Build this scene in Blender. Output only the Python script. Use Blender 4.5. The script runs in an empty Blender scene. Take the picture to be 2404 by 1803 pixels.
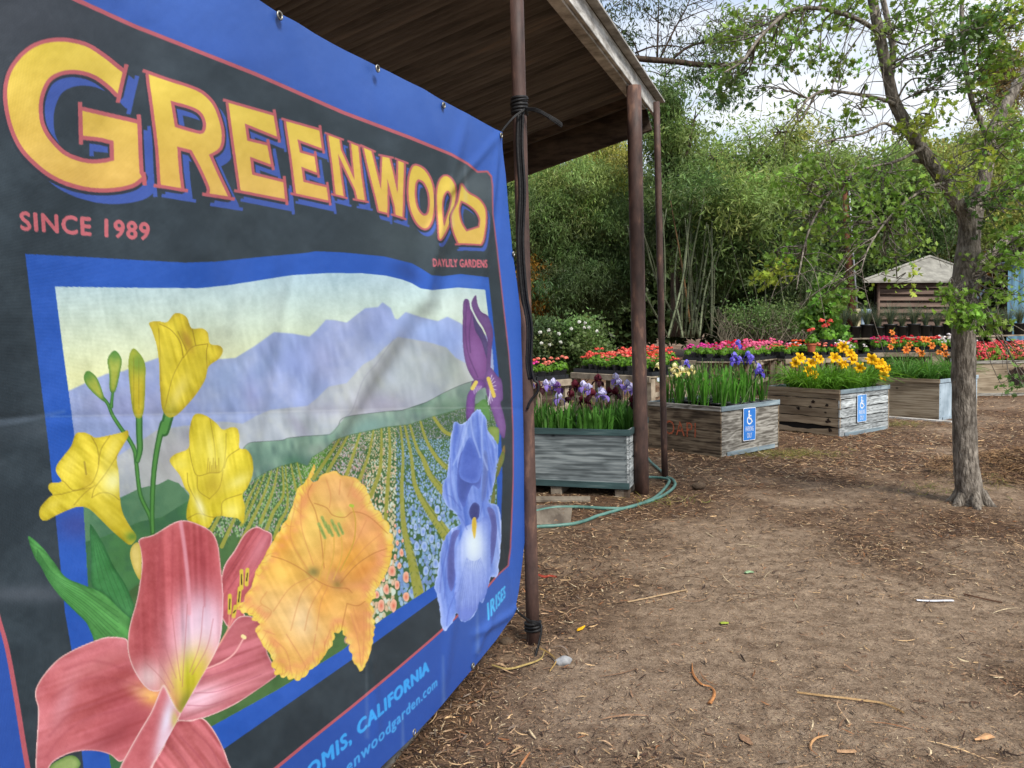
import bpy, bmesh, math, random
import numpy as np
from mathutils import Vector, Matrix
sc = bpy.context.scene
# ---------------------------------------------------------------- camera, sky, sun, exposure
FPX, CXP, CYP, CAMH = 1885., 1202., 901.5, 1.5
PITCH, ROLL = math.radians(4.13), math.radians(1.2)
fw = np.array([0, math.cos(PITCH), -math.sin(PITCH)]); _r = np.array([1., 0, 0]); _u = np.cross(_r, fw)
rt = _r*math.cos(ROLL)-_u*math.sin(ROLL); up = _u*math.cos(ROLL)+_r*math.sin(ROLL)
cam = bpy.data.cameras.new('camera'); co = bpy.data.objects.new('camera', cam); sc.collection.objects.link(co)
cam.sensor_width = 36; cam.lens = FPX/2404*36; cam.clip_start = .05; cam.clip_end = 800
co.matrix_world = Matrix(((rt[0], up[0], -fw[0], 0), (rt[1], up[1], -fw[1], 0), (rt[2], up[2], -fw[2], CAMH), (0, 0, 0, 1)))
sc.camera = co
sc.view_settings.view_transform = 'Standard'; sc.view_settings.look = 'None'; sc.view_settings.gamma = 1
sc.view_settings.use_curve_mapping = False; sc.view_settings.exposure = 1.38
SUN_EL, SUN_AZ = math.radians(46), math.radians(150)     # high thin overcast, brighter ahead and right
w = bpy.data.worlds.new('World'); sc.world = w; w.use_nodes = True; nt = w.node_tree; nt.nodes.clear()
o_ = nt.nodes.new('ShaderNodeOutputWorld'); bg = nt.nodes.new('ShaderNodeBackground'); bg2 = nt.nodes.new('ShaderNodeBackground')
sky = nt.nodes.new('ShaderNodeTexSky'); sky.sky_type = 'NISHITA'; sky.sun_disc = False; sky.sun_elevation = SUN_EL; sky.sun_rotation = SUN_AZ
bg.inputs[1].default_value = .11; nt.links.new(sky.outputs[0], bg.inputs[0])
tc = nt.nodes.new('ShaderNodeTexCoord'); mp = nt.nodes.new('ShaderNodeMapping'); mp.inputs['Scale'].default_value = (1.2, 1.2, 5.5)
nz = nt.nodes.new('ShaderNodeTexNoise'); nz.inputs['Scale'].default_value = 2.2; nz.inputs['Detail'].default_value = 6; nz.inputs['Roughness'].default_value = .55
rp = nt.nodes.new('ShaderNodeValToRGB'); rp.color_ramp.elements[0].position = .33; rp.color_ramp.elements[0].color = (.58, .58, .58, 1)
rp.color_ramp.elements[1].position = .56; rp.color_ramp.elements[1].color = (1, 1, 1, 1)
nt.links.new(tc.outputs['Generated'], mp.inputs[0]); nt.links.new(mp.outputs[0], nz.inputs[0]); nt.links.new(nz.outputs[0], rp.inputs[0])
r2 = nt.nodes.new('ShaderNodeValToRGB'); r2.color_ramp.elements[0].position = .3; r2.color_ramp.elements[0].color = (.30, .355, .44, 1)
r2.color_ramp.elements[1].position = .62; r2.color_ramp.elements[1].color = (.56, .58, .61, 1)
nt.links.new(nz.outputs[0], r2.inputs[0]); nt.links.new(r2.outputs[0], bg2.inputs[0]); bg2.inputs[1].default_value = .74
mx = nt.nodes.new('ShaderNodeMixShader'); nt.links.new(rp.outputs[0], mx.inputs[0]); nt.links.new(bg.outputs[0], mx.inputs[1])
nt.links.new(bg2.outputs[0], mx.inputs[2]); nt.links.new(mx.outputs[0], o_.inputs[0])
sl = bpy.data.lights.new('sun', 'SUN'); sl.energy = 2.0; sl.angle = math.radians(14); sl.color = (1, .95, .87)
so = bpy.data.objects.new('sun', sl); sc.collection.objects.link(so)
_sd = Vector((math.sin(SUN_AZ)*math.cos(SUN_EL), math.cos(SUN_AZ)*math.cos(SUN_EL), math.sin(SUN_EL)))
so.rotation_euler = _sd.to_track_quat('Z', 'Y').to_euler()
# ---------------------------------------------------------------- helpers
R = np.random.RandomState(11); random.seed(5)
def ray(px, py):
    d = fw+rt*((px-CXP)/FPX)-up*((py-CYP)/FPX); return d
def G(px, py, z=0.):                                   # where the line of sight meets the level z
    d = ray(px, py); return np.array([0, 0, CAMH])+d*((z-CAMH)/d[2])
def D(px, py, Y):                                      # the point at distance Y in front
    d = ray(px, py); return np.array([0, 0, CAMH])+d*(Y/d[1])
def proj(P):
    P = np.atleast_2d(P)-(0, 0, CAMH); z = P@fw
    return np.stack([CXP+FPX*(P@rt)/z, CYP-FPX*(P@up)/z], 1)
def lin(c):
    c = np.asarray(c, float)/255. if np.max(c) > 1.01 else np.asarray(c, float)
    return np.where(c <= .04045, c/12.92, ((c+.055)/1.055)**2.4)
ORG = {}
def unit(v): v = np.asarray(v, float); return v/max(np.linalg.norm(v), 1e-9)
def props(o, label=None, cat=None, group=None, kind=None):
    if label: o['label'] = label
    if cat: o['category'] = cat
    if group: o['group'] = group
    if kind: o['kind'] = kind
    return o
def thing(name, label, cat, loc=(0, 0, 0), rz=0., group=None):
    o = bpy.data.objects.new(name, None); sc.collection.objects.link(o); o.empty_display_size = .1
    o.location = tuple(float(a) for a in loc); o.rotation_euler = (0, 0, rz)
    ORG[o.name] = np.array(loc, float) if rz == 0 else np.zeros(3); return props(o, label, cat, group)
def mk(name, V, F, m, parent=None, col=None, smooth=False, local=False):
    """links vertices V and faces F (array or list of tuples) as one mesh object"""
    V = np.asarray(V, float); 
    if parent is not None:
        og = ORG[parent.name]
        if not local: V = V-og
    me = bpy.data.meshes.new(name)
    if isinstance(F, np.ndarray):
        k = F.shape[1]; tot = np.full(len(F), k, np.int32); idx = F.astype(np.int32).ravel()
    else:
        tot = np.array([len(f) for f in F], np.int32); idx = np.array([i for f in F for i in f], np.int32)
    me.vertices.add(len(V)); me.vertices.foreach_set('co', V.astype(np.float32).ravel())
    me.loops.add(len(idx)); me.loops.foreach_set('vertex_index', idx)
    st = np.zeros(len(tot), np.int32); st[1:] = np.cumsum(tot)[:-1]
    me.polygons.add(len(tot)); me.polygons.foreach_set('loop_start', st); me.polygons.foreach_set('loop_total', tot)
    me.polygons.foreach_set('use_smooth', np.full(len(tot), bool(smooth)))
    me.update(calc_edges=True)
    if col is not None:
        a = me.color_attributes.new('Col', 'FLOAT_COLOR', 'POINT'); c = np.ones((len(V), 4), np.float32); c[:, :3] = col
        a.data.foreach_set('color', c.ravel())
    me.materials.append(m)
    o = bpy.data.objects.new(name, me); sc.collection.objects.link(o)
    if parent is not None: o.parent = parent; ORG[o.name] = og
    else: ORG[o.name] = np.zeros(3)
    return o
class MB:
    def __init__(s): s.v = []; s.f = []; s.c = []; s.n = 0
    def add(s, V, F, c=None):
        V = np.asarray(V, float); s.v.append(V); s.f += [tuple(int(i)+s.n for i in f) for f in F]; s.n += len(V)
        s.c.append(np.broadcast_to(np.asarray((1, 1, 1) if c is None else c, float), (len(V), 3))); return s
    def box(s, p, size, X=(1, 0, 0), Y=(0, 1, 0), Zv=(0, 0, 1), c=None, bev=.0):
        """box with its low corner at p, sides along X, Y, Z"""
        X, Y, Zv = np.array(X, float), np.array(Y, float), np.array(Zv, float); p = np.array(p, float); a, b, h = size
        if bev <= 0:
            V = [p+X*a*i+Y*b*j+Zv*h*k for i in (0, 1) for j in (0, 1) for k in (0, 1)]
            F = [(0, 1, 3, 2), (4, 6, 7, 5), (0, 4, 5, 1), (2, 3, 7, 6), (0, 2, 6, 4), (1, 5, 7, 3)]
            return s.add(V, F, c)
        e = min(bev, a*.45, b*.45, h*.45); V = []; ix = {}
        for i in (0, 1):
            for j in (0, 1):
                for k in (0, 1):
                    for ax in range(3):
                        q = [a*i, b*j, h*k]
                        for o in range(3):
                            if o != ax: q[o] += e*(1-2*(i, j, k)[o])
                        ix[i, j, k, ax] = len(V); V.append(p+X*q[0]+Y*q[1]+Zv*q[2])
        F = []
        for ax in range(3):
            o1, o2 = [o for o in range(3) if o != ax]
            for sgn in (0, 1):
                q = []
                for (u, v) in ((0, 0), (1, 0), (1, 1), (0, 1)):
                    t = [0, 0, 0]; t[ax] = sgn; t[o1] = u; t[o2] = v; q.append(ix[t[0], t[1], t[2], ax])
                F.append(tuple(q))
            for u in (0, 1):
                for v in (0, 1):
                    t0 = [0, 0, 0]; t1 = [0, 0, 0]; t0[ax] = 0; t1[ax] = 1; t0[o1] = t1[o1] = u; t0[o2] = t1[o2] = v
                    F.append((ix[(*t0, o1)], ix[(*t1, o1)], ix[(*t1, o2)], ix[(*t0, o2)]))
        for i in (0, 1):
            for j in (0, 1):
                for k in (0, 1): F.append((ix[i, j, k, 0], ix[i, j, k, 1], ix[i, j, k, 2]))
        return s.add(V, F, c)
    def tube(s, pts, r, n=8, c=None, cap=True, wob=0.):
        P = np.array(pts, float); m = len(P); r = np.broadcast_to(np.asarray(r, float), (m,)) if np.ndim(r) == 0 else np.interp(np.linspace(0, 1, m), np.linspace(0, 1, len(r)), r)
        T = np.gradient(P, axis=0); T /= np.maximum(np.linalg.norm(T, axis=1), 1e-9)[:, None]
        a = np.cross(T[0], (0, 0, 1)) if abs(T[0][2]) < .9 else np.cross(T[0], (0, 1, 0)); a = unit(a); V = []
        for i in range(m):
            a = unit(a-T[i]*(a@T[i])); b = np.cross(T[i], a)
            for k in range(n):
                t = 2*math.pi*k/n; rr = r[i]*(1+wob*(R.rand()-.5)); V.append(P[i]+(a*math.cos(t)+b*math.sin(t))*rr)
        F = [(i*n+k, i*n+(k+1) % n, (i+1)*n+(k+1) % n, (i+1)*n+k) for i in range(m-1) for k in range(n)]
        if cap: F += [tuple(range(n-1, -1, -1)), tuple((m-1)*n+k for k in range(n))]
        return s.add(V, F, c)
    def grid(s, P, c=None):                              # P[i][j] -> sheet
        P = np.array(P, float); a, b = P.shape[:2]
        F = [(i*b+j, (i+1)*b+j, (i+1)*b+j+1, i*b+j+1) for i in range(a-1) for j in range(b-1)]
        return s.add(P.reshape(-1, 3), F, None if c is None else (np.asarray(c).reshape(-1, 3) if np.ndim(c) > 1 else c))
    def build(s, name, m, parent=None, smooth=False, local=False):
        return mk(name, np.concatenate(s.v), s.f, m, parent, np.concatenate(s.c), smooth, local)
def curve(pts, n=8):
    p = np.array(pts, float); q = np.vstack([2*p[0]-p[1], p, 2*p[-1]-p[-2]]); out = []
    for i in range(1, len(q)-2):
        a, b, c, d = q[i-1:i+3]
        for k in range(n):
            t = k/n; out.append(.5*((2*b)+(-a+c)*t+(2*a-5*b+4*c-d)*t*t+(-a+3*b-3*c+d)*t**3))
    out.append(p[-1]); return np.array(out)
def copytree(o, loc, rz=0., sc_=1., label=None, group=None):
    r = o.copy(); sc.collection.objects.link(r); r.location = tuple(float(a) for a in loc); r.rotation_euler = (0, 0, rz); r.scale = (sc_,)*3
    if label: r['label'] = label
    if group: r['group'] = group
    for ch in o.children:
        c = ch.copy(); sc.collection.objects.link(c); c.parent = r
        for g in ch.children: d = g.copy(); sc.collection.objects.link(d); d.parent = c
    return r
def text_polys(s, bold=.0):
    """triangles of a text in a unit box, cap height = 1"""
    cu = bpy.data.curves.new('text', 'FONT'); cu.body = s; cu.offset = bold; cu.resolution_u = 3; cu.space_character = 1.12
    o = bpy.data.objects.new('text', cu); sc.collection.objects.link(o); dg = bpy.context.evaluated_depsgraph_get()
    me = bpy.data.meshes.new_from_object(o.evaluated_get(dg)); bpy.data.objects.remove(o); bpy.data.curves.remove(cu)
    V = np.array([v.co[:2] for v in me.vertices]); F = [tuple(p.vertices) for p in me.polygons]
    lo, hi = V.min(0), V.max(0); V = (V-lo)/(hi-lo); bpy.data.meshes.remove(me); return V, F
# ---------------------------------------------------------------- materials
def M(name, base, dark=None, scale=6., stretch=(1, 1, 1), rough=.8, bump=.25, bscale=None, detail=6., metal=0., col=False, trans=0., light=None, spec=.3, bdist=.01, lo=.35, hi=.65, sheen=0.):
    m = bpy.data.materials.new(name); m.use_nodes = True; n = m.node_tree; b = n.nodes['Principled BSDF']; out = n.nodes['Material Output']
    b.inputs['Roughness'].default_value = rough; b.inputs['Metallic'].default_value = metal; b.inputs['Specular IOR Level'].default_value = spec
    base = lin(base); dark = base*.55 if dark is None else lin(dark)
    t = n.nodes.new('ShaderNodeTexCoord'); mp = n.nodes.new('ShaderNodeMapping'); mp.inputs['Scale'].default_value = stretch
    n.links.new(t.outputs['Object'], mp.inputs[0])
    z = n.nodes.new('ShaderNodeTexNoise'); z.inputs['Scale'].default_value = scale; z.inputs['Detail'].default_value = detail; z.inputs['Roughness'].default_value = .62
    n.links.new(mp.outputs[0], z.inputs[0])
    rp = n.nodes.new('ShaderNodeValToRGB'); e = rp.color_ramp.elements
    e[0].position = lo; e[0].color = (*dark, 1); e[1].position = hi; e[1].color = (*base, 1)
    if light is not None: x = e.new(min(hi+.12, .98)); x.color = (*lin(light), 1)
    n.links.new(z.outputs[0], rp.inputs[0]); cout = rp.outputs[0]
    if col:
        a = n.nodes.new('ShaderNodeAttribute'); a.attribute_name = 'Col'; mu = n.nodes.new('ShaderNodeMix'); mu.data_type = 'RGBA'; mu.blend_type = 'MULTIPLY'
        mu.inputs[0].default_value = 1; n.links.new(cout, mu.inputs[6]); n.links.new(a.outputs[0], mu.inputs[7]); cout = mu.outputs[2]
    n.links.new(cout, b.inputs['Base Color'])
    if bump:
        z2 = n.nodes.new('ShaderNodeTexNoise'); z2.inputs['Scale'].default_value = bscale or scale*4; z2.inputs['Detail'].default_value = 5
        n.links.new(mp.outputs[0], z2.inputs[0]); bp = n.nodes.new('ShaderNodeBump'); bp.inputs['Strength'].default_value = bump; bp.inputs['Distance'].default_value = bdist
        n.links.new(z2.outputs[0], bp.inputs['Height']); n.links.new(bp.outputs[0], b.inputs['Normal'])
    if trans:
        tr_ = n.nodes.new('ShaderNodeBsdfTranslucent'); n.links.new(cout, tr_.inputs[0]); ms = n.nodes.new('ShaderNodeMixShader'); ms.inputs[0].default_value = trans
        n.links.new(b.outputs[0], ms.inputs[1]); n.links.new(tr_.outputs[0], ms.inputs[2]); n.links.new(ms.outputs[0], out.inputs[0])
    return m
W1 = (1., 1., 1.)
m_leaf = M('leaf', (1., 1., 1.), (.78, .8, .7), 9, rough=.5, bump=0, col=True, trans=.45, spec=.35)
m_petal = M('petal', (1., 1., 1.), (.9, .9, .9), 30, rough=.6, bump=0, col=True, trans=.3, spec=.2)
m_bark = M('bark', (138, 130, 120), (84, 77, 69), 34, (1, 1, .28), .9, 1., 60, bdist=.03, light=(166, 158, 148), lo=.4, hi=.6)
m_bark2 = M('dark_bark', (84, 70, 58), (40, 34, 28), 14, (1, 1, .25), .9, .6, 30, bdist=.02)
m_cane = M('cane', (150, 152, 128), (88, 92, 70), 5, (1, 1, .3), .6, .1, col=True)
m_pot = M('black_plastic', (30, 31, 34), (20, 21, 23), 8, rough=.42, bump=.05, spec=.45)
m_tray = M('tray_plastic', (38, 40, 44), (24, 25, 27), 8, rough=.5, bump=.05)
m_soil = M('soil', (52, 40, 32), (24, 18, 15), 40, rough=.95, bump=.8)
m_pipe = M('rusty_pipe', (80, 60, 54), (46, 36, 34), 13, (1, 1, .35), .62, .35, 90, spec=.35, light=(116, 88, 74), bdist=.004, lo=.3, hi=.56)
m_rub = M('black_rubber', (26, 26, 28), (14, 14, 15), 20, rough=.55, bump=.2)
m_steel = M('zinc', (170, 168, 160), (110, 108, 100), 30, rough=.4, metal=.8, bump=.1)
m_term = M('terracotta', (168, 92, 62), (130, 66, 44), 14, rough=.85)
def wood(name, base, dark, light=None, sc_=5., st=(.12, 1, 1), bump=.6, lo=.38, hi=.62): return M(name, base, dark, sc_, st, .88, bump, sc_*5, light=light, lo=lo, hi=hi, bdist=.006, detail=9, col=True)
def plywood(name, base, dark, light=None, knots=True, dist=2.2, wsc=5.):
    """weathered ply face: raised figured grain with a few dark knots"""
    m = bpy.data.materials.new(name); m.use_nodes = True; n = m.node_tree; b = n.nodes['Principled BSDF']; b.inputs['Roughness'].default_value = .85; b.inputs['Specular IOR Level'].default_value = .2
    L = n.links.new; t = n.nodes.new('ShaderNodeTexCoord'); mp = n.nodes.new('ShaderNodeMapping'); mp.inputs['Scale'].default_value = (.35, 1, 1.6); L(t.outputs['Object'], mp.inputs[0])
    nn = n.nodes.new('ShaderNodeTexNoise'); nn.inputs['Scale'].default_value = 3.2; nn.inputs['Detail'].default_value = 4; L(mp.outputs[0], nn.inputs[0])
    mul = n.nodes.new('ShaderNodeMath'); mul.operation = 'MULTIPLY'; mul.inputs[1].default_value = dist*34; L(nn.outputs[0], mul.inputs[0])
    sn = n.nodes.new('ShaderNodeMath'); sn.operation = 'SINE'; L(mul.outputs[0], sn.inputs[0])
    fn = n.nodes.new('ShaderNodeTexNoise'); fn.inputs['Scale'].default_value = 30; fn.inputs['Detail'].default_value = 8; mp2 = n.nodes.new('ShaderNodeMapping'); mp2.inputs['Scale'].default_value = (.07, 1, 1.6)
    L(t.outputs['Object'], mp2.inputs[0]); L(mp2.outputs[0], fn.inputs[0])
    ad = n.nodes.new('ShaderNodeMath'); ad.operation = 'MULTIPLY_ADD'; ad.inputs[1].default_value = .10; L(sn.outputs[0], ad.inputs[0]); L(fn.outputs[0], ad.inputs[2])
    rp = n.nodes.new('ShaderNodeValToRGB'); e = rp.color_ramp.elements; e[0].position = .34; e[0].color = (*lin(dark), 1); e[1].position = .54; e[1].color = (*lin(base), 1)
    if light is not None: x = e.new(.68); x.color = (*lin(light), 1)
    L(ad.outputs[0], rp.inputs[0]); cout = rp.outputs[0]
    if knots:
        v = n.nodes.new('ShaderNodeTexVoronoi'); v.inputs['Scale'].default_value = 4.2; mk_ = n.nodes.new('ShaderNodeMapping'); mk_.inputs['Scale'].default_value = (1, 1, 1.5); L(t.outputs['Object'], mk_.inputs[0]); L(mk_.outputs[0], v.inputs[0])
        kr = n.nodes.new('ShaderNodeValToRGB'); kr.color_ramp.elements[0].position = .05; kr.color_ramp.elements[0].color = (0.06, .06, .06, 1); kr.color_ramp.elements[1].position = .13; kr.color_ramp.elements[1].color = (1, 1, 1, 1)
        L(v.outputs['Distance'], kr.inputs[0]); mu = n.nodes.new('ShaderNodeMix'); mu.data_type = 'RGBA'; mu.blend_type = 'MULTIPLY'; mu.inputs[0].default_value = .85; L(cout, mu.inputs[6]); L(kr.outputs[0], mu.inputs[7]); cout = mu.outputs[2]
    ca = n.nodes.new('ShaderNodeAttribute'); ca.attribute_name = 'Col'; mc_ = n.nodes.new('ShaderNodeMix'); mc_.data_type = 'RGBA'; mc_.blend_type = 'MULTIPLY'; mc_.inputs[0].default_value = 1; L(cout, mc_.inputs[6]); L(ca.outputs[0], mc_.inputs[7]); cout = mc_.outputs[2]
    L(cout, b.inputs['Base Color']); bp = n.nodes.new('ShaderNodeBump'); bp.inputs['Strength'].default_value = .6; bp.inputs['Distance'].default_value = .006
    L(ad.outputs[0], bp.inputs['Height']); L(bp.outputs[0], b.inputs['Normal']); return m
BSAT, BALB = .93, .85
# ---------------------------------------------------------------- printed artwork of the banner (numpy painter)
AX0, AY0, AX1, AY1 = -170, -440, 1262, 2260          # extent of the artwork's own coordinates
def _box(a, r, ax):
    r = int(r)
    if r < 1: return a
    p = np.concatenate([np.repeat(a.take([0], ax), r+1, ax), a, np.repeat(a.take([-1], ax), r, ax)], ax)
    c = np.cumsum(p, ax); n = a.shape[ax]
    return (c.take(range(2*r+1, 2*r+1+n), ax) - c.take(range(0, n), ax)) / (2*r+1)
def blur(a, r):
    for _ in range(2):
        a = _box(_box(a, r, 0), r, 1)
    return a
class Z:                                              # tracing windows: (x0, y0, scale)
    pass
def tr(x0, y0, s): return lambda *p: [(x0+a*s, y0+b*s) for a, b in p]
z1 = tr(0, 60, .27125); z2 = tr(480, 160, .3255); z3 = tr(0, 460, .36166); z4 = tr(0, 960, .28933)
z5 = tr(0, 1323, .28933); z6 = tr(480, 1060, .25316); z7 = tr(960, 640, .28933); z8 = tr(900, 1060, .26525)
z9 = tr(480, 1400, .34358); z10 = tr(500, 640, .27125)
def smooth(p, n=5):
    p = np.array(p, float); m = len(p); out = []
    for i in range(m):
        a, b, c, d = p[i-1], p[i], p[(i+1) % m], p[(i+2) % m]
        for k in range(n):
            t = k/n
            out.append(.5*((2*b)+(-a+c)*t+(2*a-5*b+4*c-d)*t*t+(-a+3*b-3*c+d)*t**3))
    return np.array(out)
def csmooth(p, corners, n=4):
    p = [tuple(q) for q in p]; m = len(p); cs = sorted(corners); out = []
    for a, b in zip(cs, cs[1:]+[cs[0]+m]):
        seg = [p[i % m] for i in range(a, b+1)]
        out += [tuple(q) for q in (spath(seg, n) if len(seg) > 2 else np.array(seg))][:-1]
    return np.array(out)
def spath(p, n=6):
    p = np.array(p, float); q = np.vstack([2*p[0]-p[1], p, 2*p[-1]-p[-2]]); out = []
    for i in range(1, len(q)-2):
        a, b, c, d = q[i-1:i+3]
        for k in range(n):
            t = k/n; out.append(.5*((2*b)+(-a+c)*t+(2*a-5*b+4*c-d)*t*t+(-a+3*b-3*c+d)*t**3))
    out.append(p[-1]); return np.array(out)
def paint_banner(text_tris):
    rs = np.random.RandomState(7)
    W, H = AX1-AX0, AY1-AY0
    C = np.zeros((H, W, 3)); C[:] = (34, 76, 166)
    def noise(w, h, cell, cy=None):
        cy = cy or cell
        g = rs.rand(int(h/cy)+3, int(w/cell)+3)
        y = np.arange(h)/cy; x = np.arange(w)/cell
        yi = y.astype(int); xi = x.astype(int); fy = y-yi; fx = x-xi
        fy = (fy*fy*(3-2*fy))[:, None]; fx = (fx*fx*(3-2*fx))[None]
        a = g[yi][:, xi]; b = g[yi][:, xi+1]; c = g[yi+1][:, xi]; d = g[yi+1][:, xi+1]
        return (a*(1-fx)+b*fx)*(1-fy)+(c*(1-fx)+d*fx)*fy-.5
    NZ = noise(W, H, 90)*.5+noise(W, H, 34)*.3+noise(W, H, 12)*.2
    NF = noise(W, H, 3.2)*.6+noise(W, H, 7)*.4
    def win(pts, pad):
        p = np.asarray(pts); x0 = max(int(p[:, 0].min()-AX0-pad), 0); x1 = min(int(p[:, 0].max()-AX0+pad)+2, W)
        y0 = max(int(p[:, 1].min()-AY0-pad), 0); y1 = min(int(p[:, 1].max()-AY0+pad)+2, H)
        return x0, y0, max(x1, x0+1), max(y1, y0+1)
    def raster(polys, w, ss=2):
        x0, y0, x1, y1 = w; nx = (x1-x0)*ss; ny = (y1-y0)*ss
        acc = np.zeros((ny, nx+1), np.int32)
        for pts in polys:
            p = (np.asarray(pts, float)-(AX0+x0, AY0+y0))*ss
            q = np.roll(p, -1, 0)
            for (ax, ay), (bx, by) in zip(p, q):
                if ay == by: continue
                if ay > by: ax, ay, bx, by = bx, by, ax, ay
                r0 = max(int(math.ceil(ay-.5)), 0); r1 = min(int(math.ceil(by-.5)), ny)
                if r1 <= r0: continue
                rr = np.arange(r0, r1); xx = ax+(rr+.5-ay)*(bx-ax)/(by-ay)
                cc = np.clip(np.ceil(xx-.5).astype(int), 0, nx)
                np.add.at(acc, (rr, cc), 1)
        m = (np.cumsum(acc, 1)[:, :nx] % 2).astype(float)
        return m.reshape(y1-y0, ss, x1-x0, ss).mean((1, 3))
    def blend(w, m, col):
        x0, y0, x1, y1 = w; s = C[y0:y1, x0:x1]
        s += (np.asarray(col, float)-s)*m[..., None]
    def poly(pts, col, holes=(), soft=0, n=0, rough=0):
        pts = smooth(pts) if n else np.array(pts, float)
        if rough: pts = pts+rs.normal(0, rough, pts.shape)
        w = win(pts, 3+soft*2); m = raster([pts]+list(holes), w)
        if soft: m = blur(m, soft)
        blend(w, m, col); return w, m
    def petal(pts, col, edge=None, r=14, rim=None, rimw=2, sm=1, rough=0, mott=14, amt=1.):
        pts = smooth(pts) if sm else np.array(pts, float)
        if rough: pts = pts+rs.normal(0, rough, pts.shape)
        w = win(pts, 8); m = raster([pts], w); x0, y0, x1, y1 = w
        col = np.asarray(col, float); b = np.clip((blur(m, r)-.45)*2, 0, 1)*m
        edge = col if edge is None else np.asarray(edge, float)
        c = edge+(col-edge)*(b*amt+(1-amt))[..., None]+NZ[y0:y1, x0:x1, None]*mott*2+NF[y0:y1, x0:x1, None]*mott*.5
        blend(w, m, c)
        if rim is not None:
            e = np.clip((m-blur(m, rimw))*3.2, 0, 1)*m
            blend(w, e, rim)
        return w, m
    def glow(clip, x, y, rx, ry, ang, col, al):
        w, m = clip; x0, y0, x1, y1 = w
        yy, xx = np.mgrid[y0:y1, x0:x1]; dx = xx+AX0-x; dy = yy+AY0-y
        c, s = math.cos(math.radians(ang)), math.sin(math.radians(ang))
        d = ((dx*c+dy*s)/rx)**2+((-dx*s+dy*c)/ry)**2
        blend(w, m*al*np.exp(-d), col)
    TILE = rs.rand(256, 256)
    def streak(clip, ang, ln, wd, amp, al=1.):
        w, m = clip; x0, y0, x1, y1 = w
        yy, xx = np.mgrid[y0:y1, x0:x1]; c, s = math.cos(math.radians(ang)), math.sin(math.radians(ang))
        u = (xx*c+yy*s)/ln+1000; v = (-xx*s+yy*c)/wd+1000; ui = u.astype(int); vi = v.astype(int); fu = u-ui; fv = v-vi
        fu = fu*fu*(3-2*fu); fv = fv*fv*(3-2*fv); q = lambda a, b: TILE[(vi+a) % 256, (ui+b) % 256]
        t = (q(0, 0)*(1-fu)+q(0, 1)*fu)*(1-fv)+(q(1, 0)*(1-fu)+q(1, 1)*fu)*fv-.5
        C[y0:y1, x0:x1] += (t*m*2)[..., None]*np.asarray(amp, float)*al
    def stroke(pts, wd, col, al=1., clip=None, soft=1., sm=1):
        p = spath(pts) if sm and len(pts) > 2 else np.array(pts, float)
        ws = np.interp(np.linspace(0, 1, len(p)), np.linspace(0, 1, len(np.atleast_1d(wd))), np.atleast_1d(wd))
        w = win(p, ws.max()+soft+2); x0, y0, x1, y1 = w
        M = np.zeros((y1-y0, x1-x0))
        for i in range(len(p)-1):
            a, b = p[i], p[i+1]; r = max(ws[i], ws[i+1])/2+soft+1
            u0 = max(int(min(a[0], b[0])-r-AX0), x0); u1 = min(int(max(a[0], b[0])+r-AX0)+2, x1)
            v0 = max(int(min(a[1], b[1])-r-AY0), y0); v1 = min(int(max(a[1], b[1])+r-AY0)+2, y1)
            if u1 <= u0 or v1 <= v0: continue
            yy, xx = np.mgrid[v0:v1, u0:u1]; px = xx+AX0-a[0]; py = yy+AY0-a[1]
            d = b-a; L = max(d@d, 1e-6); t = np.clip((px*d[0]+py*d[1])/L, 0, 1)
            dist = np.hypot(px-t*d[0], py-t*d[1]); ww = (ws[i]*(1-t)+ws[i+1]*t)/2
            mm = np.clip((ww-dist)/soft+.5, 0, 1)
            s = M[v0-y0:v1-y0, u0-x0:u1-x0]; np.maximum(s, mm, out=s)
        if clip is not None:
            cw, cm = clip; full = np.zeros((H, W)); full[cw[1]:cw[3], cw[0]:cw[2]] = cm
            M = M*full[y0:y1, x0:x1]
        blend(w, M*al, col)
    def text(key, q, col, al=1., fat=0.):
        (X0, Y0), (X1, Y1), (X2, Y2), (X3, Y3) = q      # top left, top right, bottom right, bottom left
        A = []; B = []
        for (u, v), (x, y) in zip([(0, 1), (1, 1), (1, 0), (0, 0)], q):
            A.append([u, v, 1, 0, 0, 0, -u*x, -v*x]); B.append(x)
            A.append([0, 0, 0, u, v, 1, -u*y, -v*y]); B.append(y)
        h = np.linalg.solve(np.array(A, float), np.array(B, float))
        polys = []
        for t in text_tris[key]:
            t = np.array(t); d = h[6]*t[:, 0]+h[7]*t[:, 1]+1
            polys.append(np.stack([(h[0]*t[:, 0]+h[1]*t[:, 1]+h[2])/d, (h[3]*t[:, 0]+h[4]*t[:, 1]+h[5])/d], 1))
        al_ = np.vstack(polys); w = win(al_, 3); m = np.zeros((w[3]-w[1], w[2]-w[0]))
        for p in polys:
            pw = win(p, 2); mm = raster([p], pw, 3)
            s = m[pw[1]-w[1]:pw[3]-w[1], pw[0]-w[0]:pw[2]-w[0]]; s += mm[:s.shape[0], :s.shape[1]]
        m = np.clip(m, 0, 1)
        if fat: m = blur(dil(m, fat), 0)
        blend(w, m*al, col)
    full = ((0, 0, W, H), np.ones((H, W)))
    # blue cloth with a lighter top and right
    for g in [(900, 120, 520, 170, 28, (60, 104, 192), .8), (1190, 900, 90, 700, 0, (52, 104, 206), .7),
              (1150, 1430, 120, 60, -40, (66, 100, 176), .5), (900, 1650, 240, 60, -42, (40, 84, 176), .5),
              (300, -60, 420, 120, 28, (58, 100, 188), .7)]:
        glow(full, *g)
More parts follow.
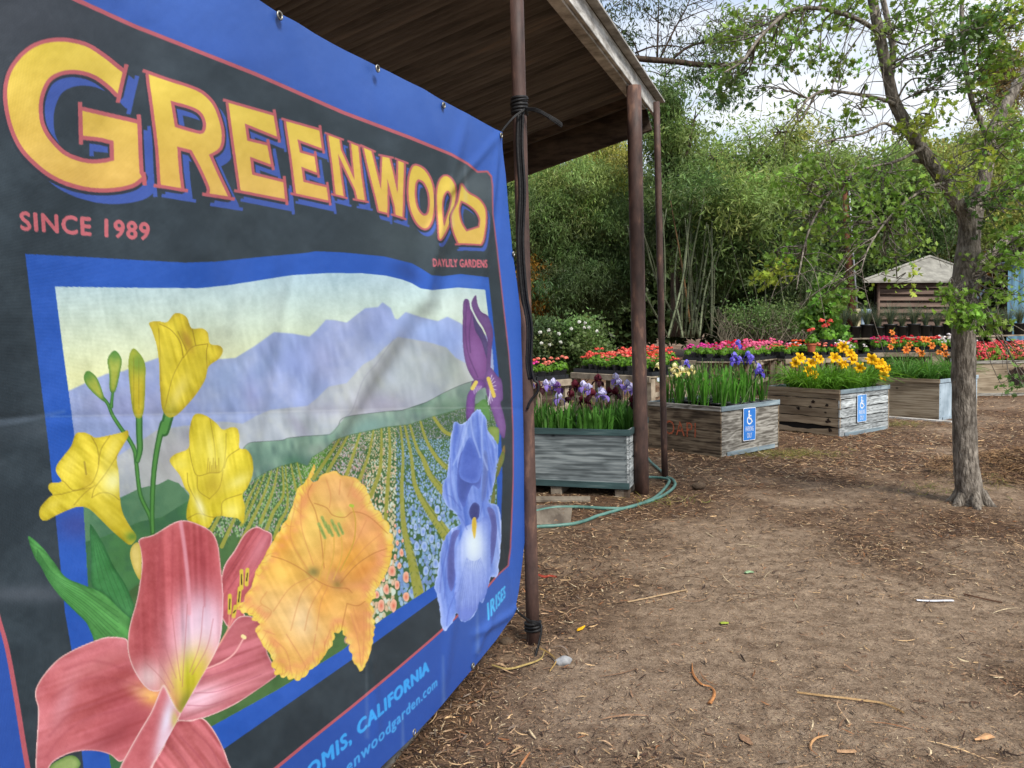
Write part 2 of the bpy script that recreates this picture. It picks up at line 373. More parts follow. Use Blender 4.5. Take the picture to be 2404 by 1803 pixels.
    # dark panel and its red border line
    panel = [(-200, -178), (185, 2)]+z1((1150, 0), (2212, 420))+z2((1000, 320), (1480, 500), (1780, 622), (1900, 690), (1970, 748), (2040, 745), (2068, 780), (2078, 850), (2080, 1050), (2110, 1300), (2150, 1659)) \
        + z7((770, 300), (810, 650), (830, 900), (845, 1300), (846, 1659))+z8((1140, 500), (1125, 850), (1105, 1010), (1010, 1095), (930, 1190), (640, 1470), (430, 1659)) \
        + z9((1300, 510), (1000, 760), (700, 1000), (490, 1173))+[(480, 1930), (160, 2180)]+[(130, 2100)]+z5((225, 1659), (130, 1080), (60, 700), (0, 480))+[(-60, 1150), (-160, 500)]
    w, m = poly(panel, (38, 51, 60)); x0, y0, x1, y1 = w
    blend(w, m*np.clip(NZ[y0:y1, x0:x1]*2.2+.3, 0, 1)*.42, (62, 76, 86))
    pm = (w, m)
    for g in [(1120, 440, 60, 60, 0, (92, 104, 110), .7), (980, 560, 130, 70, 0, (66, 80, 84), .5), (120, 1010, 150, 30, 0, (80, 92, 104), .5), (60, 1395, 150, 22, 0, (84, 92, 104), .6), (60, 40, 300, 200, 0, (60, 60, 70), .5)]:
        glow(pm, *g)
    k = len(panel); R = (176, 84, 96)
    top = panel[:11]; right = panel[10:18+5]; low = panel[20:31]
    stroke(top, [11, 9, 8, 5, 4], R, sm=0); stroke(panel[9:24], [4, 3, 3, 4], R, .85, sm=0); stroke(panel[23:33], [4, 6, 9], R, sm=0)
    stroke(z5((-60, 250), (0, 480), (60, 700), (130, 1080), (225, 1659))+[(120, 2100)], [9, 13], R)
    # lettering
    L = {}
    L['g'] = (z1((1062, 408), (1020, 590), (950, 520), (850, 445), (740, 400), (620, 385), (510, 405), (420, 460), (365, 560), (338, 680), (345, 820), (385, 930), (450, 1020), (540, 1110), (650, 1165), (780, 1195), (900, 1190), (990, 1170), (985, 1000), (860, 970), (720, 955), (715, 740), (950, 795), (1190, 850), (1200, 1100), (1210, 1280), (1230, 1310), (1150, 1370), (1030, 1400), (900, 1410), (760, 1400), (600, 1360), (450, 1290), (320, 1190), (200, 1060), (120, 900), (75, 720), (65, 560), (95, 420), (170, 300), (270, 210), (380, 160), (500, 142), (620, 150), (760, 190), (900, 280), (1000, 360)), [], 10, (25, 27))
    L['r'] = (z1((1290, 425), (1480, 490), (1650, 545), (1760, 600), (1850, 700), (1905, 850), (1920, 960), (1900, 1060), (1810, 1120), (1880, 1280), (1975, 1480), (1815, 1455), (1815, 1400), (1740, 1230), (1660, 1080), (1535, 1048), (1550, 1250), (1570, 1408), (1395, 1380), (1390, 1340), (1370, 1050), (1320, 650), (1300, 520)),
              [z1((1478, 652), (1650, 700), (1740, 750), (1782, 830), (1780, 905), (1740, 940), (1640, 918), (1515, 880))], 8, (19, 24))
    L['e'] = (z2((175, 252), (500, 345), (525, 495), (292, 400), (310, 525), (455, 560), (480, 695), (330, 640), (345, 770), (570, 825), (582, 945), (262, 882), (215, 550)), [], 7, (15, 22))
    L['e2'] = (z2((590, 385), (830, 452), (848, 580), (672, 515), (690, 610), (795, 640), (812, 755), (700, 712), (715, 822), (882, 862), (895, 955), (662, 905), (630, 650)), [], 6, (12, 20))
    L['n'] = (z2((895, 485), (975, 515), (985, 590), (1085, 810), (1060, 545), (1110, 565), (1130, 760), (1158, 955), (1105, 945), (1090, 880), (965, 620), (985, 780), (1005, 925), (948, 910), (925, 700)), [], 5, (9, 18))
    L['w'] = (z2((1150, 575), (1205, 600), (1230, 700), (1275, 880), (1285, 640), (1335, 650), (1360, 750), (1395, 910), (1400, 670), (1440, 685), (1435, 870), (1430, 1075), (1380, 1058), (1375, 1000), (1320, 800), (1322, 900), (1320, 1045), (1260, 1030), (1240, 940), (1190, 750)), [], 5, (7, 16))
    L['o'] = (smooth(z2((1525, 705), (1590, 740), (1640, 830), (1655, 940), (1650, 1060), (1620, 1140), (1580, 1155), (1530, 1110), (1490, 1020), (1475, 920), (1478, 810), (1495, 735))), [smooth(z2((1555, 805), (1590, 830), (1620, 900), (1628, 980), (1615, 1050), (1580, 1065), (1540, 1020), (1520, 940), (1520, 850), (1535, 810)))], 5, (6, 14))
    L['o2'] = (smooth(z2((1745, 780), (1790, 815), (1812, 880), (1805, 980), (1780, 1080), (1740, 1180), (1700, 1235), (1690, 1120), (1680, 1000), (1682, 880), (1705, 805))), [smooth(z2((1760, 885), (1785, 930), (1778, 1000), (1750, 1080), (1730, 1140), (1718, 1060), (1715, 980), (1730, 910)))], 4.5, (3, 14))
    L['d'] = (z2((1855, 840), (1900, 900), (1980, 950), (2025, 1020), (2028, 1120), (2012, 1230), (1995, 1270), (1900, 1265), (1835, 1265), (1800, 1180), (1785, 1100), (1790, 1050), (1830, 970), (1845, 900)), [z2((1850, 955), (1900, 980), (1960, 1030), (1990, 1090), (1985, 1150), (1890, 1180), (1850, 1110), (1835, 1020))], 4.5, (6, 13))
    def dil(m, r):
        out = m.copy(); r2 = int(math.ceil(r))
        for dy in range(-r2, r2+1):
            ww = int(math.floor(math.sqrt(max(r*r-dy*dy, 0))))
            if abs(dy) > r: continue
            s = np.roll(m, dy, 0); c = s.copy()
            for dx in range(1, ww+1):
                np.maximum(c, np.roll(s, dx, 1), out=c); np.maximum(c, np.roll(s, -dx, 1), out=c)
            np.maximum(out, c, out=out)
        return out
    CR = dict(g=[0, 1, 17, 18, 20, 21, 23, 25, 26], r=[0, 8, 10, 11, 14, 15, 17, 18], d=[0, 6, 8])
    HC = dict(r=[0, 7], d=[0, 4, 5])
    TM = dict(g=[(0, 1), (20, 21), (26, 23)], r=[(17, 18), (10, 11), (0, 1)], e=[(1, 2), (5, 6), (9, 10), (0, 1), (11, 10)], e2=[(1, 2), (5, 6), (9, 10), (0, 1), (11, 10)],
              n=[(0, 1), (4, 5), (7, 8), (12, 13)], w=[(0, 1), (4, 5), (8, 9), (11, 12), (15, 16)], d=[(8, 7)])
    for key, (pts, holes, wd, (sx, sy)) in L.items():
        raw = np.array(pts, float)
        if key in CR: pts = csmooth(pts, CR[key]); holes = [csmooth(h, HC[key]) for h in holes] if key in HC else holes
        w = win(np.vstack([pts, pts]), 50); m = raster([pts]+list(holes), w)
        a = dil(m, wd)
        for i, j in TM.get(key, ()):
            p, q = raw[i], raw[j]; u = (q-p)/np.hypot(*(q-p)); ext = wd*2.1
            nrm = np.array([-u[1], u[0]])
            if pts is not None and raster([[p+nrm*3+(-1, -1), p+nrm*3+(1, -1), p+nrm*3+(1, 1), p+nrm*3+(-1, 1)]], w).any() and (raster([raw], w)*raster([[(p+q)/2+nrm*3+(-1.5, -1.5), (p+q)/2+nrm*3+(1.5, -1.5), (p+q)/2+nrm*3+(1.5, 1.5), (p+q)/2+nrm*3+(-1.5, 1.5)]], w)).sum() > 1: nrm = -nrm
            ends = [(p, -u), (q, u)] if not (key in ('e', 'e2', 'r') and (i in (0, 11))) else [(p, -u)]
            for e, d in ends:
                np.maximum(a, raster([[e-d*wd, e+d*ext, e+d*ext+nrm*wd, e-d*wd+nrm*wd]], w), out=a)
        blend(w, np.roll(np.roll(a, sy, 0), sx, 1), (56, 84, 168))
        gap = dil(m, wd+max(wd*.45, 2)); blend(w, np.roll(gap, 3, 0), (40, 48, 60))
        blend(w, a, (178, 88, 96))
        yy = np.linspace(0, 1, w[3]-w[1])[:, None, None]
        x0, y0, x1, y1 = w
        blend(w, m, np.array([222, 200, 66])*(1-yy)+np.array([216, 172, 84])*yy+NZ[y0:y1, x0:x1, None]*26)
    text('since', z3((130, 103), (970, 178), (968, 288), (140, 222)), (190, 96, 106), fat=2.2)
    text('daylily', z2((1650, 1376), (2040, 1385), (2042, 1440), (1652, 1432)), (196, 96, 110), fat=1.)
    # blue frame round the painting
    outer = z3((165, 378), (500, 395), (900, 418), (1200, 434), (1400, 428), (1700, 397), (2000, 370))+z2((800, 1322), (1000, 1330), (1300, 1360), (1500, 1410), (1570, 1450), (1640, 1495), (1720, 1502), (1850, 1486), (2050, 1510)) \
        + z7((690, 450), (730, 830))+[(1176, 1000), (1180, 1120), (1176, 1260), (1165, 1300)]+z8((480, 1290), (0, 1640))+z9((1000, 440), (140, 1040))+[(215, 1985)]+z5((580, 690))+z4((530, 1659))+[(116, 1060)]
    w, m = poly(outer, (26, 80, 178)); x0, y0, x1, y1 = w
    blend(w, m*np.clip(NZ[y0:y1, x0:x1]*2+.35, 0, 1)*.5, (44, 92, 196))
    fm = (w, m)
    glow(fm, 1090, 665, 60, 24, 0, (64, 110, 205), .8); glow(fm, 180, 1230, 60, 40, 0, (58, 60, 130), .6); glow(fm, 960, 640, 40, 20, 30, (24, 52, 120), .5)
    inner = z3((358, 590), (900, 598), (1300, 600), (1500, 578), (1900, 515))+z10((1000, 5), (1300, 8), (1500, 28), (1640, 62), (1720, 92), (1800, 138), (1900, 153), (2050, 138))+z7((400, 122), (620, 140), (640, 300), (680, 640), (690, 770))+[(1165, 1000), (1168, 1180), (1160, 1280)] \
        + z8((450, 1190), (0, 1480))+z9((940, 370), (500, 640), (50, 890))+[(270, 1860)]+z5((890, 1580), (760, 620))+z4((715, 1420), (680, 800), (578, 0))+z3((410, 1000))
    inner = np.array(inner)
    w = win(inner, 2); im = raster([inner], w); x0, y0, x1, y1 = w
    t = np.clip((np.arange(y0, y1)+AY0-650)/230, 0, 1)[:, None, None]
    sky = np.array([170, 200, 214])*(1-t)+np.array([214, 220, 166])*t+NZ[y0:y1, x0:x1, None]*30+NF[y0:y1, x0:x1, None]*8
    blend(w, im, sky)
    pc = (w, im)
    glow(pc, 1080, 720, 60, 40, 0, (204, 222, 214), .6)
    def land(topl, col, alt=None, k=1.3, rough=0, soft=0):
        pts = np.array(list(topl)+[(topl[-1][0], 1900), (topl[0][0], 1900)], float)
        ww = win(pts, 2); mm = raster([pts], ww); F = np.zeros((H, W)); F[ww[1]:ww[3], ww[0]:ww[2]] = mm
        if soft: F = blur(F, soft)
        mm = F[y0:y1, x0:x1]*im
        blend(w, mm, col)
        if alt is not None: blend(w, mm*np.clip(NZ[y0:y1, x0:x1]*2.4*k+.45, 0, 1), alt)
        return (w, mm)
    far = z3((420, 1280), (560, 1215), (690, 1158), (800, 1140), (950, 1080), (1040, 1050), (1300, 1060), (1440, 1062), (1530, 1055), (1650, 980), (1780, 885), (1900, 895), (2010, 915))+z10((900, 500), (980, 410), (1050, 415), (1160, 438), (1320, 310), (1430, 300), (1470, 258), (1540, 310), (1575, 400), (1600, 410), (1670, 345), (1800, 390), (1950, 425), (2030, 385), (2140, 440), (2212, 500))+[(1180, 800)]
    fc = land(far, (138, 156, 204), (154, 168, 206), soft=1)
    for g in [(620, 860, 60, 20, -50, (112, 136, 180), .6), (700, 850, 40, 60, 20, (122, 142, 200), .6), (760, 840, 40, 50, 0, (146, 152, 190), .5), (870, 770, 60, 40, 0, (130, 146, 196), .7), (590, 930, 50, 20, 80, (120, 124, 170), .5),
              (1000, 770, 70, 40, 20, (142, 170, 226), .8), (1060, 800, 40, 50, 30, (134, 160, 220), .8), (300, 950, 130, 40, 0, (150, 154, 200), .6), (540, 870, 40, 70, 40, (136, 160, 200), .5)]:
        glow(fc, *g)
    mid1 = z10((120, 1430), (260, 1310), (380, 1240), (500, 1190), (820, 1155), (900, 1090), (1000, 990), (1160, 960), (1230, 880), (1300, 800), (1400, 742), (1490, 650), (1600, 560), (1850, 600), (2020, 650), (2100, 740), (2212, 800))+[(1180, 870)]
    mid1 = [(100, 1190), (370, 1010), (470, 995), (520, 990)]+mid1[1:]
    mc = land(mid1, (160, 170, 184), (170, 178, 180), soft=1)
    for g in [(700, 1000, 40, 14, 50, (134, 132, 160), .5), (880, 870, 16, 60, 35, (144, 148, 160), .5), (960, 880, 60, 70, 0, (166, 180, 186), .6), (900, 950, 60, 30, 0, (156, 152, 186), .6), (1060, 860, 30, 60, 0, (150, 164, 160), .6), (430, 1080, 80, 60, 0, (166, 166, 170), .7), (470, 1020, 40, 20, 0, (140, 132, 140), .5), (780, 960, 60, 22, 0, (158, 160, 178), .5)]:
        glow(mc, *g)
    streak(fc, 62, 60, 14, (6, 6, 8)); streak(fc, 30, 90, 40, (7, 6, 8)); streak(mc, 70, 50, 16, (7, 7, 7)); streak(mc, 20, 90, 30, (8, 8, 6)); streak(pc, 80, 30, 8, (6, 6, 6))
    stroke(z10((1560, 580), (1420, 780), (1300, 930), (1210, 1180), (1150, 1250)), [2, 1.5, 2], (130, 132, 150), .5, soft=3)  # shade of the sheet's diagonal fold, drawn into the print colour
    hill = z10((240, 1560), (280, 1500), (330, 1470), (430, 1462), (600, 1450), (650, 1432), (800, 1415), (1010, 1400), (1080, 1330), (1150, 1250), (1500, 1202), (1640, 1190), (1850, 1120), (2000, 1040), (2212, 950))+[(1180, 880)]
    hill = [(150, 1150), (282, 1168), (330, 1150), (370, 1140), (400, 1128), (440, 1150), (500, 1140), (560, 1090)]+hill
    hc = land(hill, (104, 138, 124), (124, 148, 138), rough=1)
    stroke(hill[8:], 1.6, (84, 96, 96), .8, clip=pc)
    streak(hc, 80, 26, 9, (16, 18, 14)); streak(hc, 10, 60, 20, (16, 16, 12))
    for g in [(870, 1000, 60, 20, -12, (110, 150, 144), .8), (690, 1085, 26, 16, 0, (60, 110, 84), .7), (600, 1080, 30, 24, 0, (92, 128, 112), .8), (1050, 960, 50, 20, -25, (98, 128, 108), .7), (760, 1060, 40, 20, 0, (140, 148, 140), .5)]:
        glow(hc, *g)
    # near left hills
    lh = [(190, 1185), (230, 1190), (282, 1170), (330, 1146), (372, 1138), (395, 1126), (420, 1135), (450, 1170), (480, 1200), (500, 1250), (520, 1400), (520, 1700)]
    lc = land(lh, (66, 116, 84), (82, 128, 92))
    lc = land([(190, 1275), (240, 1262), (330, 1225), (380, 1215), (420, 1190), (470, 1160), (500, 1160), (560, 1400)], (66, 124, 70), (50, 100, 66))
    # flower field
    field = z6((-700, 1300), (-200, 900), (0, 640), (250, 520), (360, 380), (450, 270), (560, 200), (700, 140), (860, 100), (960, 140))+z10((860, 1600), (960, 1540), (1060, 1450), (1200, 1405), (1500, 1340), (1700, 1318), (1900, 1250), (2180, 1170))+[(1180, 930)]
    flc = land(field, (58, 96, 52), (70, 110, 60), soft=1)
    glow(flc, *z6((1000, 150))[0], 70, 22, -40, (84, 140, 40), .9)
    cx, cy = 850., 930.
    FM = np.zeros((H, W)); FM[y0:y1, x0:x1] = flc[1]
    n = 0
    while n < 26000:
        x = rs.uniform(480, 1165); y = rs.uniform(960, 1560); ix, iy = int(x-AX0), int(y-AY0)
        if FM[iy, ix] < .5 or (y > 1260 and x < 800): n += .2; continue
        d = max(y-1000, 0); r = .9+d*.0105 if x > 780 else 1.1+d*.005
        if rs.rand() > .9/(r*r*.45+.5): n += .3; continue
        n += 1
        if x < 780: c = [(150, 170, 150), (120, 160, 90), (170, 150, 160), (140, 180, 120)][rs.randint(4)]
        elif x < 860: c = [(176, 160, 180), (190, 186, 180), (180, 140, 130)][rs.randint(3)]
        elif x < 930: c = [(200, 214, 200), (196, 186, 150), (214, 180, 150)][rs.randint(3)]
        else: c = [(120, 160, 210), (110, 140, 200), (150, 180, 210)][rs.randint(3)] if y > 1030 else [(150, 140, 170), (120, 130, 170), (180, 170, 180)][rs.randint(3)]
        a = .9; x_, y_ = int(x-AX0), int(y-AY0); R_ = int(r*2)+2
        yy, xx = np.mgrid[y_-R_:y_+R_+1, x_-R_:x_+R_+1]
        mm = np.clip((1-np.hypot((xx-(x-AX0))/r/.8, (yy-(y-AY0))/r/1.35))*r*1.2+.2, 0, 1)*a*FM[y_-R_:y_+R_+1, x_-R_:x_+R_+1]
        blend((x_-R_, y_-R_, x_+R_+1, y_+R_+1), mm, c)
    OL = (150, 152, 58)
    rows = [([(1790, -430), (1840, 0), (1830, 350), (1850, 700), (1920, 1000), (2000, 1380)], [3, 6, 9, 13, 20, 26]),
            ([(1800, -480), (1910, 0), (1950, 300), (2050, 500), (2150, 640), (2300, 860)], [3, 7, 10, 16, 22, 28]),
            ([(1830, -520), (1960, -60), (2020, 50), (2100, 230), (2260, 420)], [3, 7, 10, 14, 20]), ([(1950, -480), (2060, -100), (2212, 120), (2350, 180)], [3, 7, 12, 16]),
            ([(1700, -420), (1720, 0), (1700, 300), (1680, 620)], [3, 7, 9, 9]), ([(1640, -400), (1640, 0), (1620, 200), (1540, 420)], [3, 7, 9, 10]),
            ([(1600, -380), (1530, 0), (1480, 150), (1440, 260)], [3, 6, 8, 9]), ([(1500, -350), (1390, 0), (1320, 210)], [3, 7, 9]), ([(1400, -280), (1250, 0), (1140, 190)], [3, 7, 8]), ([(1340, -260), (1180, 0), (1010, 250)], [3, 7, 9]),
            ([(1960, -700), (2080, -400), (2212, -200), (2300, -150)], [2, 6, 9, 9]), ([(2060, -760), (2180, -520), (2300, -420)], [2, 5, 7]),
            ([(860, 100), (900, 290)], [3, 5]), ([(800, 110), (850, 360)], [3, 6]), ([(750, 120), (770, 500), (700, 650), (650, 800)], [3, 6, 8, 9]), ([(720, 130), (730, 400), (640, 560), (570, 740)], [3, 6, 8, 9]), ([(680, 150), (640, 350), (520, 660)], [3, 6, 8]),
            ([(620, 180), (560, 380), (440, 640), (330, 850)], [3, 6, 8, 9]), ([(560, 210), (480, 400), (380, 620), (340, 680)], [3, 6, 8, 8]), ([(500, 260), (420, 420), (370, 540)], [3, 6, 8]), ([(280, 620), (160, 880)], [7, 10]), ([(140, 600), (60, 740)], [7, 10])]
    for p, wd in rows:
        stroke(z6(*p), wd, OL, .92, clip=flc, soft=1.5)
        q = spath(z6(*p))
        for a, b in zip(q[:-1], q[1:]):
            if a[1] > 1050 and rs.rand() < .9:
                for s in (-1, 1): stroke([a+(s*6, 0), a+(s*10, 6)], 1.5, (44, 84, 40), .7, clip=flc, sm=0)
    for c, lst in (((228, 160, 130), [(1640, 1430, 34), (1755, 1430, 36), (1690, 1280, 30), (1790, 1240, 28), (1870, 1170, 32), (1870, 1350, 30), (1740, 1110, 34), (1810, 1060, 20), (1830, 940, 22), (1770, 980, 17), (1790, 850, 16), (1840, 830, 12), (1810, 740, 13), (1770, 690, 12), (1740, 780, 12), (1700, 560, 9), (1660, 1180, 20), (1600, 1330, 24)]),
                   ((140, 172, 226), [(1960, 700, 22), (2030, 745, 28), (2110, 810, 26), (1970, 880, 26), (2040, 880, 30), (2170, 870, 20), (2090, 980, 20), (2145, 1040, 30), (2055, 1110, 28), (1950, 790, 14), (1920, 700, 14), (2070, 700, 16), (2160, 540, 28), (1990, 640, 14), (2110, 450, 14), (2050, 400, 12), (2180, 620, 18), (2200, 960, 22)])):
        for x, y, r in lst:
            (u, v), = z6((x, y)); r *= .25316
            p = [(u+math.cos(a)*r*.95*rs.uniform(.8, 1.15), v+math.sin(a)*r*1.6*rs.uniform(.85, 1.15)) for a in np.linspace(0, 6.28, 9)[:-1]]
            stroke(p+[p[0]], 2.2, (34, 76, 40), .6, clip=flc, soft=2); cl = petal(p, c, np.array(c)*.8+50, 4, mott=6)
            glow(cl, u, v, r*.35, r*.6, 0, (210, 96, 76) if c[0] > 200 else (96, 130, 214), .8)
    # green leaves
    lf = petal(z4((232, 1035), (350, 1130), (450, 1260), (540, 1370), (680, 1430), (850, 1500), (980, 1620))+z5((1030, 400), (1060, 480), (1035, 640), (900, 640), (780, 625), (740, 560), (700, 480), (620, 400), (500, 280), (400, 150), (330, 20))+z4((280, 1200)), (78, 152, 74), (48, 116, 52), 7)
    streak(lf, 38, 140, 5, (14, 22, 12))
    for k in range(9):
        o = k*26
        stroke(z4((300, 1140+o*.4), (450, 1350+o*.5), (700, 1480+o), (960, 1650+o*1.6)), 1.6, (38, 96, 46), .55, clip=lf)
    lf2 = petal(z4((740, 940), (830, 1080), (920, 1270), (1020, 1430), (1090, 1600), (1080, 1700), (1000, 1650), (850, 1500), (750, 1440), (742, 1200), (730, 1000)), (58, 132, 70), (34, 96, 50), 7)
    for k in range(6):
        stroke(z4((745, 960), (770+k*26, 1200), (820+k*44, 1440), (900+k*40, 1620)), 1.5, (40, 96, 52), .55, clip=lf2)
    # stems and buds
    G = (66, 132, 56)
    def stem(p, wd):
        stroke(p, wd, (40, 96, 40)); stroke(p, np.atleast_1d(wd)*.55, (84, 150, 66), .8, soft=2)
    stem(z3((650, 1290), (700, 1350), (740, 1440), (850, 1600))+z4((1010, 190), (1090, 330), (1110, 480), (1140, 700), (1220, 880), (1240, 1020)), [7, 9, 10, 10, 11])
    stem(z3((732, 1270), (722, 1370)), [6, 9]); stem(z4((1128, 40), (1130, 200), (1135, 330), (1115, 420)), [16, 15, 12])
    stem(z3((1100, 1400), (1065, 1530))+z4((1330, 120), (1290, 250), (1250, 500), (1235, 800), (1240, 1000)), [26, 22, 14, 12, 10])
    Y = (214, 196, 44); YD = (168, 150, 26)
    for pts in (z3((565, 1138), (600, 1150), (640, 1200), (682, 1330), (640, 1310), (570, 1240), (545, 1180)), z3((745, 1005), (790, 1060), (780, 1150), (750, 1270), (715, 1265), (710, 1150), (700, 1060))):
        b = petal(pts, (158, 170, 62), (70, 120, 44), 5)
        glow(b, pts[0][0], pts[0][1]+8, 16, 18, 0, (70, 130, 50), .8)
    b = petal(z3((880, 995), (940, 1080), (945, 1200), (930, 1420), (870, 1420), (840, 1200), (835, 1080), (850, 1010)), (196, 180, 40), (140, 150, 40), 6)
    glow(b, 325, 850, 26, 30, 0, (110, 150, 50), .9)
    for dx in (-8, 4): stroke([(322+dx, 840), (322+dx, 960)], 1.5, (120, 120, 30), .6)
    # yellow daylilies
    f1 = petal(z3((970, 825), (1030, 815), (1085, 820), (1140, 762), (1210, 785), (1245, 860), (1310, 860), (1350, 890), (1365, 960), (1430, 975), (1448, 1010), (1420, 1060), (1355, 1110), (1330, 1200), (1250, 1320), (1130, 1435), (1060, 1400), (1040, 1250), (1035, 1100), (1020, 980), (990, 880)), (206, 188, 36), (182, 160, 30), 10)
    def lines(clip, z, ls, col, wd=2, al=.6, soft=1.5):
        for l in ls: stroke(z(*l), wd, col, al, clip=clip, soft=soft)
    streak(f1, 75, 60, 5, (20, 20, 14)); streak(f1, 60, 40, 14, (22, 20, 10))
    lines(f1, z3, [[(1035, 830), (1110, 870), (1170, 950), (1190, 1050)], [(1190, 1050), (1250, 980), (1345, 960)], [(1185, 1050), (1120, 1180), (1070, 1380)], [(1345, 1120), (1340, 1020), (1350, 960)], [(1030, 860), (1040, 1050), (1045, 1200)], [(1155, 880), (1210, 1000)], [(1250, 870), (1270, 970)]], (128, 104, 22), 1.8, .7)
    for g in [(385, 850, 22, 60, -10, (222, 206, 60), .6), (420, 920, 14, 50, 25, (228, 214, 110), .7), (440, 800, 10, 26, -20, (170, 130, 40), .8), (395, 970, 26, 20, 0, (160, 160, 40), .6), (460, 870, 40, 30, 0, (214, 196, 40), .5)]: glow(f1, *g)
    f2 = petal(z4((615, 205), (680, 192), (740, 215), (780, 235), (890, 215), (1000, 190), (1035, 175), (1045, 220), (1000, 300), (950, 400), (965, 520), (975, 720), (1000, 850), (1060, 960), (1110, 1040), (1060, 1105), (990, 1060), (900, 980), (800, 880), (720, 810), (640, 795), (560, 820), (450, 870), (370, 910), (325, 880), (330, 800), (400, 720), (430, 700), (395, 650), (410, 605), (500, 590), (460, 520), (462, 460), (520, 380), (580, 300)), (214, 196, 46), (190, 170, 36), 8)
    streak(f2, 40, 50, 6, (18, 18, 14)); streak(f2, 60, 60, 20, (22, 20, 16))
    lines(f2, z4, [[(740, 220), (790, 320), (800, 450), (770, 560), (720, 620), (600, 660), (530, 600), (500, 580)], [(890, 220), (820, 330), (800, 450)], [(1000, 300), (860, 520), (770, 640), (745, 720)], [(420, 700), (500, 690), (600, 665), (740, 640)], [(600, 780), (680, 690), (770, 620)], [(745, 720), (820, 680), (900, 690), (970, 740)]], (130, 108, 24), 1.8, .7)
    for g in [(265, 1130, 26, 30, 30, (232, 232, 160), .9), (205, 1130, 16, 30, 10, (176, 152, 30), .6), (165, 1090, 16, 30, 20, (226, 210, 80), .6), (260, 1060, 12, 50, 25, (226, 212, 90), .7), (310, 1260, 16, 12, 0, (90, 140, 50), .9), (125, 1185, 24, 10, -25, (226, 210, 80), .6), (255, 1210, 20, 40, -35, (220, 204, 70), .5)]: glow(f2, *g)
    stroke(z4((685, 430), (700, 530)), 4, (140, 120, 40), .7, soft=2)
    f3 = petal(z4((1600, 40), (1680, 60), (1760, 120), (1810, 170), (1880, 150), (1930, 165), (1945, 240), (1945, 320), (2000, 330), (2040, 380), (2055, 450), (2050, 540), (2010, 640), (1970, 700), (1990, 800), (1975, 930), (1930, 890), (1850, 880), (1790, 870), (1740, 890), (1690, 970), (1600, 940), (1520, 900), (1520, 800), (1540, 700), (1500, 640), (1460, 540), (1380, 430), (1420, 370), (1530, 320), (1535, 200), (1560, 80)), (218, 202, 46), (196, 176, 36), 8)
    streak(f3, 80, 60, 5, (18, 18, 14)); streak(f3, 110, 60, 20, (22, 20, 16))
    lines(f3, z4, [[(1535, 320), (1560, 450), (1600, 540), (1700, 520), (1800, 500), (1830, 350), (1835, 200)], [(1820, 480), (1850, 390), (1945, 320)], [(1700, 730), (1780, 640), (1810, 500)], [(1520, 520), (1530, 620), (1600, 760), (1660, 860), (1790, 870), (1810, 750), (1960, 690)], [(1600, 550), (1610, 660), (1700, 730)], [(1520, 890), (1600, 850), (1660, 860)], [(1700, 60), (1740, 300), (1750, 480)]], (134, 112, 24), 1.8, .7)
    for g in [(495, 1060, 10, 50, -8, (236, 226, 110), .8), (470, 1040, 10, 50, 8, (228, 214, 70), .7), (520, 1060, 12, 60, -5, (236, 228, 120), .6), (560, 1130, 30, 14, -30, (236, 228, 130), .7), (500, 1140, 26, 30, 0, (178, 156, 34), .7), (470, 1190, 10, 30, -20, (240, 238, 190), .8), (545, 1200, 20, 20, 0, (234, 226, 120), .7), (425, 1090, 16, 12, 0, (232, 220, 90), .6)]: glow(f3, *g)
    for k in range(7): stroke(z4((1690+k*14, 400+(k % 3)*30), (1680+k*16, 520)), 2, (150, 120, 30), .6, soft=2)
    # pink daylily, back petals first
    P = (190, 92, 98); PD = (158, 66, 76); RIM = (226, 190, 186)
    pu = petal(z6((170, 1110), (280, 920), (380, 760), (480, 700), (560, 730), (630, 775), (610, 900), (520, 1080), (450, 1250), (360, 1450), (420, 1640), (300, 1700), (150, 1500)), (182, 84, 92), PD, 10, rim=RIM, rimw=2)
    streak(pu, 120, 90, 5, (20, 16, 18))
    lines(pu, z6, [[(560, 760), (430, 980), (220, 1280)], [(590, 800), (480, 1050), (300, 1320)], [(520, 740), (360, 960), (190, 1200)], [(480, 720), (320, 960), (180, 1180)]], (140, 54, 70), 2, .5, 2)
    glow(pu, 610, 1290, 18, 60, 28, (214, 140, 156), .6)
    pr = petal(z5((1460, 1215), (1600, 980), (1780, 650), (1850, 540), (1950, 430), (2100, 460), (2180, 640))+z9((430, 380), (470, 470), (492, 540))+z5((2212, 940), (2100, 1020), (1900, 1150), (1700, 1240), (1560, 1277), (1450, 1277)), (190, 104, 112), (176, 88, 100), 14, rim=RIM, rimw=2)
    for g in [(470, 1640, 70, 30, -20, (222, 182, 200), .9), (560, 1540, 60, 60, 0, (180, 90, 104), .6), (600, 1600, 60, 26, -20, (200, 120, 130), .7)]: glow(pr, *g)
    streak(pr, -20, 110, 6, (20, 18, 20)); streak(pr, -12, 120, 22, (18, 16, 18))
    lines(pr, z5, [[(1620, 930), (1800, 880), (2000, 800)], [(1580, 1050), (1750, 1040), (1950, 970), (2120, 900)], [(1520, 1150), (1700, 1150), (1900, 1080)], [(1700, 840), (1850, 760)]], (160, 76, 96), 2, .5, 2)
    stroke(z5((1660, 860), (1800, 800), (1900, 730), (1975, 610)), 4, (226, 160, 160)); stroke(z5((1970, 590), (1985, 600)), 9, (230, 214, 150))
    for a, b in (((1960, 60), (1960, 200)), ((2008, 50), (2000, 170)), ((1865, 260), (1862, 400)), ((1945, 200), (1935, 340)), ((1910, 350), (1895, 430))):
        stroke(z5(a, b), 9, (206, 184, 60)); stroke(z5((a[0], a[1]+30), (b[0], b[1]-30)), 3, (60, 50, 24))
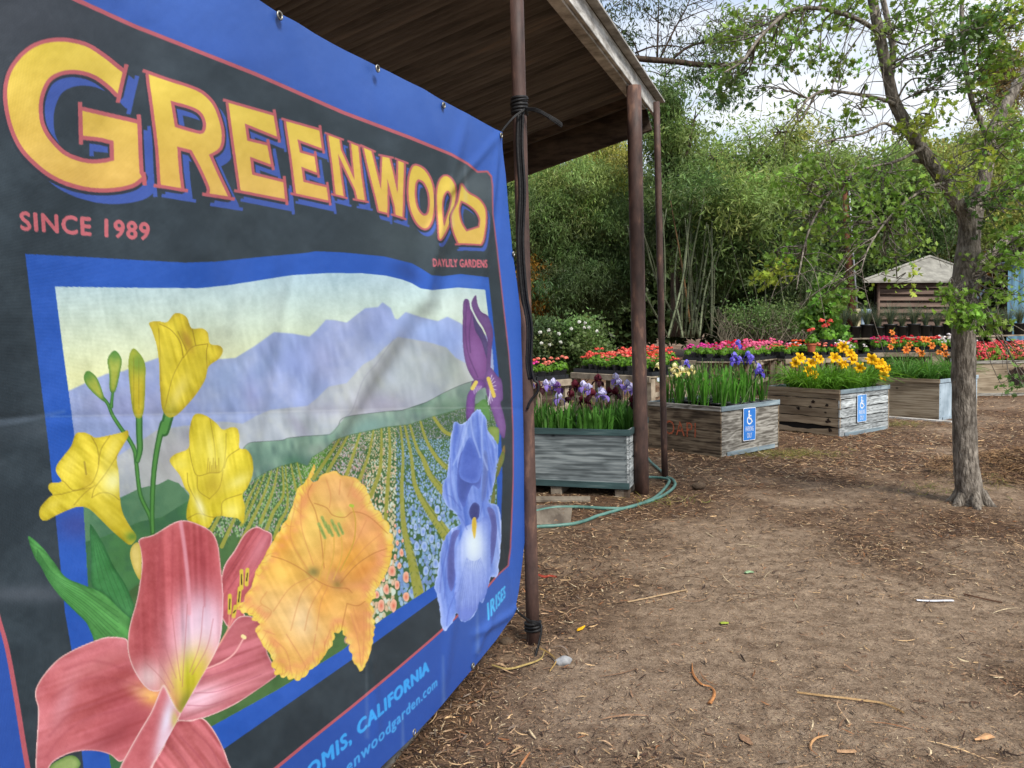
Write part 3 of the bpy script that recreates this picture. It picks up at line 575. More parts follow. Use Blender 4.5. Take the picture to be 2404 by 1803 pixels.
    lines(None, z5, [[(1862, 400), (1850, 520), (1790, 640)], [(1895, 430), (1840, 560), (1770, 680)]], (220, 150, 130), 2, .9)
    pl2 = petal(z5((1380, 1330), (1450, 1275), (1550, 1275), (1640, 1255), (1720, 1330), (1800, 1470), (1850, 1600), (1880, 1760), (1700, 2100), (1300, 2200), (1150, 1900), (1230, 1659), (1330, 1480)), (190, 98, 104), (170, 78, 88), 14, rim=RIM, rimw=2)
    streak(pl2, 52, 120, 7, (18, 16, 18)); streak(pl2, 52, 160, 30, (22, 16, 18))
    lines(pl2, z5, [[(1460, 1400), (1600, 1550), (1700, 1700)], [(1560, 1340), (1700, 1480), (1780, 1640)], [(1400, 1480), (1500, 1600), (1560, 1720)]], (160, 72, 88), 3, .5, 3)
    # small bud and frame behind lower left petal
    b = petal(z5((400, 1659), (470, 1600), (560, 1560), (620, 1570), (655, 1620), (640, 1659), (560, 1760), (420, 1760)), (140, 166, 92), (90, 130, 60), 7)
    pl = petal(z5((1035, 622), (960, 598), (860, 600), (750, 635), (600, 700), (470, 780), (360, 900), (295, 1010), (288, 1090), (310, 1180), (305, 1350), (295, 1500), (290, 1659), (300, 1800), (380, 1760), (400, 1659), (450, 1600), (560, 1545), (680, 1520), (800, 1525), (900, 1555), (985, 1610), (1100, 1500), (1180, 1360), (1260, 1200), (1310, 1035), (1180, 980), (1090, 850), (1050, 720)), P, (196, 104, 112), 26, rim=RIM, rimw=2, mott=18)
    for g in [(150, 1650, 80, 22, 110, (206, 130, 140), .7), (230, 1560, 100, 20, 155, (200, 116, 120), .6), (300, 1690, 90, 60, -50, (166, 70, 78), .8), (250, 1740, 80, 20, -20, (160, 70, 80), .5), (352, 1632, 32, 20, 25, (222, 170, 60), .9), (330, 1620, 36, 18, 20, (224, 160, 140), .5)]: glow(pl, *g)
    streak(pl, -20, 130, 7, (10, 10, 12)); streak(pl, -28, 200, 40, (18, 18, 20))
    lines(pl, z5, [[(400, 1400), (600, 1200), (900, 1110), (1200, 1090)], [(380, 1560), (500, 1400), (700, 1260), (1000, 1180)], [(430, 1080), (650, 950), (900, 930), (1150, 1000)], [(520, 860), (750, 790), (1000, 850)]], (158, 66, 78), 4, .35, 8)
    pn = petal(z5((1330, 990), (1300, 1035), (1230, 1200), (1130, 1370), (1040, 1530), (970, 1670), (900, 1900), (1120, 1900), (1230, 1659), (1330, 1480), (1440, 1280), (1467, 1212), (1420, 1160), (1370, 1060)), (190, 96, 104), (206, 140, 148), 6, rim=RIM, rimw=2)
    glow(pn, 392, 1690, 16, 70, 14, (216, 204, 226), 1.); glow(pn, 385, 1740, 14, 40, 30, (222, 196, 216), .8); glow(pn, 410, 1690, 8, 20, 0, (190, 190, 90), .7)
    pc_ = petal(z4((1130, 1060), (1250, 1020), (1400, 930), (1500, 905), (1620, 940), (1720, 1000), (1770, 1100), (1790, 1250), (1810, 1450))+z5((1815, 300), (1805, 500), (1780, 650), (1720, 780), (1660, 880), (1590, 1000), (1500, 1160), (1465, 1214), (1420, 1160), (1370, 1060), (1330, 990), (1300, 1035), (1230, 1035), (1160, 980), (1080, 850), (1040, 720), (1040, 600), (1060, 480), (1110, 300), (1140, 120))+z4((1152, 1250), (1140, 1150)), (184, 82, 88), (192, 96, 100), 18, rim=RIM, rimw=2, mott=20)
    for g in [(455, 1500, 60, 110, 12, (222, 196, 220), .9), (470, 1450, 46, 60, 0, (224, 200, 224), .6), (350, 1590, 40, 40, 30, (228, 196, 200), .9), (500, 1480, 24, 60, 0, (226, 206, 230), .5), (440, 1580, 36, 60, 25, (214, 206, 90), .95), (450, 1600, 30, 60, 24, (190, 182, 30), .9), (432, 1650, 12, 30, 24, (120, 130, 30), .8), (480, 1330, 60, 60, 0, (176, 66, 76), .4)]: glow(pc_, *g)
    streak(pc_, 88, 120, 7, (12, 9, 10)); streak(pc_, 86, 200, 26, (16, 12, 12))
    lines(pc_, z4, [[(1465, 910), (1500, 1150), (1530, 1450), (1535, 1660)]], (218, 150, 166), 9, .8, 4)
    lines(pc_, z5, [[(1520, 330), (1505, 600), (1490, 800), (1480, 1000)], [(1400, 420), (1430, 700), (1465, 950)], [(1300, 480), (1350, 700), (1430, 930)], [(1230, 680), (1330, 860), (1410, 1010)], [(1650, 350), (1620, 650), (1540, 880)], [(1730, 450), (1680, 680), (1560, 900)], [(1180, 800), (1300, 920), (1380, 1040)]], (176, 104, 110), 2, .6, 2)
    lines(pc_, z4, [[(1300, 1010), (1290, 1300), (1260, 1659)], [(1400, 960), (1400, 1300), (1390, 1659)], [(1620, 960), (1650, 1300), (1660, 1600)]], (162, 62, 74), 4, .35, 5)
    b = petal(z4((1120, 1085), (1145, 1160), (1150, 1260), (1140, 1390), (1090, 1310), (1058, 1200), (1070, 1120)), (220, 200, 110), (200, 180, 80), 6)
    # orange ruffled daylily
    oo = z6((1020, 120), (1025, 180), (990, 260), (1020, 290), (1110, 210), (1210, 185), (1270, 220), (1400, 245), (1450, 290), (1500, 340), (1540, 440), (1560, 500), (1640, 590), (1700, 680), (1740, 790), (1745, 900), (1720, 1050), (1660, 1180), (1600, 1270), (1580, 1350), (1550, 1370), (1560, 1480), (1570, 1600)) \
        + z9((1160, 190), (1150, 320), (1120, 430), (1072, 512), (1035, 470), (1000, 380), (960, 260), (930, 240), (890, 260), (880, 320), (830, 390), (790, 450), (720, 510), (690, 545), (640, 572), (560, 555), (495, 530), (465, 460), (460, 400), (430, 375), (400, 330), (350, 230), (385, 190), (330, 160), (325, 130), (240, 100), (235, 60)) \
        + z6((320, 1450), (440, 1250), (480, 1110), (540, 1010), (620, 860), (720, 700), (800, 560), (850, 400), (870, 340), (930, 290), (980, 200))
    so_ = smooth(oo, 8); tg = np.roll(so_, -1, 0)-np.roll(so_, 1, 0); nr_ = np.stack([tg[:, 1], -tg[:, 0]], 1); nr_ /= np.maximum(np.hypot(*nr_.T), 1e-6)[:, None]
    arc = np.cumsum(np.hypot(*np.diff(so_, axis=0, prepend=so_[:1]).T)); amp = np.where((so_[:, 1] > 1330) | (so_[:, 0] > 880), 4.2, 1.4)*(.55+.45*np.sin(arc/37))
    so_ = so_+nr_*(amp*(np.abs(np.sin(arc/7.5+1.5*np.sin(arc/31)))*2-1)+rs.normal(0, .5, len(so_)))[:, None]
    of = petal(so_, (228, 172, 84), (230, 200, 76), 6, rim=(206, 160, 52), rimw=1.5, sm=0)
    ogs = [((1230, 400), 60, 50, 0, (226, 170, 110), .9), ((1000, 700), 50, 90, 20, (232, 196, 96), .8), ((900, 450), 20, 60, 14, (214, 146, 70), .8), ((700, 850), 30, 50, 30, (220, 150, 48), .8), ((1480, 760), 36, 60, 20, (228, 160, 104), .9), ((1500, 1080), 60, 20, -35, (214, 138, 60), .9), ((1350, 1000), 60, 26, -50, (224, 156, 52), .8),
           ((1200, 1180), 22, 20, 0, (176, 120, 90), .8), ((1010, 1120), 16, 12, 0, (110, 110, 60), .9), ((1230, 1240), 12, 10, 0, (120, 110, 50), .8), ((700, 1150), 60, 40, 0, (236, 186, 76), .8), ((600, 1450), 50, 60, 0, (232, 190, 120), .8), ((950, 1560), 50, 60, 0, (236, 212, 170), .8), ((1100, 1400), 30, 60, 10, (230, 160, 60), .7), ((1250, 600), 16, 14, 0, (234, 206, 100), .9), ((1450, 1240), 50, 12, -10, (222, 150, 90), .8), ((1640, 980), 14, 40, 10, (228, 150, 110), .6), ((1450, 1600), 30, 50, 0, (214, 140, 80), .9)]
    for (c, rx, ry, a, col, al) in ogs: glow(of, *z6(c)[0], rx, ry, a, col, al)
    streak(of, 62, 120, 7, (9, 9, 7)); streak(of, 75, 120, 26, (10, 10, 8)); streak(of, 0, 30, 14, (10, 8, 6))
    pp = np.array(oo); sm_ = smooth(oo, 8)
    cen = np.array([760., 1260.])
    for q in sm_[60::2]:
        d = cen-q; d /= np.hypot(*d); j = rs.uniform(3, 12)
        glow(of, *(q+d*j), rs.uniform(5, 12), rs.uniform(4, 9), rs.uniform(0, 90), [(236, 214, 84), (232, 200, 70), (240, 222, 120)][rs.randint(3)], .55)
        if rs.rand() < .55: e = q+d*rs.uniform(14, 34); stroke([tuple(q+d*3), tuple((q+e)/2+rs.normal(0, 3, 2)), tuple(e)], [2.5, 1.2], (206, 130, 74), .6, clip=of, soft=1.5)
    for q in sm_[60::5]:
        d = cen-q; d /= np.hypot(*d); glow(of, *(q+d*rs.uniform(22, 34)), 9, 7, 0, (226, 146, 96), .45)
    lines(of, z6, [[(620, 970), (750, 1010), (900, 1090), (1050, 1200), (1190, 1260), (1320, 1270), (1370, 1310)], [(1000, 300), (960, 400), (1030, 560), (1080, 800), (1110, 1080)], [(1320, 1420), (1290, 1560), (1270, 1659)], [(1320, 1410), (1420, 1430), (1490, 1390)], [(1020, 480), (1130, 520), (1190, 590), (1300, 610), (1380, 560), (1520, 600), (1700, 760)], [(1690, 900), (1560, 950), (1400, 1060), (1260, 1220)]], (176, 106, 50), 2, .7, 2)
    lines(of, z6, [[(1040, 1180), (900, 1320), (800, 1659)], [(1150, 1240), (1080, 1400), (1040, 1659)], [(1000, 1160), (800, 1260), (640, 1480)], [(1100, 1230), (980, 1450), (930, 1659)], [(840, 500), (800, 800), (960, 1100)], [(900, 420), (900, 700), (1010, 1050)], [(1500, 640), (1400, 850), (1250, 1100)], [(1640, 760), (1480, 900), (1280, 1140)], [(1130, 260), (1170, 400), (1160, 520)], [(1260, 260), (1250, 400)], [(1380, 280), (1330, 420)], [(580, 1300), (520, 1400), (620, 1480), (560, 1580)], [(1380, 1450), (1440, 1659)], [(1500, 1450), (1500, 1659)]], (206, 132, 76), 2.2, .55, 2.5)
    lines(of, z9, [[(480, 300), (560, 380), (600, 540)], [(560, 260), (660, 420), (700, 500)], [(760, 260), (740, 400), (760, 470)], [(860, 230), (820, 340)], [(1000, 120), (1050, 300), (1070, 480)], [(1090, 100), (1090, 300), (1080, 470)], [(1130, 120), (1130, 300)], [(400, 230), (480, 260)]], (206, 126, 84), 2.2, .55, 2.5)
    for dx, dy, w_ in ((1120, 790, 0), (1200, 770, 0), (1270, 770, 0)):
        stroke(z6((dx, dy), (dx-10+(dx-1150)*.1, dy+200), (1060+(dx-1120)*.9, 1190)), 3, (214, 168, 70), .9)
    stroke(z6((1365, 500), (1400, 640), (1380, 850), (1260, 1110)), 2.6, (196, 160, 50), .9); stroke(z6((1355, 500), (1375, 505)), 7, (170, 196, 60))
    for x, y in ((1080, 700), (1110, 640), (1140, 690), (1170, 720), (1100, 740), (1200, 670), (1230, 720), (1265, 700)):
        stroke(z6((x-20, y-30), (x+18, y+60)), 7, (150, 170, 84), .95); stroke(z6((x-14, y-10), (x+18, y+55)), 2, (90, 120, 50), .6)
    # purple iris
    ul = petal(z7((445, 235), (485, 222), (500, 290), (520, 330), (560, 410), (600, 470), (640, 570), (650, 700), (640, 850), (570, 900), (520, 860), (470, 760), (440, 600), (438, 400)), (112, 66, 130), (88, 56, 112), 6)
    glow(ul, 1120, 840, 16, 50, -10, (136, 90, 156), .8); lines(ul, z7, [[(470, 240), (460, 450), (480, 650), (560, 850)], [(510, 330), (490, 500), (500, 650)]], (76, 46, 100), 2.5, .7)
    dk = petal(z7((520, 350), (560, 410), (600, 470), (640, 570), (655, 700), (640, 720), (590, 560), (540, 470)), (74, 62, 112), (70, 56, 104), 4)
    ur = petal(z7((545, 185), (560, 260), (590, 320), (640, 350), (670, 420), (685, 500), (670, 650), (660, 800), (630, 850), (632, 720), (640, 560), (610, 460), (560, 380), (520, 300), (510, 240)), (104, 72, 130), (92, 60, 116), 6)
    fr = petal(z7((620, 830), (660, 770), (720, 840), (755, 880), (765, 1020), (745, 1060), (770, 1150), (788, 1250), (775, 1345), (740, 1310), (700, 1200), (650, 1050), (620, 920)), (118, 80, 146), (96, 64, 122), 7)
    fl = petal(z7((500, 950), (520, 880), (600, 870), (630, 930), (600, 940), (545, 990), (530, 1140), (475, 1210), (465, 1100), (475, 1000)), (116, 70, 148), (92, 58, 120), 6)
    for k in range(11):
        a = -1.2+k*.33; (x, y), = z7((655, 930))
        stroke([(x, y-10+k*3), (x+math.cos(a)*15, y-12+k*4+math.sin(a)*18)], 1.8, (206, 200, 226), .9, sm=0)
    for k in range(6): stroke(z7((520+k*14, 920), (545+k*10-15, 985-k*8)), 1.6, (206, 200, 226), .8, sm=0)
    stroke(z7((645, 860), (690, 1000)), 9, (214, 190, 80)); stroke(z7((515, 940), (545, 890)), 9, (214, 196, 90))
    stroke(z7((625, 1000), (650, 1130), (680, 1300)), 2.5, (50, 90, 50)); petal(z7((640, 1270), (700, 1250), (735, 1280), (730, 1380), (700, 1400)), (126, 150, 70), (100, 130, 60), 4)
    petal(z7((540, 1100), (600, 1030), (640, 1060), (660, 1200), (600, 1160)), (84, 136, 70), (80, 130, 66), 4)
    og = petal(z7((775, 1400), (780, 1480), (745, 1600), (720, 1659), (700, 1659), (740, 1500)), (140, 106, 60), (120, 100, 50), 4)
    petal(z8((1060, 0), (1070, 80), (1000, 250), (990, 450), (950, 470), (980, 300), (1010, 100)), (118, 116, 56), (90, 110, 50), 4)
    # blue iris
    B = (110, 140, 222); BL = (164, 186, 240)
    bi = petal(z7((360, 1240), (390, 1210), (420, 1230), (480, 1200), (510, 1150), (570, 1110), (600, 1140), (630, 1200), (640, 1280), (680, 1330), (720, 1400), (725, 1500), (710, 1600)) + z8((1020, 60), (1000, 200), (960, 380), (930, 450), (1000, 470), (1030, 520), (1045, 650), (1045, 800), (1030, 950), (1010, 1110), (960, 1110), (940, 1170), (915, 1220), (880, 1340), (850, 1330), (820, 1430), (750, 1500), (700, 1505), (660, 1440), (640, 1450), (610, 1520), (550, 1590), (515, 1540), (500, 1400), (470, 1260), (450, 1180), (480, 1080), (500, 940), (530, 800), (600, 690), (680, 640), (640, 550), (580, 500), (525, 400), (530, 290), (570, 200), (580, 50)) + z7((320, 1600), (330, 1450)), B, (134, 160, 232), 7, rim=(146, 172, 236), rimw=2, rough=.8)
    streak(bi, 82, 80, 5, (26, 22, 14)); streak(bi, 96, 120, 18, (26, 24, 14))
    petal(z8((700, 0), (760, 10), (860, 60), (870, 200), (850, 330), (790, 300), (740, 420), (715, 500), (660, 380), (655, 200), (670, 80)), (66, 88, 168), (84, 108, 196), 8)
    petal(z7((490, 1340), (540, 1400), (580, 1480), (590, 1600), (560, 1700), (470, 1700), (410, 1640), (430, 1480)), (76, 104, 196), (94, 124, 214), 8)
    petal(z8((800, 455), (850, 480), (850, 570), (820, 610), (780, 600), (760, 530)), (56, 66, 130), (66, 80, 150), 4)
    petal(z8((620, 710), (680, 700), (640, 800), (630, 900), (640, 1050), (630, 1180), (600, 1240), (570, 1130), (570, 950), (590, 800)), (78, 88, 160), (90, 104, 184), 5)
    petal(z8((920, 500), (980, 520), (1005, 640), (1000, 800), (960, 1000), (950, 820), (955, 640)), (86, 92, 160), (94, 106, 180), 5)
    petal(z8((890, 0), (920, 20), (930, 200), (910, 400), (870, 440), (880, 200)), (90, 110, 180), (100, 126, 200), 4)
    bf = petal(z8((720, 680), (800, 640), (860, 620), (920, 560), (945, 640), (950, 760), (945, 900), (950, 1000), (930, 1180), (900, 1290), (850, 1330), (820, 1420), (750, 1495), (690, 1495), (650, 1400), (635, 1250), (645, 1130), (630, 1000), (640, 880), (680, 790)), (138, 162, 234), (112, 138, 222), 9, rough=.8)
    streak(bf, 90, 60, 5, (16, 14, 8))
    for g in [(1112, 1290, 26, 50, 0, (206, 224, 246), 1.), (1112, 1270, 16, 30, 0, (214, 232, 240), .8), (1095, 1440, 34, 20, 0, (104, 128, 220), .8)]: glow(bf, *g)
    for k in range(17):
        a = math.radians(52+k*4.8); (x, y), = z8((800, 820))
        stroke([(x+math.cos(a)*26, y+math.sin(a)*40), (x+math.cos(a)*60, y+math.sin(a)*(100+60*math.sin(a)))], 1.3, (92, 116, 210), .5, clip=bf)
    petal(z8((795, 590), (820, 590), (828, 660), (812, 770), (795, 740), (783, 650)), (204, 172, 50), (214, 190, 90), 3)
    lines(bi, z8, [[(600, 760), (560, 1000), (540, 1300)], [(570, 820), (520, 1060), (500, 1250)], [(640, 1250), (580, 1400), (560, 1540)], [(590, 60), (600, 300), (640, 480)], [(780, 0), (790, 200), (785, 280)], [(560, 380), (620, 420), (690, 520)], [(740, 690), (700, 600), (660, 560)], [(930, 150), (900, 350), (860, 560)]], (74, 98, 190), 2.4, .6, 2.5)
    lines(bi, z7, [[(390, 1230), (370, 1400), (350, 1600)], [(440, 1240), (400, 1420), (380, 1640)], [(560, 1130), (560, 1300), (600, 1480)], [(520, 1170), (510, 1340), (560, 1450)], [(620, 1220), (640, 1400), (680, 1600)], [(680, 1360), (680, 1500)]], (80, 108, 200), 2.4, .55, 2.5)
    lines(bi, z7, [[(600, 1150), (590, 1300), (600, 1480), (640, 1600)], [(500, 1180), (520, 1320), (580, 1500)], [(640, 1300), (700, 1420)], [(480, 1220), (430, 1400), (360, 1560)]], BL, 3.4, .6, 3)
    # lower lettering
    text('irises', z8((922, 1345), (1080, 1188), (1080, 1290), (930, 1500)), (70, 176, 240), fat=1.)
    text('town', z9((628, 1232), (1530, 438), (1535, 524), (640, 1352)), (52, 158, 240), fat=2.)
    text('web', z9((805, 1290), (1588, 552), (1592, 632), (812, 1412)), (60, 150, 226), fat=1.)
    # weathering: faint water runs and a horizontal crease
    for x, y, h_, a in ((1040, 1600, 60, .22), (860, 1640, 90, .16), (1120, 1480, 50, .2), (945, 1740, 60, .25), (1092, 430, 40, .22), (1060, 470, 60, .2)):
        stroke([(x, y-h_), (x+2, y+h_)], [2, 9], (190, 196, 206), a, soft=8)
    stroke([(-100, 1009), (60, 984), (150, 966)], [20, 14, 6], (150, 164, 190), .22, soft=8)
    stroke([(120, 978), (600, 968), (1000, 958), (1200, 958)], 3, (220, 226, 230), .18, soft=4)
    # grommet weave tint
    C += NF[..., None]*5+NZ[..., None]*7
    return np.clip(C, 2, 250)/255.
# ---------------------------------------------------------------- ground
def vnoise(x, y, s, seed=0):
    x = np.asarray(x, float)/s+seed*17.3; y = np.asarray(y, float)/s+seed*7.7; xi = np.floor(x).astype(int); yi = np.floor(y).astype(int); fx = x-xi; fy = y-yi
    def h(a, b): v = np.sin(a*127.1+b*311.7+seed*13.)*43758.5453; return v-np.floor(v)
    fx = fx*fx*(3-2*fx); fy = fy*fy*(3-2*fy)
    return (h(xi, yi)*(1-fx)+h(xi+1, yi)*fx)*(1-fy)+(h(xi, yi+1)*(1-fx)+h(xi+1, yi+1)*fx)*fy
PILE = G(2440, 1150)
def hgt(x, y):
    d = np.hypot((x-PILE[0]-.5)/1.1, (y-PILE[1]-.4)/.8)
    return (vnoise(x, y, .9, 1)-.5)*.03+(vnoise(x, y, .23, 2)-.5)*.006+(vnoise(x, y, .07, 3)-.5)*.003+.26*np.exp(-d*d)
def wet(x, y):                                          # 1 where shredded bark lies thick, 0 on the trodden path
    path = np.exp(-((x-(.75+.36*(y-2)))/(1.2+.10*y))**2)*np.clip((7.2-y)/2.5, 0, 1)
    left = np.clip(1-np.abs(x-(-.35+.37*(y-2.6)))/.55, 0, 1)
    return np.clip(.85-path*.9+(vnoise(x, y, .9, 5)-.5)*1.3+(vnoise(x, y, .33, 6)-.5)*.7+(vnoise(x, y, .12, 8)-.5)*.3+left*.5, 0, 1)
xs = np.unique(np.concatenate([np.linspace(-160, -6, 12), np.arange(-6, -1.5, .35), np.arange(-1.5, 7.5, .045), np.arange(7.5, 16, .35), np.linspace(16, 200, 14)]))
ys = np.unique(np.concatenate([np.linspace(-40, 0, 5), np.arange(0, 1.6, .3), np.arange(1.6, 10, .045), np.arange(10, 26, .3), np.linspace(26, 420, 14)]))
X, Y = np.meshgrid(xs, ys, indexing='ij'); Zg = hgt(X, Y); Zg = np.where((Y > 30) | (X < -8) | (X > 20), 0, Zg)
a, b = X.shape; I = (np.arange(a-1)[:, None]*b+np.arange(b-1)[None]).ravel()
gm = bpy.data.materials.new('dirt'); gm.use_nodes = True; n = gm.node_tree; B = n.nodes['Principled BSDF']; Lk = n.links.new
B.inputs['Roughness'].default_value = .95; B.inputs['Specular IOR Level'].default_value = .15
t = n.nodes.new('ShaderNodeTexCoord')
def noz(s, d=8, r=.6):
    q = n.nodes.new('ShaderNodeTexNoise'); q.inputs['Scale'].default_value = s; q.inputs['Detail'].default_value = d; q.inputs['Roughness'].default_value = r; Lk(t.outputs['Object'], q.inputs[0]); return q
at = n.nodes.new('ShaderNodeAttribute'); at.attribute_name = 'Col'
n1 = noz(9, 12, .8); r1 = n.nodes.new('ShaderNodeValToRGB'); r1.color_ramp.elements[0].position = .36; r1.color_ramp.elements[0].color = (*lin((104, 87, 72)), 1); r1.color_ramp.elements[1].position = .63; r1.color_ramp.elements[1].color = (*lin((170, 151, 131)), 1)
r1b = n.nodes.new('ShaderNodeValToRGB'); r1b.color_ramp.elements[0].position = .36; r1b.color_ramp.elements[0].color = (*lin((54, 40, 32)), 1); r1b.color_ramp.elements[1].position = .66; r1b.color_ramp.elements[1].color = (*lin((124, 98, 76)), 1)
Lk(n1.outputs[0], r1.inputs[0]); Lk(n1.outputs[0], r1b.inputs[0]); mxg = n.nodes.new('ShaderNodeMix'); mxg.data_type = 'RGBA'; Lk(at.outputs[0], mxg.inputs[0]); Lk(r1.outputs[0], mxg.inputs[6]); Lk(r1b.outputs[0], mxg.inputs[7])
vg = n.nodes.new('ShaderNodeTexVoronoi'); vg.inputs['Scale'].default_value = 190; Lk(t.outputs['Object'], vg.inputs[0])
vr = n.nodes.new('ShaderNodeValToRGB'); vr.color_ramp.elements[0].position = .0; vr.color_ramp.elements[0].color = (1.35, 1.3, 1.25, 1); vr.color_ramp.elements[1].position = .5; vr.color_ramp.elements[1].color = (.8, .78, .76, 1); Lk(vg.outputs['Distance'], vr.inputs[0])
mg = n.nodes.new('ShaderNodeMix'); mg.data_type = 'RGBA'; mg.blend_type = 'MULTIPLY'; mg.inputs[0].default_value = .8; Lk(mxg.outputs[2], mg.inputs[6]); Lk(vr.outputs[0], mg.inputs[7]); 
n3 = noz(110, 6, .9); r3 = n.nodes.new('ShaderNodeValToRGB'); r3.color_ramp.elements[0].position = .38; r3.color_ramp.elements[0].color = (.42, .40, .38, 1); r3.color_ramp.elements[1].position = .60; r3.color_ramp.elements[1].color = (1.3, 1.28, 1.24, 1); Lk(n3.outputs[0], r3.inputs[0])
mg2 = n.nodes.new('ShaderNodeMix'); mg2.data_type = 'RGBA'; mg2.blend_type = 'MULTIPLY'; mg2.inputs[0].default_value = .75; Lk(mg.outputs[2], mg2.inputs[6]); Lk(r3.outputs[0], mg2.inputs[7]); Lk(mg2.outputs[2], B.inputs['Base Color'])
nb = noz(60, 10, .85); bp = n.nodes.new('ShaderNodeBump'); bp.inputs['Strength'].default_value = .9; bp.inputs['Distance'].default_value = .010; Lk(nb.outputs[0], bp.inputs['Height']); Lk(bp.outputs[0], B.inputs['Normal'])
wv = wet(X, Y); g_o = mk('ground', np.stack([X, Y, Zg], -1).reshape(-1, 3), np.stack([I, I+b, I+b+1, I+1], 1), gm, None, np.repeat(wv.reshape(-1, 1), 3, 1), True)
props(g_o, 'brown trodden dirt yard scattered with bark', kind='structure')
# ---------------------------------------------------------------- shredded bark, straw and leaf bits
def strips(P, ang, L, Wd, bend, tilt, colr, seg=3):
    N = len(P); t = np.linspace(-.5, .5, seg+1); u = np.stack([np.cos(ang), np.sin(ang), tilt], 1); s = np.stack([-np.sin(ang), np.cos(ang), R.normal(0, .35, N)], 1)
    V = np.zeros((N, seg+1, 2, 3))
    for i, tt in enumerate(t):
        c = P+u*(L*tt)[:, None]+s*(bend*L*(tt*tt*4-.33))[:, None]; c[:, 2] += np.abs(bend)*L*.3*(1-4*tt*tt)
        ww = Wd*(1-.6*abs(2*tt)**2); V[:, i, 0] = c-s*(ww/2)[:, None]; V[:, i, 1] = c+s*(ww/2)[:, None]
    base = np.arange(N)[:, None]*(2*(seg+1)); F = np.concatenate([base+np.array([[2*i, 2*i+2, 2*i+3, 2*i+1]]) for i in range(seg)])
    return V.reshape(-1, 3), F, np.repeat(colr, 2*(seg+1), 0)
m_lit = M('bark_chips', (1., 1., 1.), (.7, .7, .7), 60, rough=.9, bump=0, col=True)
def scatter(N, y0, y1, dens, lo, hi, name_seed):
    P = []
    while len(P) < N:
        k = N*3; yy = y0*(y1/y0)**R.rand(k); xx = (R.rand(k)*1.5-.72)*yy*.98+.05; keep = R.rand(k) < dens(xx, yy); P += list(zip(xx[keep], yy[keep]))
    P = np.array(P[:N]); return P
PAL = np.array([lin(c)*1.3 for c in ((158, 130, 102), (124, 96, 74), (92, 70, 54), (66, 48, 38), (44, 32, 26), (176, 146, 108), (112, 98, 86), (136, 92, 60), (188, 170, 138))])
VV = []; FF = []; CC = []; off = 0
for N, y0, y1, (l0, l1), w_, seg, dn, pr in ((125000, 1.9, 5.5, (.004, .018), .0042, 1, lambda x, y: np.clip(wet(x, y)*.6+.5, 0, 1), [.13, .14, .14, .2, .16, .08, .08, .03, .04]),
                                         (75000, 4.2, 12, (.015, .05), .0075, 1, lambda x, y: np.clip(wet(x, y)*.85+.25, 0, 1), [.17, .15, .14, .16, .12, .11, .07, .04, .04]),
                                         (15000, 2.0, 8, (.025, .065), .0055, 3, lambda x, y: wet(x, y)**1.3*.9+.07, [.16, .17, .2, .15, .1, .08, .06, .05, .03]),
                                         (46000, 7.5, 26, (.035, .10), .015, 1, lambda x, y: wet(x, y)*.9+.1, [.24, .2, .12, .08, .06, .12, .06, .08, .04]),
                                         (200, 2.2, 11, (.08, .22), .0042, 5, lambda x, y: np.ones_like(x)*.5, [.15, .1, .15, .1, .05, .15, .1, .05, .15])):
    P2 = scatter(N, y0, y1, dn, 0, 0, 0); N = len(P2); z = hgt(P2[:, 0], P2[:, 1]); sc_d = (1 if seg > 1 else np.ones(N))
    L_ = R.uniform(l0, l1, N); tl = R.normal(0, .16 if seg < 5 else .03, N); P3 = np.column_stack([P2, z+.004+np.abs(tl)*L_*.4+R.rand(N)*.006])
    c = PAL[R.choice(len(PAL), N, p=np.array(pr)/np.sum(pr))]*R.uniform(.7, 1.25, (N, 1))
    V, F, C_ = strips(P3, R.rand(N)*math.pi*2, L_, w_*R.uniform(.5, 1.6, N), R.normal(0, .09, N), tl, c, seg)
    VV.append(V); FF.append(F+off); CC.append(C_); off += len(V)
# pile of straw by the tree
N = 5200; th = R.rand(N)*6.28; rr = np.sqrt(R.rand(N)); P2 = np.column_stack([PILE[0]+.5+np.cos(th)*rr*1.2, PILE[1]+.4+np.sin(th)*rr*.9])
c = np.array([lin(q) for q in ((140, 106, 72), (116, 86, 62), (166, 134, 96), (88, 64, 48))])[R.randint(4, size=N)]
V, F, C_ = strips(np.column_stack([P2, hgt(P2[:, 0], P2[:, 1])+.015+R.rand(N)*.02]), R.rand(N)*6.28, R.uniform(.06, .2, N), np.full(N, .006), R.normal(0, .2, N), R.normal(0, .25, N), c, 3)
VV.append(V); FF.append(F+off); CC.append(C_); off += len(V)
props(mk('bark_mulch', np.concatenate(VV), [tuple(f) for q in FF for f in q], m_lit, None, np.concatenate(CC)), 'shredded bark, twigs and dry leaf bits strewn over the dirt', 'mulch', kind='stuff')
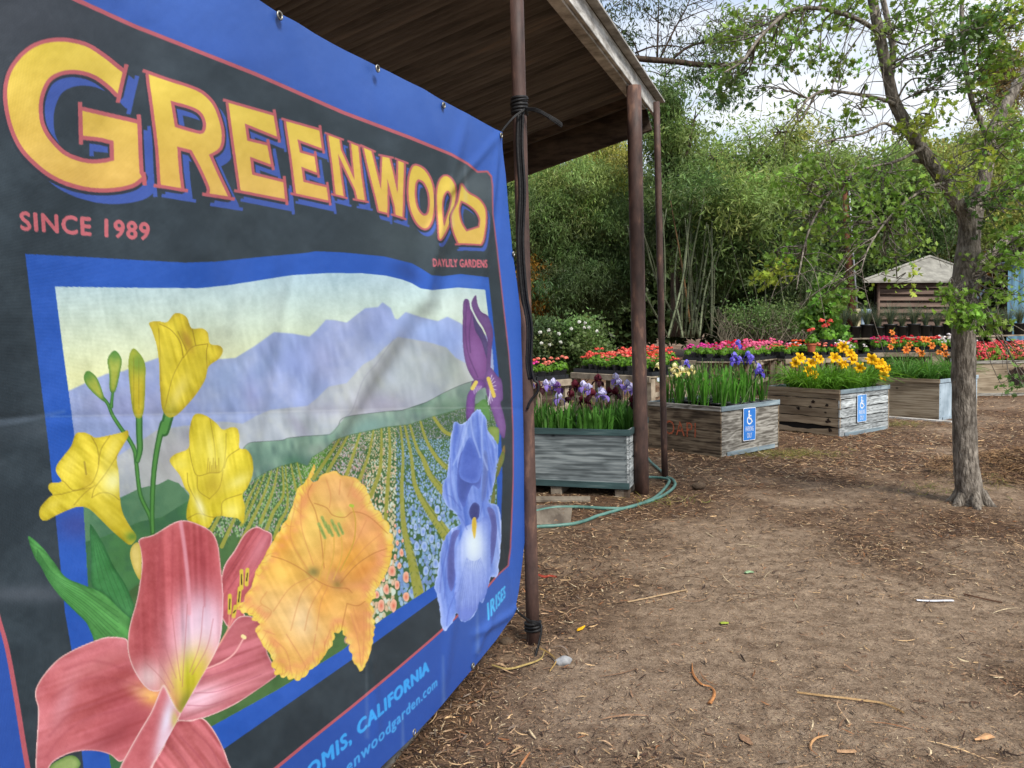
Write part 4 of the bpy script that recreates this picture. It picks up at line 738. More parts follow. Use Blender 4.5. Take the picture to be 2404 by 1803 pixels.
# a few bits large enough to name
def strip_thing(name, label, cat, pts, wd, m, colr, th=.002, lift=.008):
    P = curve([G(*p) for p in pts], 6); P[:, 2] = hgt(P[:, 0], P[:, 1])+lift; mb = MB(); Tn = np.gradient(P, axis=0); s = np.cross(Tn, (0, 0, 1)); s /= np.linalg.norm(s, axis=1)[:, None]
    ww = np.interp(np.linspace(0, 1, len(P)), np.linspace(0, 1, len(wd)), wd)[:, None]
    rows = np.stack([P-s*ww, P+np.array([0, 0, th*2]), P+s*ww, P-np.array([0, 0, th]), P-s*ww], 1); mb.grid(rows, colr)
    return props(mb.build(name, m), label, cat)
m_bit = M('scrap', (1., 1., 1.), (.8, .78, .76), 40, rough=.85, bump=.3, col=True)
s_ = 600/1416.
q_ = lambda x, y: (1100+x*s_, 1100+y*s_)
strip_thing('bark_curl', 'long curled orange strip of bark lying in the middle of the yard', 'bark strip', [q_(1238, 1090), q_(1245, 1150), q_(1290, 1205), q_(1345, 1225), q_(1362, 1265), q_(1335, 1315)], [.002, .005, .006, .004, .006, .009], m_bit, lin((178, 122, 74)))
k_ = 804/1661.
q2 = lambda x, y: (1600+x*k_, 1000+y*k_)
strip_thing('bark_curl', 'short hooked tan bark strip near the bottom edge of the yard', 'bark strip', [q2(630, 1590), q2(625, 1560), q2(650, 1530), q2(710, 1518)], [.002, .005, .006, .003], m_bit, lin((186, 144, 100)))
strip_thing('plant_label', 'white plastic plant label lying flat on the dirt', 'plant label', [q2(1140, 846), q2(1200, 849), q2(1318, 848)], [.010, .013, .0135], m_bit, lin((214, 216, 224)), .001)
strip_thing('cardboard_scrap', 'small tan scrap of cardboard at the bottom edge of the yard', 'cardboard', [q2(752, 1592), q2(800, 1596), q2(846, 1596)], [.011, .012, .011], m_bit, lin((178, 142, 108)), .001)
strip_thing('yellow_petal', 'bright yellow fallen petal on the dirt near the front post', 'petal', [q_(602, 918), q_(620, 905), q_(644, 890)], [.004, .014, .004], m_bit, lin((236, 180, 22)), .002, .012)
strip_thing('red_rag', 'torn scrap of red netting beside the front post', 'scrap', [q_(390, 600), q_(420, 610), q_(450, 604), q_(486, 610)], [.012, .018, .010, .012], m_bit, lin((150, 60, 44)), .004)
strip_thing('dry_stalk', 'long pale dry stalk lying across the path at the lower right', 'stalk', [q2(560, 1310), q2(700, 1330), q2(860, 1350), q2(980, 1372), q2(1080, 1415)], [.002, .004, .004, .003, .002], m_bit, lin((176, 146, 104)), .003)
strip_thing('dry_stalk', 'straight pale stick left of the long curled orange bark', 'stalk', [q_(880, 750), q_(1000, 725), q_(1120, 700), q_(1208, 680)], [.004, .005, .005, .002], m_bit, lin((168, 144, 112)), .003)
strip_thing('dry_stalk', 'thin dark twig to the right of the white plant label', 'stalk', [q2(1370, 820), q2(1450, 840), q2(1555, 862)], [.003, .004, .002], m_bit, lin((92, 66, 50)), .003)
strip_thing('green_leaf', 'pale green fallen leaf on the dirt beyond the yellow petal', 'leaf', [q2(310, 716), q2(330, 708), q2(350, 712)], [.01, .022, .008], m_bit, lin((150, 180, 140)), .002)
strip_thing('green_leaf', 'yellow green fallen leaf in the middle of the path', 'leaf', [q2(188, 966), q2(205, 962), q2(228, 962)], [.008, .018, .008], m_bit, lin((150, 166, 60)), .002)
strip_thing('brown_leaf', 'dry brown lobed leaf near the bottom edge of the yard', 'leaf', [q2(288, 1510), q2(310, 1530), q2(342, 1556)], [.008, .018, .006], m_bit, lin((150, 118, 92)), .002)
strip_thing('brown_leaf', 'pale tan torn leaf at the bottom right of the yard', 'leaf', [q2(1420, 1545), q2(1460, 1535), q2(1498, 1520)], [.004, .014, .018], m_bit, lin((196, 152, 110)), .002)
strip_thing('dry_stalk', 'curved dry weed stalk at the foot of the front post', 'stalk', [q_(130, 1120), q_(220, 1140), q_(330, 1110), q_(400, 1080), q_(420, 1040)], [.002, .004, .004, .003, .002], m_bit, lin((160, 140, 88)), .003, .015)
strip_thing('dry_stalk', 'bent dry weed stalk just right of the front post', 'stalk', [q_(395, 1020), q_(450, 1050), q_(485, 1090), q_(450, 1150)], [.002, .004, .003, .002], m_bit, lin((170, 140, 84)), .003, .015)
m_stone = M('stone', (156, 158, 160), (100, 100, 102), 12, rough=.7, bump=.4)
m_stone2 = M('brown_stone', (96, 80, 64), (56, 46, 38), 12, rough=.9, bump=.6)
def stone(label, px, py, r, m, sq=.7):
    p = G(px, py); bm = bmesh.new(); bmesh.ops.create_icosphere(bm, subdivisions=3, radius=1); V = np.array([v.co[:] for v in bm.verts]); F = [tuple(v.index for v in f.verts) for f in bm.faces]; bm.free()
    V = V*(1+.18*(vnoise(V[:, 0]*2+px, V[:, 1]*2+V[:, 2], .9, 9)[:, None]-.5)*2)*np.array([1.15, .8, sq])*r+p+(0, 0, r*sq*.6)
    return props(mk('stone', V, F, m, None, None, True), label, 'stone')
stone('smooth grey stone with a white patch by the front post', *q_(525, 1085), .033, m_stone)
stone('rough brown stone between the hose and the weathered bin', *q_(1275, 108), .055, m_stone2, .6)
stone('small rust coloured stone at the foot of the banner', *q_(215, 975), .03, m_stone2)
stone('pale flat stone at the base of the bin with orange lettering', 1610, 1052, .09, m_stone, .5)
# ---------------------------------------------------------------- the banner
hv = unit([(1925-1202)/FPX, 1, 0]); P0 = D(1205, 765, 3.6); nb_ = unit([hv[1], -hv[0], 0])       # banner plane: along hv, facing nb_
def onban(px, py):
    d = fw+rt*((np.asarray(px, float)[..., None]-CXP)/FPX)-up*((np.asarray(py, float)[..., None]-CYP)/FPX)
    o = np.array([0, 0, CAMH]); tt = ((P0-o)@nb_)/(d@nb_); return o+d*tt[..., None]
TOPX = [-170, 0, 400, 605, 649, 768, 880, 960, 1043, 1110, 1177, 1260]; TOPY = [-436, -340, -118, 0, 27, 90, 148, 192, 239, 274, 311, 356]
BOTX = [-170, 300, 500, 700, 885, 903, 961, 1012, 1105, 1167, 1212, 1240]; BOTY = [2700, 2420, 2220, 2010, 1803, 1785, 1730, 1678, 1572, 1500, 1434, 1404]
RV = [0, .03, .08, .16, .23, .3, .36, .43, .5, .58, .72, .79, .86, .91, .96, 1]; RX = [1177, 1180, 1187, 1194, 1200, 1210, 1217, 1223, 1229, 1233, 1235, 1235, 1232, 1226, 1219, 1213]
NXb, NYb = 840, 1280
uu, vv = np.meshgrid(np.linspace(0, 1, NXb), np.linspace(0, 1, NYb), indexing='ij')
px = -165+uu*(np.interp(vv, RV, RX)+165); py = np.interp(px, TOPX, TOPY)*(1-vv)+np.interp(px, BOTX, BOTY)*vv
Pb = onban(px, py)
def ridge(x, y, p, q, wd, amp, fall=.25):
    p = np.array(p, float); q = np.array(q, float); d = q-p; L = np.hypot(*d); u = d/L; a = ((x-p[0])*u[0]+(y-p[1])*u[1])/L; s = (x-p[0])*-u[1]+(y-p[1])*u[0]
    e = np.exp(-np.clip(-a, 0, 9)**2/fall**2-np.clip(a-1, 0, 9)**2/fall**2); return amp*e*np.exp(-(s/wd)**2)
dz = .012*np.sin(px/190+.6)*np.sin(py/420+.3)+.006*np.sin(px/75+py/260)+.0025*(vnoise(px, py, 60, 21)-.5)+.0004*(vnoise(px, py, 16, 22)-.5)
for p, q, wd, amp in (((940, 760), (790, 1010), 26, .009), ((975, 790), (830, 1010), 24, -.006), ((1177, 311), (1075, 430), 12, .008), ((1177, 311), (1030, 500), 14, -.004), ((1177, 315), (1140, 600), 9, .006), ((1177, 315), (1168, 500), 7, -.005),
                      ((1020, 560), (1000, 700), 22, .016), ((1060, 600), (1045, 720), 18, -.010), ((1075, 350), (1010, 620), 14, .008), ((480, 600), (520, 760), 40, .008), ((640, 650), (600, 1010), 26, .005), ((690, 700), (640, 980), 18, -.005), ((730, 880), (700, 1020), 18, .006), ((1040, 1580), (1070, 1380), 12, .006), ((880, 1700), (870, 1560), 12, .006), ((1212, 1434), (1130, 1480), 10, .010), ((1212, 1434), (1190, 1300), 9, -.008), ((1150, 1450), (1120, 1520), 8, .006),
                      ((960, 120), (1060, 420), 16, .004), ((700, 60), (760, 260), 30, .005), ((880, 170), (900, 300), 20, -.005), ((-150, 985), (1180, 960), 10, -.0012)):
    dz += ridge(px, py, p, q, wd, amp)
Pd = Pb+nb_*dz[..., None]
# hem: the outer rim curls back a little
C = paint_banner({k: [np.array([V_[i] for i in f]) for f in F_] for k, (V_, F_) in dict(since=text_polys('SINCE 1989'), daylily=text_polys('DAYLILY GARDENS'), irises=text_polys('IRISES'), town=text_polys('SOMIS, CALIFORNIA'), web=text_polys('greenwoodgarden.com')).items()})
def bil(C, x, y):
    x = np.clip(x-AX0, 0, C.shape[1]-1.01); y = np.clip(y-AY0, 0, C.shape[0]-1.01); xi = x.astype(int); yi = y.astype(int); fx = (x-xi)[..., None]; fy = (y-yi)[..., None]
    return (C[yi, xi]*(1-fx)+C[yi, xi+1]*fx)*(1-fy)+(C[yi+1, xi]*(1-fx)+C[yi+1, xi+1]*fx)*fy
pq = proj(Pd.reshape(-1, 3)); C8 = bil(C, pq[:, 0], pq[:, 1]); lum = C8.mean(1, keepdims=True); C8 = lum+(C8-lum)*BSAT
colb = lin(C8)*BALB
mb_ = bpy.data.materials.new('printed_mesh_vinyl'); mb_.use_nodes = True; n = mb_.node_tree; B = n.nodes['Principled BSDF']; B.inputs['Roughness'].default_value = .48; B.inputs['Specular IOR Level'].default_value = .35
a_ = n.nodes.new('ShaderNodeAttribute'); a_.attribute_name = 'Col'; t = n.nodes.new('ShaderNodeTexCoord')
wa = n.nodes.new('ShaderNodeTexWave'); wa.wave_type = 'BANDS'; wa.bands_direction = 'Z'; wa.inputs['Scale'].default_value = 130; wa.inputs['Distortion'].default_value = .4; n.links.new(t.outputs['Object'], wa.inputs[0])
wb = n.nodes.new('ShaderNodeTexWave'); wb.wave_type = 'BANDS'; wb.bands_direction = 'Y'; wb.inputs['Scale'].default_value = 130; n.links.new(t.outputs['Object'], wb.inputs[0])
ml = n.nodes.new('ShaderNodeMath'); ml.operation = 'MULTIPLY'; n.links.new(wa.outputs[1], ml.inputs[0]); n.links.new(wb.outputs[1], ml.inputs[1])
rr_ = n.nodes.new('ShaderNodeMapRange'); rr_.inputs[3].default_value = .90; rr_.inputs[4].default_value = 1.12; n.links.new(ml.outputs[0], rr_.inputs[0])
mu = n.nodes.new('ShaderNodeVectorMath'); mu.operation = 'SCALE'; n.links.new(a_.outputs[0], mu.inputs[0]); n.links.new(rr_.outputs[0], mu.inputs['Scale']); n.links.new(mu.outputs[0], B.inputs['Base Color'])
bp = n.nodes.new('ShaderNodeBump'); bp.inputs['Strength'].default_value = .25; bp.inputs['Distance'].default_value = .0012; n.links.new(ml.outputs[0], bp.inputs['Height']); n.links.new(bp.outputs[0], B.inputs['Normal'])
ban = thing('banner', 'large vinyl banner with painted flowers, yellow lettering and blue border tied to the front post', 'banner', G(1215, 1600))
I = (np.arange(NXb-1)[:, None]*NYb+np.arange(NYb-1)[None]).ravel()
mk('sheet', Pd.reshape(-1, 3), np.stack([I, I+1, I+NYb+1, I+NYb], 1), mb_, ban, colb, True)
for gx, gy in ((649, 38), (880, 162), (1036, 248), (1172, 318), (1201, 596), (1225, 880), (1230, 1157), (1211, 1432), (1105, 1562), (966, 1718)):
    c0 = onban(np.array([gx]), np.array([gy]))[0]+nb_*.010; mb = MB(); P = [c0+(hv*math.cos(a)+np.array([0, 0, 1])*math.sin(a))*.0095 for a in np.linspace(0, 6.283, 17)]
    mb.tube(P, .0028, 6, cap=False); gr = mb.build('grommet', m_steel, ban, True)
    mb = MB(); mb.add([c0-nb_*.0006+(hv*math.cos(a)+np.array([0, 0, 1])*math.sin(a))*.0075 for a in np.linspace(0, 6.283, 13)[:-1]], [tuple(range(12))]); mb.build('eyelet_hole', m_rub, gr)
# ---------------------------------------------------------------- the shelter
sh = thing('shelter', 'rusty pipe post shelter with a corrugated metal roof and weathered fascia board', 'shelter', G(1507, 1160))
b1, b2, b3 = G(1252, 1512), G(1507, 1160), G(1561, 1122)
for bb, tp, r in ((b1, D(1211, -70, b1[1]), .0315), (b2, D(1488, 203, b2[1]), .063), (b3, D(1541, 240, b3[1]), .031)):
    mb = MB(); bb = bb-(0, 0, .05); mb.tube([bb+(tp-bb)*k/8 for k in range(9)], r, 28); mb.build('post', m_pipe, sh, True)
hr = unit([.37, 1, 0]); wv_ = np.array([-hr[1], hr[0], 0]); Cn = D(1550, 233, 8.15); SL = -.25
wd_ = unit(wv_+np.array([0, 0, SL])); LR = 8.6
m_sheet = M('rusted_corrugated_iron', (114, 108, 102), (62, 57, 53), 3.2, (1, 1, 1), .78, .3, 30, light=(136, 118, 104), lo=.3, hi=.6, metal=.1)
# corrugations run down the slope; the stain streaks follow them
nn_ = 900; pr_ = []; zz = np.array([0, 0, 1.])
for i in range(nn_+1):
    s = i/nn_*LR; h = .015*math.cos(s/.076*2*math.pi); pr_.append([Cn-hr*s+wd_*k*1.3+zz*(h-.01) for k in range(5)])
mt = m_sheet.node_tree; mpn = [q for q in mt.nodes if q.type == 'MAPPING'][0]; mpn.vector_type = 'TEXTURE'; mpn.inputs['Rotation'].default_value = (0, 0, math.atan2(wv_[1], wv_[0])); mpn.inputs['Scale'].default_value = (4., .22, 1)
mb = MB(); mb.grid(pr_); mb.build('roof_sheet', m_sheet, sh, True)
m_fas = wood('grey_fascia_wood', (206, 204, 200), (140, 136, 130), (224, 222, 218), 6, (1, 1, 4))
m_beam = wood('brown_beam_wood', (92, 78, 66), (52, 42, 34), None, 4, (1, 1, 4))
perp = unit([hr[1], -hr[0], 0])
mb = MB(); mb.box(Cn-zz*.185-hr*LR-perp*.055, (LR-.05, .028, .15), hr, perp, zz, bev=.004); mb.build('fascia', m_fas, sh)
mb = MB(); mb.box(Cn-zz*.033-hr*LR-perp*.026, (LR+.02, .07, .02), hr, perp, zz, (.8, .8, .8), .003); mb.build('roof_trim', m_fas, sh)
mb = MB(); mb.box(Cn-zz*.20-hr*LR-perp*.145, (LR-.45, .088, .045), hr, perp, zz, bev=.004); mb.build('rail', m_fas, sh)
mb = MB(); mb.box(Cn-zz*.31-hr*.16+wd_*.06, (5.2, .05, .29), wd_, hr, unit(np.cross(wd_, hr))*-1 if np.cross(wd_, hr)[2] < 0 else np.cross(wd_, hr), bev=.004); mb.build('beam', m_beam, sh)
mb = MB(); mb.box(Cn-zz*.10-hr*.5+wd_*.1, (5.1, .045, .08), wd_, hr, unit(np.cross(wd_, hr))*-1 if np.cross(wd_, hr)[2] < 0 else np.cross(wd_, hr), bev=.004); mb.build('beam', m_beam, sh)
mb = MB(); mb.box(Cn-zz*.10-hr*4.6+wd_*.1, (5.1, .045, .06), wd_, hr, unit(np.cross(wd_, hr))*-1 if np.cross(wd_, hr)[2] < 0 else np.cross(wd_, hr), bev=.004); mb.build('beam', m_beam, sh)
# ties and cable on the front post
def pipe_ring(y, py_, r, k=3, dy=.018, w_=.007):
    c = b1+(D(1211, -70, b1[1])-b1)*((py_-1512)/(-70-1512)); 
    return [c+np.array([math.cos(t)*r, math.sin(t)*r, (t/(2*math.pi*k)-.5)*dy*k]) for t in np.linspace(0, 2*math.pi*k, 22*k)]
def zz_tape(mb, pts, w_=.009, th=.0025):
    P = curve(pts, 6); mb.tube(P, th, 6); mb.tube(P+np.array([0, .001, w_*.4]), th, 6); mb.tube(P+np.array([0, -.001, -w_*.4]), th*.9, 6)
mb = MB(); mb.tube(pipe_ring(0, 235, .0345, 5, .015), .0065, 7); q0 = pipe_ring(0, 235, 0, 1, .08); mb.tube([q0[0], q0[-1]], .0365, 20, wob=.08); mb.tube(pipe_ring(0, 231, .038, 1, .05), .005, 6)
cz = 1150; f_ = 1/3.318
dY = b1[1]-3.78; pz = lambda x, y, Yd: D(1150+x*f_, y*f_, Yd+dY)
zz_tape(mb, [pz(78, 1050, 3.60), pz(110, 1000, 3.64), pz(190, 910, 3.70), pz(275, 850, 3.73)]); zz_tape(mb, [pz(275, 850, 3.73), pz(360, 855, 3.70), pz(440, 895, 3.68), pz(520, 940, 3.67), pz(565, 975, 3.66)], .014, .003)
zz_tape(mb, [pz(290, 845, 3.73), pz(400, 880, 3.71), pz(480, 930, 3.7), pz(560, 985, 3.68)], .01, .003)
props(mb.build('banner_tie', m_rub, None, True), 'black strap knotted round the top of the front post with a loose tail', 'strap')
mb = MB(); mb.tube(pipe_ring(0, 1468, .035, 3, .016), .0075, 7)
zz_tape(mb, [D(*q_(266, 790), 3.62+dY), D(*q_(310, 825), 3.66+dY), D(*q_(345, 850), 3.70+dY)]); zz_tape(mb, [D(*q_(345, 850), 3.71+dY), D(*q_(385, 858), 3.70+dY), D(*q_(405, 885), 3.68+dY), D(*q_(392, 960), 3.66+dY), D(*q_(372, 1040), 3.63+dY), D(*q_(358, 1098), 3.60+dY)], .014, .004)
props(mb.build('banner_tie', m_rub, None, True), 'black strap knotted round the bottom of the front post', 'strap')
mb = MB(); Yc = b1[1]-.037
cab = [(1222, 262), (1220, 340), (1226, 450), (1222, 560), (1226, 640), (1232, 700), (1243, 770), (1241, 850), (1247, 890), (1257, 900), (1256, 920), (1240, 940), (1232, 960)]
mb.tube(curve([D(x+6, y, Yc) for x, y in cab], 6), .006, 7); mb.tube(curve([D(x+1, y, Yc+.01) for x, y in cab[:-4]], 6), .008, 7); mb.tube(curve([D(x-5, y, Yc+.012) for x, y in cab[:-4]], 6), .009, 7)
props(mb.build('cable', m_rub, None, True), 'black cable running down the back of the front post', 'cable')
# ---------------------------------------------------------------- hose, boards
m_hose = M('hose', (88, 128, 118), (62, 98, 92), 12, rough=.45, bump=.1, spec=.45)
hz = thing('garden_hose', 'green garden hose looped on the ground round the shelter posts', 'hose', G(1400, 1200))
e_ = 1/3.0175
hq = lambda x, y: G(1200+x*e_, 700+y*e_, .02)
for pts in ([(-60, 1560), (100, 1530), (185, 1508), (300, 1488), (450, 1485), (700, 1494), (830, 1485), (930, 1450), (1020, 1410), (1085, 1350), (1120, 1295), (1085, 1275), (970, 1268), (900, 1290)],
            [(-60, 1600), (60, 1620), (185, 1620), (370, 1612), (500, 1588), (620, 1545), (760, 1503), (900, 1462), (1040, 1415), (1130, 1360), (1162, 1315), (1140, 1280), (1105, 1268)], [(960, 1120), (990, 1160), (1030, 1195), (1070, 1230), (1100, 1262)]):
    mb = MB(); P = curve([hq(*p) for p in pts], 8); P[:, 2] = np.maximum(.018, hgt(P[:, 0], P[:, 1])+.014); mb.tube(P, .0135, 9); mb.build('loop', m_hose, hz, True)
m_deck = wood('grey_deck_wood', (138, 128, 114), (86, 76, 66), None, 5, (1, .2, 1))
mb = MB(); c0 = hq(520, 1425); ld = unit([-1, .1, 0]); pd = unit([.1, 1, 0])
mb.box(hq(420, 1600)+(0, 0, -.03), (1.3, .62, .035), ld, pd, zz, bev=.004); mb.box(hq(560, 1440)-(0, 0, .01), (1.5, .12, .03), ld, pd, zz, bev=.004)
props(mb.build('board', m_deck), 'weathered boards lying flat on the ground in front of the grey plywood bin', 'board')
mb = MB(); aa, ab = G(1012, 1690), G(880, 1850); dd = unit(ab-aa); mb.box(aa-(0, 0, .04), (1.8, .14, .06), dd, unit(np.cross(zz, dd))*-1, zz, (.9, .9, .9), bev=.008)
m_conc = M('concrete', (128, 124, 116), (92, 88, 82), 12, rough=.9, bump=.5)
props(mb.build('concrete_kerb', m_conc), 'strip of old concrete kerb showing under the bottom of the banner', 'kerb')
# ---------------------------------------------------------------- wooden bins
m_ply_grey = plywood('grey_plywood', (104, 112, 115), (70, 77, 80), (128, 136, 138), True, 1.1)
m_ply_brown = plywood('brown_plywood', (110, 95, 78), (64, 54, 43), (132, 118, 98), False, 1.2)
m_ply_silver = plywood('silver_plywood', (132, 129, 122), (86, 82, 76), (158, 155, 148), False, 2.2)
m_plank_tan = wood('tan_planks', (154, 138, 116), (108, 92, 74), (178, 164, 142), 16, (.08, 1, 1), .35)
m_plank_sil = plywood('silver_planks', (160, 166, 168), (118, 122, 124), (186, 192, 194), False, 3.0)
m_paint = wood('flaking_green_paint', (54, 76, 78), (38, 54, 56), (84, 100, 100), 14)
m_metal = wood('blue_grey_strip', (128, 144, 152), (92, 104, 112), (158, 170, 176), 14)
m_ply_tan = plywood('tan_plywood', (142, 128, 108), (102, 90, 74), (158, 146, 126), True, .5)
m_blue_w = wood('bluish_white_paint', (168, 184, 196), (116, 132, 144), (198, 210, 216), 5, (.5, 1, .3))
m_dark = M('painted_shade', (20, 16, 14), (10, 8, 7), 5, bump=0)  # near-black colour standing in for shade in gaps and recesses
def panel(par, nm, m, org, dx, L, H, th=.018, z0=0., planks=1, gaps=None, seed=0, warp=0.):
    """a side: planks stacked along dx, own object frame so that the grain follows them"""
    ang = math.atan2(dx[1], dx[0]); rs = np.random.RandomState(seed+3); mb = MB(); g = .011 if planks > 1 else 0; hh = H/planks
    for k in range(planks):
        c = rs.uniform(.74, 1.14) if planks > 1 else 1; dz1 = rs.uniform(0, .004); n_ = 14
        lo = [k*hh+g/2+(rs.normal(0, .0035) if planks > 1 else 0) for _ in range(n_+1)]; hi = [(k+1)*hh-g/2+(rs.normal(0, .0035) if planks > 1 else 0) for _ in range(n_+1)]
        if warp and k == 0: hi = [h-warp*math.sin(math.pi*min(1, i/n_*1.05)) for i, h in enumerate(hi)]; lo = [h+warp*.25*math.sin(math.pi*i/n_) for i, h in enumerate(lo)]
        if warp and k == 1: lo = [h+warp*.35*math.sin(math.pi*i/n_) for i, h in enumerate(lo)]
        V = []; 
        for i in range(n_+1):
            x = L*i/n_; V += [(x, dz1, lo[i]), (x, dz1, hi[i]), (x, dz1+th, hi[i]), (x, dz1+th, lo[i])]
        F = [(4*i+a, 4*i+4+a, 4*i+4+(a+1) % 4, 4*i+(a+1) % 4) for i in range(n_) for a in range(4)]+[(0, 1, 2, 3), (4*n_+3, 4*n_+2, 4*n_+1, 4*n_)]
        mb.add(V, F, (c, c, c))
    o = mb.build(nm, m, par, local=True); o.location = tuple(np.array(org)-ORG[par.name]+(0, 0, z0)); o.rotation_euler = (0, 0, ang); return o
def wbin(label, X, Y, th, wl, wr, H, ml, mr, mrim_l, mrim_r, pl=1, pr=1, z0=.0, seed=0, skid=False, warp=0., soil=True, brim_r=True, brim_l=False):
    """bin with its near corner at X, Y; left face runs back to the left, right face back to the right"""
    n0 = np.array([X, Y, 0.]); l = np.array([-math.cos(th), math.sin(th), 0]); r = np.array([math.sin(th), math.cos(th), 0])
    t = thing('wooden_bin', label, 'wooden bin', n0); hp = H-z0
    # left face: local x runs from its far left end to the near corner so that the outside faces us
    pL = panel(t, 'side_panel', ml, n0+l*wl, -l, wl-.001, hp, .018, z0, pl, seed=seed, warp=warp)
    pR = panel(t, 'side_panel', mr, n0+r*.001, r, wr, hp, .018, z0, pr, seed=seed+5)
    panel(t, 'side_panel', ml, n0+r*wr+l*.0, l, wl-.02, hp, .018, z0, 1, seed=seed+9)
    panel(t, 'side_panel', mr, n0+l*wl+r*(wr-.02), -r, wr-.04, hp, .018, z0, 1, seed=seed+11)
    out_l = -r; out_r = -l; zz = np.array([0, 0, 1.])
    def strip(nm, m, p, d, out, L, h, tk=.010, c=(1, 1, 1)):
        ang = math.atan2(d[1], d[0]); mb = MB(); mb.box((0, 0, 0), (L, tk, h), bev=.002, c=c); o = mb.build(nm, m, t, local=True)
        # local y must point inwards
        o.location = tuple(p-n0+out*(tk+.003)); o.rotation_euler = (0, 0, ang); return o
    strip('rim', mrim_l, n0+l*wl+zz*(H-.05), -l, out_l, wl+.008, .055); strip('rim', mrim_r, n0+zz*(H-.05), r, out_r, wr, .055)
    mb = MB(); mb.box(n0+l*wl+zz*(H-.045)+r*wr-r*.03, (wl-.03, .028, .05), -l, r*1., zz, bev=.003); mb.build('rim', mrim_l, t)
    mb = MB(); mb.box(n0+l*(wl-.03)+zz*(H-.045)+r*.02, (wr-.06, .028, .05), r, l, zz, bev=.003); mb.build('rim', mrim_r, t)
    if brim_r: strip('bottom_strip', mrim_r, n0+r*(.1)+zz*z0, r, out_r, wr-.2, .05)
    if brim_l: strip('bottom_strip', mrim_l, n0+l*wl+zz*z0, -l, out_l, wl, .055)
    mb = MB(); mb.box(n0+l*.004+r*.004, (.05, .05, H-.02), l, r, zz, bev=.004); mb.build('corner_post', m_beam, t)
    mb = MB(); mb.box(n0+l*.025+r*.025+zz*(z0+.02), (wl-.06, wr-.06, H-z0-.24), l, r, zz); mb.build('gap_shade_box', m_dark, t)  # added dark box, stands for the shade behind the plank gaps
    if skid:
        for k in (.05, wl*.5, wl-.12):
            mb = MB(); mb.box(n0+l*(k-.02)+r*.005, (.10, wr-.02, z0-.003), l, r, zz, bev=.006); mb.build('skid', m_deck, t)
    mb = MB()
    for s_, d_, o_, L_ in ((wl, l, -r, wl), (wr, r, -l, wr)):
        for zq in np.linspace(z0+.05, H-.09, 2*max(pl, pr, 3)):
            for q in (.03, L_-.04): c_ = n0+d_*(q+R.normal(0, .004))+o_*.003+zz*zq; mb.tube([c_-o_*.004, c_+o_*.001], .0035, 6)
    mb.build('nails', m_rub, t)['kind'] = 'stuff'
    if soil:
        mb = MB(); mb.grid([[n0+l*(.02+(wl-.04)*i/8)+r*(.02+(wr-.04)*j/8)+zz*(H-soil+.02*R.rand()) for j in range(9)] for i in range(9)]); mb.build('soil', m_soil, t)
    else:
        mb = MB(); mb.box(n0+l*.02+r*.02+zz*.05, (wl-.04, wr-.04, .02), l, r, zz); mb.build('floor', m_beam, t)
    return t, n0, l, r
BN1 = wbin('grey plywood bin with teal painted edges behind the shelter posts, holding purple irises', .985, 6.78, math.radians(19), 1.25, .95, .595, m_ply_grey, m_plank_sil, m_paint, m_paint, 1, 4, .085, 1, True, soil=.10, brim_r=False, brim_l=True)
BN2 = wbin('brown plywood bin with orange spray painted letters, holding tall irises in black pots', 2.29, 8.79, .905, 1.06, 1.11, .56, m_ply_brown, m_ply_silver, m_ply_silver, m_metal, 1, 1, .0, 2, soil=.22)
BN3 = wbin('cracked tan plank bin with broken lower board, full of yellow daylilies', 4.15, 10.13, .955, 1.10, 1.15, .60, m_plank_tan, m_plank_sil, m_plank_tan, m_metal, 5, 5, .0, 3, warp=.05, soil=.10)
BN4 = wbin('smooth tan plywood bin with pale blue end behind the tree trunk', 6.16, 11.53, .92, 1.2, 1.24, .60, m_ply_tan, m_blue_w, m_plank_tan, m_blue_w, 1, 1, .0, 4, soil=.10)
c5 = G(2297, 931); BN5 = wbin('weathered tan bin with a burnt round hole at the right edge of the yard', c5[0]+1.25, c5[1]-.05, math.radians(8), 1.3, 1.1, .66, m_ply_tan, m_plank_sil, m_ply_silver, m_ply_silver, 1, 1, .0, 5, soil=.10, brim_l=True)
# sprayed letters, knots, burnt patch
def onface(B, face, s, z, out=.004):
    t, n0, l, r = B; return (n0+l*s-r*out if face == 'l' else n0+r*s-l*out)+np.array([0, 0, z])
m_spray = M('orange_spray_paint', (176, 92, 62), (120, 76, 56), 50, rough=.8, bump=0, lo=.42, hi=.5)
V_, F_ = text_polys('OAPI', .0); t, n0, l, r = BN2
P = [onface(BN2, 'l', .80-.46*v[0], .19+.17*v[1], .0045) for v in V_]; mk('painted_letters', np.array(P), F_, m_spray, t)
m_char = M('charred_wood', (52, 38, 30), (14, 11, 10), 22, (1, 1, .3), .95, .8)
t, n0, l, r = BN5; cc_ = n0+l*(.50)+np.array([0, 0, .36]); K = 90; P = [cc_-r*.006]+[cc_-r*.006+(-l*math.cos(a)*.19+np.array([0, 0, .17])*math.sin(a))*(1+.16*R.randn()*.7) for a in np.linspace(0, 6.283, K+1)[:-1]]
mk('burnt_patch', np.array(P), [(0, 1+i, 1+(i+1) % K) for i in range(K)], m_char, t)
t, n0, l, r = BN3
for s, z, rr in ((.38, .43, .035), (.42, .36, .03), (.18, .40, .03), (.60, .33, .03), (.16, .20, .04), (.13, .08, .035), (.2, .30, .02)):
    K = 16; c_ = onface(BN3, 'l', s, z, .004); P = [c_]+[c_+(l*math.cos(a)*1.3+np.array([0, 0, 1])*math.sin(a))*rr*.62*(1+.35*R.randn()*.7) for a in np.linspace(0, 6.283, K+1)[:-1]]
    mk('rot_patch', np.array(P), [(0, 1+i, 1+(i+1) % K) for i in range(K)], m_char, t)
